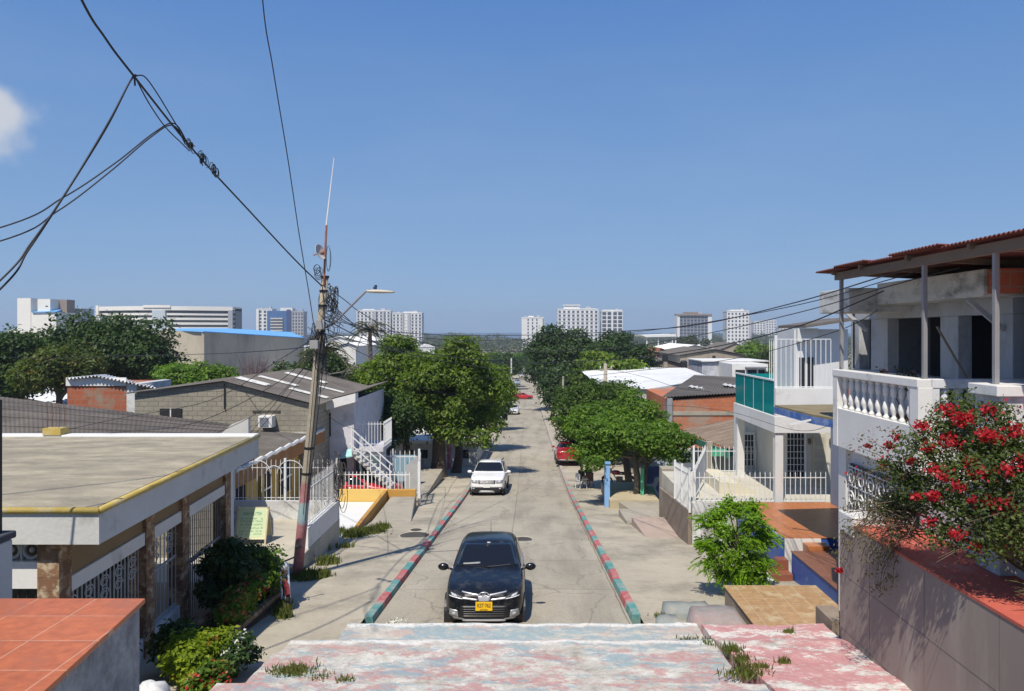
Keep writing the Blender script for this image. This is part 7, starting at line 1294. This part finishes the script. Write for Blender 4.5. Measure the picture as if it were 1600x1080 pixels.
# left pair
t, *_ = tower('white tower with blue glass middle and curved balconies above the blue roof', 403, 425, 484, 800, 11, 3, depth=14); box_part(t, 401, 405, 483, 540, 800, (-1.5, -.3), 'end_fin', TW)
box_part(t, 419, 456, 486, 542, 800, (-3.5, -.4), 'glass_bay', TB); box_part(t, 437, 456, 481, 486, 800, (2, 12), 'roof_room', TW); box_part(t, 450, 456, 484, 542, 800, (-5, -3.6), 'blue_fin', mat('navy_panel', (.03, .05, .16), .5, .1, .1, bmp=0))
for k in range(9): box_part(t, 425, 444, 497+k*4.6, 499+k*4.6, 800, (-5.2, -3.55), 'balcony', mat('balcony_cream', (.55, .50, .42), .8, .05, .1, bmp=0))
tower('grey tower partly behind the blue glass tower', 456, 474, 488, 830, 11, 4, TG, depth=14)
t, *_ = tower('white tower with balconies behind the street lamp, left of its twin', 557, 610, 486, 900, 11, 9, depth=18, extra='bands'); box_part(t, 566, 584, 483, 486.2, 900, (2, 12), 'roof_room', TW); box_part(t, 584, 588, 486, 540, 900, (-2.5, -.3), 'grey_fin', TG); box_part(t, 598, 601, 486, 540, 900, (-2.5, -.3), 'grey_fin', TG)
t, *_ = tower('white tower with grey vertical stripes, right of its twin behind the left trees', 613, 659, 490, 900, 10, 8, depth=18, skip=(3, 4), extra='bands'); box_part(t, 630, 652, 487, 490.2, 900, (2, 12), 'roof_room', TW); box_part(t, 637, 641, 489, 540, 900, (-1.5, -.3), 'stripe', TG); box_part(t, 628, 631, 489, 540, 900, (-1.5, -.3), 'stripe', TG)
t, *_ = tower('small plain white tower standing alone above the end of the street', 815, 849, 497, 880, 9, 5, depth=16, skip=(0, 4), ww=.3); box_part(t, 825, 834, 493.5, 497, 880, (2, 9), 'roof_room', TW); box_part(t, 848, 850.5, 498, 540, 880, (0, 12), 'grey_side', TG)
t, *_ = tower('broad white apartment block with many balconies above the large dark trees', 871, 935, 484, 850, 10, 9, depth=20, extra='bands'); box_part(t, 881, 906, 478, 484, 850, (3, 12), 'roof_room', TW); box_part(t, 880, 907, 476, 477.6, 850, (2, 13), 'roof_slab', TW); box_part(t, 906, 932, 482, 484, 850, (3, 12), 'roof_room', TW)
t, *_ = tower('narrow white tower with dark glass bays right of the broad white block', 940, 973, 487, 850, 9, 4, depth=18, ww=.75, wh=.7); box_part(t, 942, 972, 484, 486, 850, (-.2, 14), 'roof_slab', TW); box_part(t, 955, 958, 486, 540, 850, (-1.2, -.3), 'fin', TW)
t, *_ = tower('grey grid fronted tower with flat brown roof terrace on the right', 1062, 1106, 493, 820, 10, 8, TG, depth=18, extra='bands', ww=.8, wh=.6); box_part(t, 1058, 1112, 490.5, 493, 820, (-2, 16), 'roof_terrace', TBR); box_part(t, 1106, 1112, 493, 542, 820, (-1, 14), 'white_pier', TW); box_part(t, 1058, 1062, 493, 542, 820, (-1, 14), 'white_pier', TW); box_part(t, 1070, 1092, 487.5, 490, 820, (3, 10), 'roof_room', TBR)
t, *_ = tower('white tower with square windows right of the grey grid fronted tower', 1136, 1170, 487, 820, 10, 6, depth=18, ww=.42, wh=.5); box_part(t, 1143, 1163, 484, 487, 820, (2, 10), 'roof_room', TW); box_part(t, 1170, 1175, 498, 542, 820, (2, 14), 'low_wing', TG)
tower('faint pale tower farthest right behind the overhead cables', 1178, 1196, 503, 1500, 8, 4, depth=20); tower('faint pale slab block beside the farthest right tower', 1197, 1213, 501, 1600, 8, 4, depth=20)
tower('low pale block just left of the farthest right towers', 1218, 1240, 512, 1300, 4, 4, depth=20)
# curved hotel on the left
t = thing('curved_building', 'long curved white building with banded floors above the great dark tree', 'building', (X(245, 480), 480, G(480)))
def arc(px, dy=0): u = (px-133)/219; return (X(px, 480), 480+14*math.sin(math.pi*u)*-1+14+dy)
ps = [133+219*i/22 for i in range(23)]
def arcband(p, y0, y1, dy, n, m, th=2): mb = MB(); f = [Vector((*arc(q_, dy), Z(y1, 480))) for q_ in p]; bk = [v_+Vector((0, th, 0)) for v_ in f]; k = len(f); h_ = Z(y0, 480)-Z(y1, 480); up = Vector((0, 0, h_)); mb.add(f+[v_+up for v_ in f]+bk+[v_+up for v_ in bk], [(i, i+1, k+i+1, k+i) for i in range(k-1)]+[(2*k+i+1, 2*k+i, 3*k+i, 3*k+i+1) for i in range(k-1)]+[(k+i, k+i+1, 3*k+i+1, 3*k+i) for i in range(k-1)]+[(2*k+i, 2*k+i+1, i+1, i) for i in range(k-1)]+[(0, k, 3*k, 2*k), (k-1, 3*k-1, 4*k-1, 2*k-1)]); return part(mb, n, m, t)
CWH = mat('cream_tower_render', (.78, .76, .70), .8, .05, .05, bmp=0)
arcband(ps, 481, 560, 2, 'recess', mat('balcony_shadow_glass', (.16, .17, .19), .5, .2, .1, bmp=0), 12); arcband(ps, 478.5, 485, -2, 'roof_band', CWH, 16)
for k in range(7): arcband(ps, 489+k*7.4, 492.6+k*7.4, -1, 'floor_band', CWH, 3.2)
arcband([240, 244, 248, 252, 256, 260], 484.8, 560, -2.2, 'lift_core', mat('pale_glass_core', (.50, .56, .60), .4, .1, .1, bmp=0), 4); arcband([133, 135, 137, 139], 476.5, 560, -2.4, 'end_pier', CWH, 5); arcband([346, 348, 350, 352], 484, 560, -2.4, 'end_pier', TG, 5); arcband([226, 236, 246, 256, 266, 268], 477, 481, -2.6, 'roof_sign_panel', CWH, 2)
# white hospital-like block with blue wing
t = thing('white_block_building', 'large windowless white building with stepped top and blue side wall at far left', 'building', (X(70, 330), 330, G(330)))
for n_, a, b_, y0, dy, m in (('tower_block', 27, 48, 466, (0, 14), CWH), ('main_block', 27.5, 88, 488, (.2, 20), CWH), ('roof_block', 54, 74, 467, (2, 10), CWH), ('dark_link', 48, 54, 467, (5, 12), TG), ('rear_block', 74, 87, 467, (8, 14), TBR), ('annex', 10, 30, 515, (1, 15), CWH)): part(B(X(a, 330), X(b_, 330), 330+dy[0], 330+dy[1], G(330)-1, Z(y0, 330)), n_, m, t)
part(MB().ext([(X(88, 330)+.02, 330.1, G(330)), (X(101, 345), 345, G(330)), (X(101, 345), 345, Z(481, 345)), (X(88, 330)+.02, 330.1, Z(487, 330))], (0, .6, 0)), 'blue_wall', mat('deep_sky_paint', (.04, .22, .45), .7, .06, .1, bmp=0), t)
part(MB().add([P(50, 487.6, 329.6), P(88.5, 486.6, 329.6), P(102, 480.5, 345), P(70, 481, 350)], [(0, 1, 2, 3)]), 'blue_roof', BLR, t, solid=.4)
part(B(X(100, 346), X(127, 346), 346, 356, G(340), Z(482, 346)), 'rounded_wing', TG, t)
for k in range(4): part(B(X(103+k*6, 346), X(107.5+k*6, 346), 345.7, 346.1, Z(496, 346), Z(489.5, 346)), 'window', TD, t)
tag(B(X(126, 420), X(156, 420), 420, 430, G(420), Z(495, 420)).build('low_block', CWH), 'low cream block between the white building and the curved building', 'building')
# particular houses right of the street
def gable(label, px0, px1, yb, ye, pr, yr, Y, d, wm, rm, wins=(), name='gable_house'):
    t = thing(name, label, 'house', (X((px0+px1)/2, Y), Y, G(Y))); a = P(px0, ye, Y); r_ = P(pr, yr, Y); b_ = P(px1, ye if not isinstance(ye, tuple) else ye[1], Y); part(MB().ext([(a.x, Y, G(Y)-1), (b_.x, Y, G(Y)-1), b_, r_, a], (0, d, 0)), 'wall', wm, t); o = Vector((0, 0, .18)); e = Vector((0, -.4, 0)); D_ = Vector((0, d+.6, 0))
    for p_ in (a, b_): s_ = (p_-r_).normalized()*.4; part(MB().corr(r_+o+e, r_+o+e+D_, p_+s_+o+e+D_, p_+s_+o+e, max(8, int(d/.5)), .05), 'roof', rm, t)
    for (u, v0, w_, h_) in wins: part(B(X(u, Y), X(u+w_, Y), Y-.05, Y+.01, Z(v0+h_, Y), Z(v0, Y)), 'window', DARKIN, t)
    return t
TANR = MATS['tan_render']; REDT = mat('red_clay_roof', (.28, .10, .055), .9, .2, .4)
gable('long grey brown gabled shed on the right beyond the white roofed hall', 1063, 1164, 590, 556, 1117, 547, 150, 30, TANR, GREYR, [(1113, 556, 5, 5)])
gable('house with orange red pitched roof beyond the large dark trees', 1026, 1064, 575, 558, 1032, 545, 175, 16, TANR, REDT)
gable('dark brown roofed house with small water tank right of the large dark trees', 1008, 1070, 590, 572, 1040, 563, 125, 14, BROWNW, GREYR); gable('low house with white sheet roof beyond the orange red roof', 1046, 1130, 560, 549, 1085, 540, 230, 40, CREAMW, WROOF); gable('dark grey shed roof right of the low white sheet roof', 1120, 1172, 560, 549, 1150, 537, 240, 24, TANR, GREYR)
t = thing('white_house', 'white flat roofed house with dark windows above the green glass balcony', 'house', (X(1172, 110), 110, G(110))); part(B(X(1144, 110), X(1200, 110), 110, 120, G(110), Z(569, 110)), 'wall', WHITE, t); part(B(X(1164, 110), X(1196, 110), 109.2, 110, Z(575, 110), Z(573, 110)), 'canopy', GREYM, t)
for a, b_ in ((1149, 1164), (1168, 1182), (1185, 1195)): part(B(X(a, 110), X(b_, 110), 109.95, 110.02, Z(585, 110), Z(578, 110)), 'window', DARKIN, t)
t = thing('white_house', 'bluish white unfinished house with stained wall left of the flat roofed white house', 'house', (X(1120, 118), 118, G(118))); part(B(X(1097, 118), X(1147, 118), 118, 128, G(118), Z(565, 118)), 'wall', mat('stained_bluish_white', (.50, .52, .58), .85, .2, .8, dirt=(.2, .2, .22), damt=.5, dsc=.7), t); part(B(X(1095, 118), X(1200, 118), 117.6, 128.3, Z(565, 118), Z(563.5, 118)), 'roof_edge', WHITE, t)
t = thing('water_tank', 'black water tank on the roof edge beyond the white roofed hall', 'water tank', (X(1070, 105), 105, H(6))); part(B(X(1064, 105), X(1077, 105), 105, 106.4, Z(590, 105), Z(575, 105)), 'stand', BRICKR, t); part(MB().lathe((X(1070, 105), 105.7, Z(575, 105)), [(.45, 0), (.5, .1), (.5, .8), (.3, 1.0), (.12, 1.02)], 14), 'tank', BPLAST, t)
t = thing('water_tank', 'dark square tank beside the brown roofed house right of the large dark trees', 'water tank', (X(1040, 122), 122, H(4))); part(B(X(1036, 122), X(1044, 122), 122, 123, Z(564, 122), Z(555, 122)), 'tank', BPLAST, t); part(B(X(1037, 122), X(1043, 122), 122.1, 122.9, Z(575, 122), Z(564, 122)), 'stand', CONC, t)
t = thing('sports_canopy', 'white flat canopy roof on columns in the distance beyond the dark trees', 'canopy', (X(1030, 330), 330, G(330))); part(MB().ext([P(1003, 524, 330), P(1056, 522, 330), P(1056, 526, 330), P(1010, 527, 330)], (0, 30, 0)), 'roof', TW, t)
for x in (1028, 1050, 1055, 1010): part(B(X(x, 331), X(x+1.6, 331), 331, 332, G(331), Z(526, 331)), 'column', TW, t)
gable('white roofed hall seen left of the bright leafed trees beyond the leaning pole', 508, 560, 552, 534, 530, 527, 190, 40, TW, WROOF); gable('second pale hall with white roof beyond the dark bushy tree', 528, 556, 560, 541, 545, 537, 150, 20, WHITE, WROOF); gable('brown roofed shed left of the drooping palm', 470, 530, 620, 588, 480, 578, 66, 12, TANR, GREYR)
big('green tree above the dark roofs right of the white tower', 1185, 560, 210, (1160, 1222, 535, 572), 16, 2.2, 6000, .4, LB1, .3, 61, fl=.9); big('light olive tree beyond the grey brown gabled shed', 1165, 570, 170, (1148, 1182, 543, 566), 10, 1.6, 4000, .32, LB3, .3, 62, fl=.9); big('low olive trees in front of the grey grid fronted tower', 1080, 545, 420, (1052, 1108, 528, 543), 14, 2.6, 5000, .6, LB6, .4, 63, fl=.9)
LM = [(60, 'below the white windowless building'), (200, 'below the left half of the curved building'), (300, 'below the right half of the curved building'), (395, 'beyond the grey warehouse'), (475, 'below the blue glass tower'), (555, 'behind the leaning pole'), (611, 'below the left twin tower'), (670, 'below the right twin tower'), (760, 'behind the big left trees'), (813, 'just left of the street end'), (855, 'below the small lone tower'), (937, 'below the broad white block'), (985, 'below the narrow dark bayed tower'), (1056, 'near the distant sports canopy'), (1120, 'below the grid fronted tower'), (1175, 'below the tower with square windows'), (1250, 'below the farthest right towers'), (1320, 'behind the glass balcony house'), (9999, 'behind the balustrade house')]
ORD = ['nearest', 'second nearest', 'third nearest', 'fourth nearest', 'fifth nearest', 'sixth nearest', 'seventh nearest', 'eighth nearest', 'ninth nearest', 'tenth nearest', 'eleventh nearest', 'twelfth nearest', 'thirteenth nearest', 'fourteenth nearest', 'fifteenth nearest']
def relabel(items):                                     # items: (object, kind words, x, y): number the look-alikes of one landmark by distance
    g = {}
    for o, w_, x, y in items: g.setdefault((w_, next(p_ for lim, p_ in LM if 825+1200*x/y < lim)), []).append((y, o))
    for (w_, p_), l_ in g.items():
        l_.sort(key=lambda a: a[0])
        for i, (y, o) in enumerate(l_): o['label'] = f'{w_} {p_}' if len(l_) == 1 else f'{w_} {p_}, {ORD[i]} of {len(l_)}'
RL = []
# filling houses of the quarter
q = random.Random(77); cols_ = [('white', WHITE), ('cream', CREAMW), ('grey', CONC), ('tan', TANR), ('brick', ORB), ('pale blue', mat('pale_blue_house', (.40, .46, .52), .85, .1, .8)), ('ochre', YELW)]; roofs_ = [('grey sheet', GREYR), ('white sheet', WROOF), ('red clay', REDT)]
combos = [(a, b_) for a in cols_ for b_ in roofs_]; q.shuffle(combos); used = {}
spots = [(-16, 60), (-28, 62), (-14, 76), (-26, 80), (-42, 66), (-15, 98), (-30, 104), (-16, 122), (-34, 132), (-60, 140), (-16, 178), (-40, 190), (-70, 205), (16, 102), (30, 92), (44, 84), (14, 122), (26, 140), (42, 132), (58, 120), (14, 178), (34, 200), (60, 180), (84, 170), (16, 215), (-17, 215), (-34, 240), (18, 250), (44, 240), (74, 235), (104, 220), (-90, 180), (-64, 60), (20, 58), (32, 62), (24, 44), (30, 34), (46, 60), (-62, 90), (-84, 110)]
for i, (x, y) in enumerate(spots):
    (cn, cm), (rn, rm) = combos[i % len(combos)]; side = 'left' if x < 0 else 'right'; dist_ = 'nearer' if y < 110 else 'middle distance' if y < 190 else 'farther'; base_l = f'{cn} house with {rn} roof in the {dist_} blocks {side} of the street'
    w_ = q.uniform(8, 12); d = q.uniform(10, 15); z0 = G(y); zw = z0+q.uniform(2.6, 3.4)+(2.4 if q.random() < .12 and y > 90 else 0); t = thing('quarter_house', base_l, 'house', (x, y, z0), group=None); RL.append((t, f'{cn} house with {rn} roof', x, y))
    part(B(x-w_/2, x+w_/2, y, y+d, z0-1.5, zw), 'wall', cm, t)
    rr = zw+q.uniform(.7, 1.3)
    for s_ in (-1, 1): part(MB().corr((x, y-.5, rr), (x, y+d+.5, rr), (x+s_*(w_/2+.4), y+d+.5, zw-.05), (x+s_*(w_/2+.4), y-.5, zw-.05), int(d), .05), 'roof', rm, t)
    part(MB().ext([(x-w_/2, y-.02, zw), (x+w_/2, y-.02, zw), (x, y-.02, rr-.05)], (0, .25, 0)), 'gable', cm, t)
    for k in range(2): part(B(x-w_*.3+k*w_*.4, x-w_*.3+k*w_*.4+1.2, y-.05, y+.01, z0+.9, z0+2.1), 'window', DARKIN, t)
# more trees of the quarter: copies of three
protos = []
for i, (lab, lm, n) in enumerate((('round dark tree', LB2, 5200), ('broad green tree', LB1, 5200), ('light green tree', LB3, 4600))):
    c = (0, 0, 4.6); cl_ = clumps(c, (2.6, 2.6, 1.9), 16, 1.2, .7, 90+i); protos.append((lab, tree(lab+' in the quarter', (0, 0, 0), (0, 0, 3), .2, cl_, n, .26, lm, BARK, name='garden_tree', seed=90+i)))
tsp = [(-22, 70), (-38, 76), (-20, 92), (-12, 110), (-38, 118), (-24, 140), (-12, 140), (-50, 120), (-14, 196), (-26, 172), (-48, 170), (-80, 150), (-9, 232), (-12, 256), (-30, 215), (-58, 232), (10, 96), (22, 118), (36, 112), (50, 100), (9, 142), (20, 162), (36, 165), (50, 150), (70, 140), (10, 192), (24, 186), (50, 214), (76, 204), (9, 232), (30, 225), (62, 250), (94, 240), (10, 262), (-90, 220), (120, 200), (-110, 160), (-8, 282), (8, 290), (-7, 305), (9, 312), (-8, 335), (8, 345), (-30, 290), (34, 285), (-60, 300), (64, 300), (100, 290), (-5.5, 190), (-5.3, 205), (5.2, 200), (5.5, 215), (-5.4, 250), (5.4, 245), (-1, 296), (3, 300), (-4, 305), (0, 315)]
names = ['beside the first cross street', 'among the nearer roofs', 'between two grey roofs', 'beyond the white roofed hall', 'by the far pavement', 'in a back yard', 'beside a white house', 'behind the curb of the far street']
for i, (x, y) in enumerate(tsp):
    lab, pr_ = protos[i % 3]; s_ = q.uniform(.8, 1.35); side = 'left' if x < 0 else 'right'; dd = 'near' if y < 120 else 'middle' if y < 200 else 'far'
    l_ = f'{lab} among the houses of the {dd} blocks on the {side} side'; g_ = f'{lab}s of the {dd} blocks on the {side} side'
    if i < 3: r_ = pr_; r_.location = (x, y, G(y)); r_['label'] = l_; r_['group'] = g_
    else: r_ = dup(pr_, (x, y, G(y)), q.uniform(0, 6.28), l_, g_)
    r_['group'] = lab+'s of the quarter'; RL.append((r_, lab, x, y)); r_.scale = (s_, s_, s_*q.uniform(.85, 1.1))
# the far plain: tiny houses and a belt of trees
hp = thing('distant_house', 'tiny pale house among the trees of the distant plain', 'house', (0, 0, 0), group='tiny houses on the distant plain'); part(B(-7, 7, 0, 10, -1, 5), 'wall', TW, hp, local=True); part(MB().ext([(-7.5, -.5, 5), (7.5, -.5, 5), (0, -.5, 7)], (0, 11, 0)), 'roof', WROOF, hp, local=True)
hp2 = thing('distant_house', 'tiny grey house with brown roof among the trees of the distant plain', 'house', (0, 0, 0), group='tiny brown roofed houses on the distant plain'); part(B(-6, 6, 0, 10, -1, 5), 'wall', TG, hp2, local=True); part(MB().ext([(-6.5, -.5, 5), (6.5, -.5, 5), (0, -.5, 6.6)], (0, 11, 0)), 'roof', REDT, hp2, local=True)
n = 0
for i in range(110):
    y = 300+900*q.random()**1.2; x = X(q.uniform(-60, 1660), y)
    if abs(x) < 12: continue
    pr_ = hp if i % 3 else hp2; loc = (x, y, G(y)); rz = q.uniform(-.5, .5)
    o = pr_
    if i in (0, 1): pr_.location = loc; pr_.rotation_euler = (0, 0, rz)
    else: o = dup(pr_, loc, rz, pr_['label'])
    RL.append((o, 'tiny pale gabled house' if pr_ is hp else 'tiny grey house', x, y))
    if i > 1: o.scale = [q.uniform(.7, 1.6)]*2+[q.uniform(.8, 1.5)]
relabel(RL)
cs = []
for i in range(900):
    y = 290+1500*q.random()**1.25; x = X(q.uniform(-120, 1720), y)
    if abs(x) < 6 and y < 296: continue
    s_ = q.uniform(2.5, 5)*(1+y/900); cs.append((x, y, G(y)+s_*.5+1, s_*1.5, s_*1.2, s_*.75))
C, Nn, S = leaf_cloud(cs, 90000, .8, fill=.1); S *= (C[:, 1]/450+.4); o = leaf_obj('distant_trees', C, Nn, S, LB6, None); tag(o, 'hazy belt of trees covering the distant plain', 'trees', kind='stuff')
# thin sea haze
hz = B(-5200, 5200, -70, 2420, -3, 75).build('haze', None); hz.data.materials.clear(); m = bpy.data.materials.new('haze_air'); m.use_nodes = True; nt = m.node_tree; nt.nodes.clear(); oo = nt.nodes.new('ShaderNodeOutputMaterial'); pv = nt.nodes.new('ShaderNodeVolumePrincipled'); pv.inputs['Color'].default_value = (.80, .88, 1, 1); pv.inputs['Density'].default_value = .0003; pv.inputs['Anisotropy'].default_value = .2; nt.links.new(pv.outputs[0], oo.inputs['Volume']); hz.data.materials.append(m); tag(hz, kind='stuff')
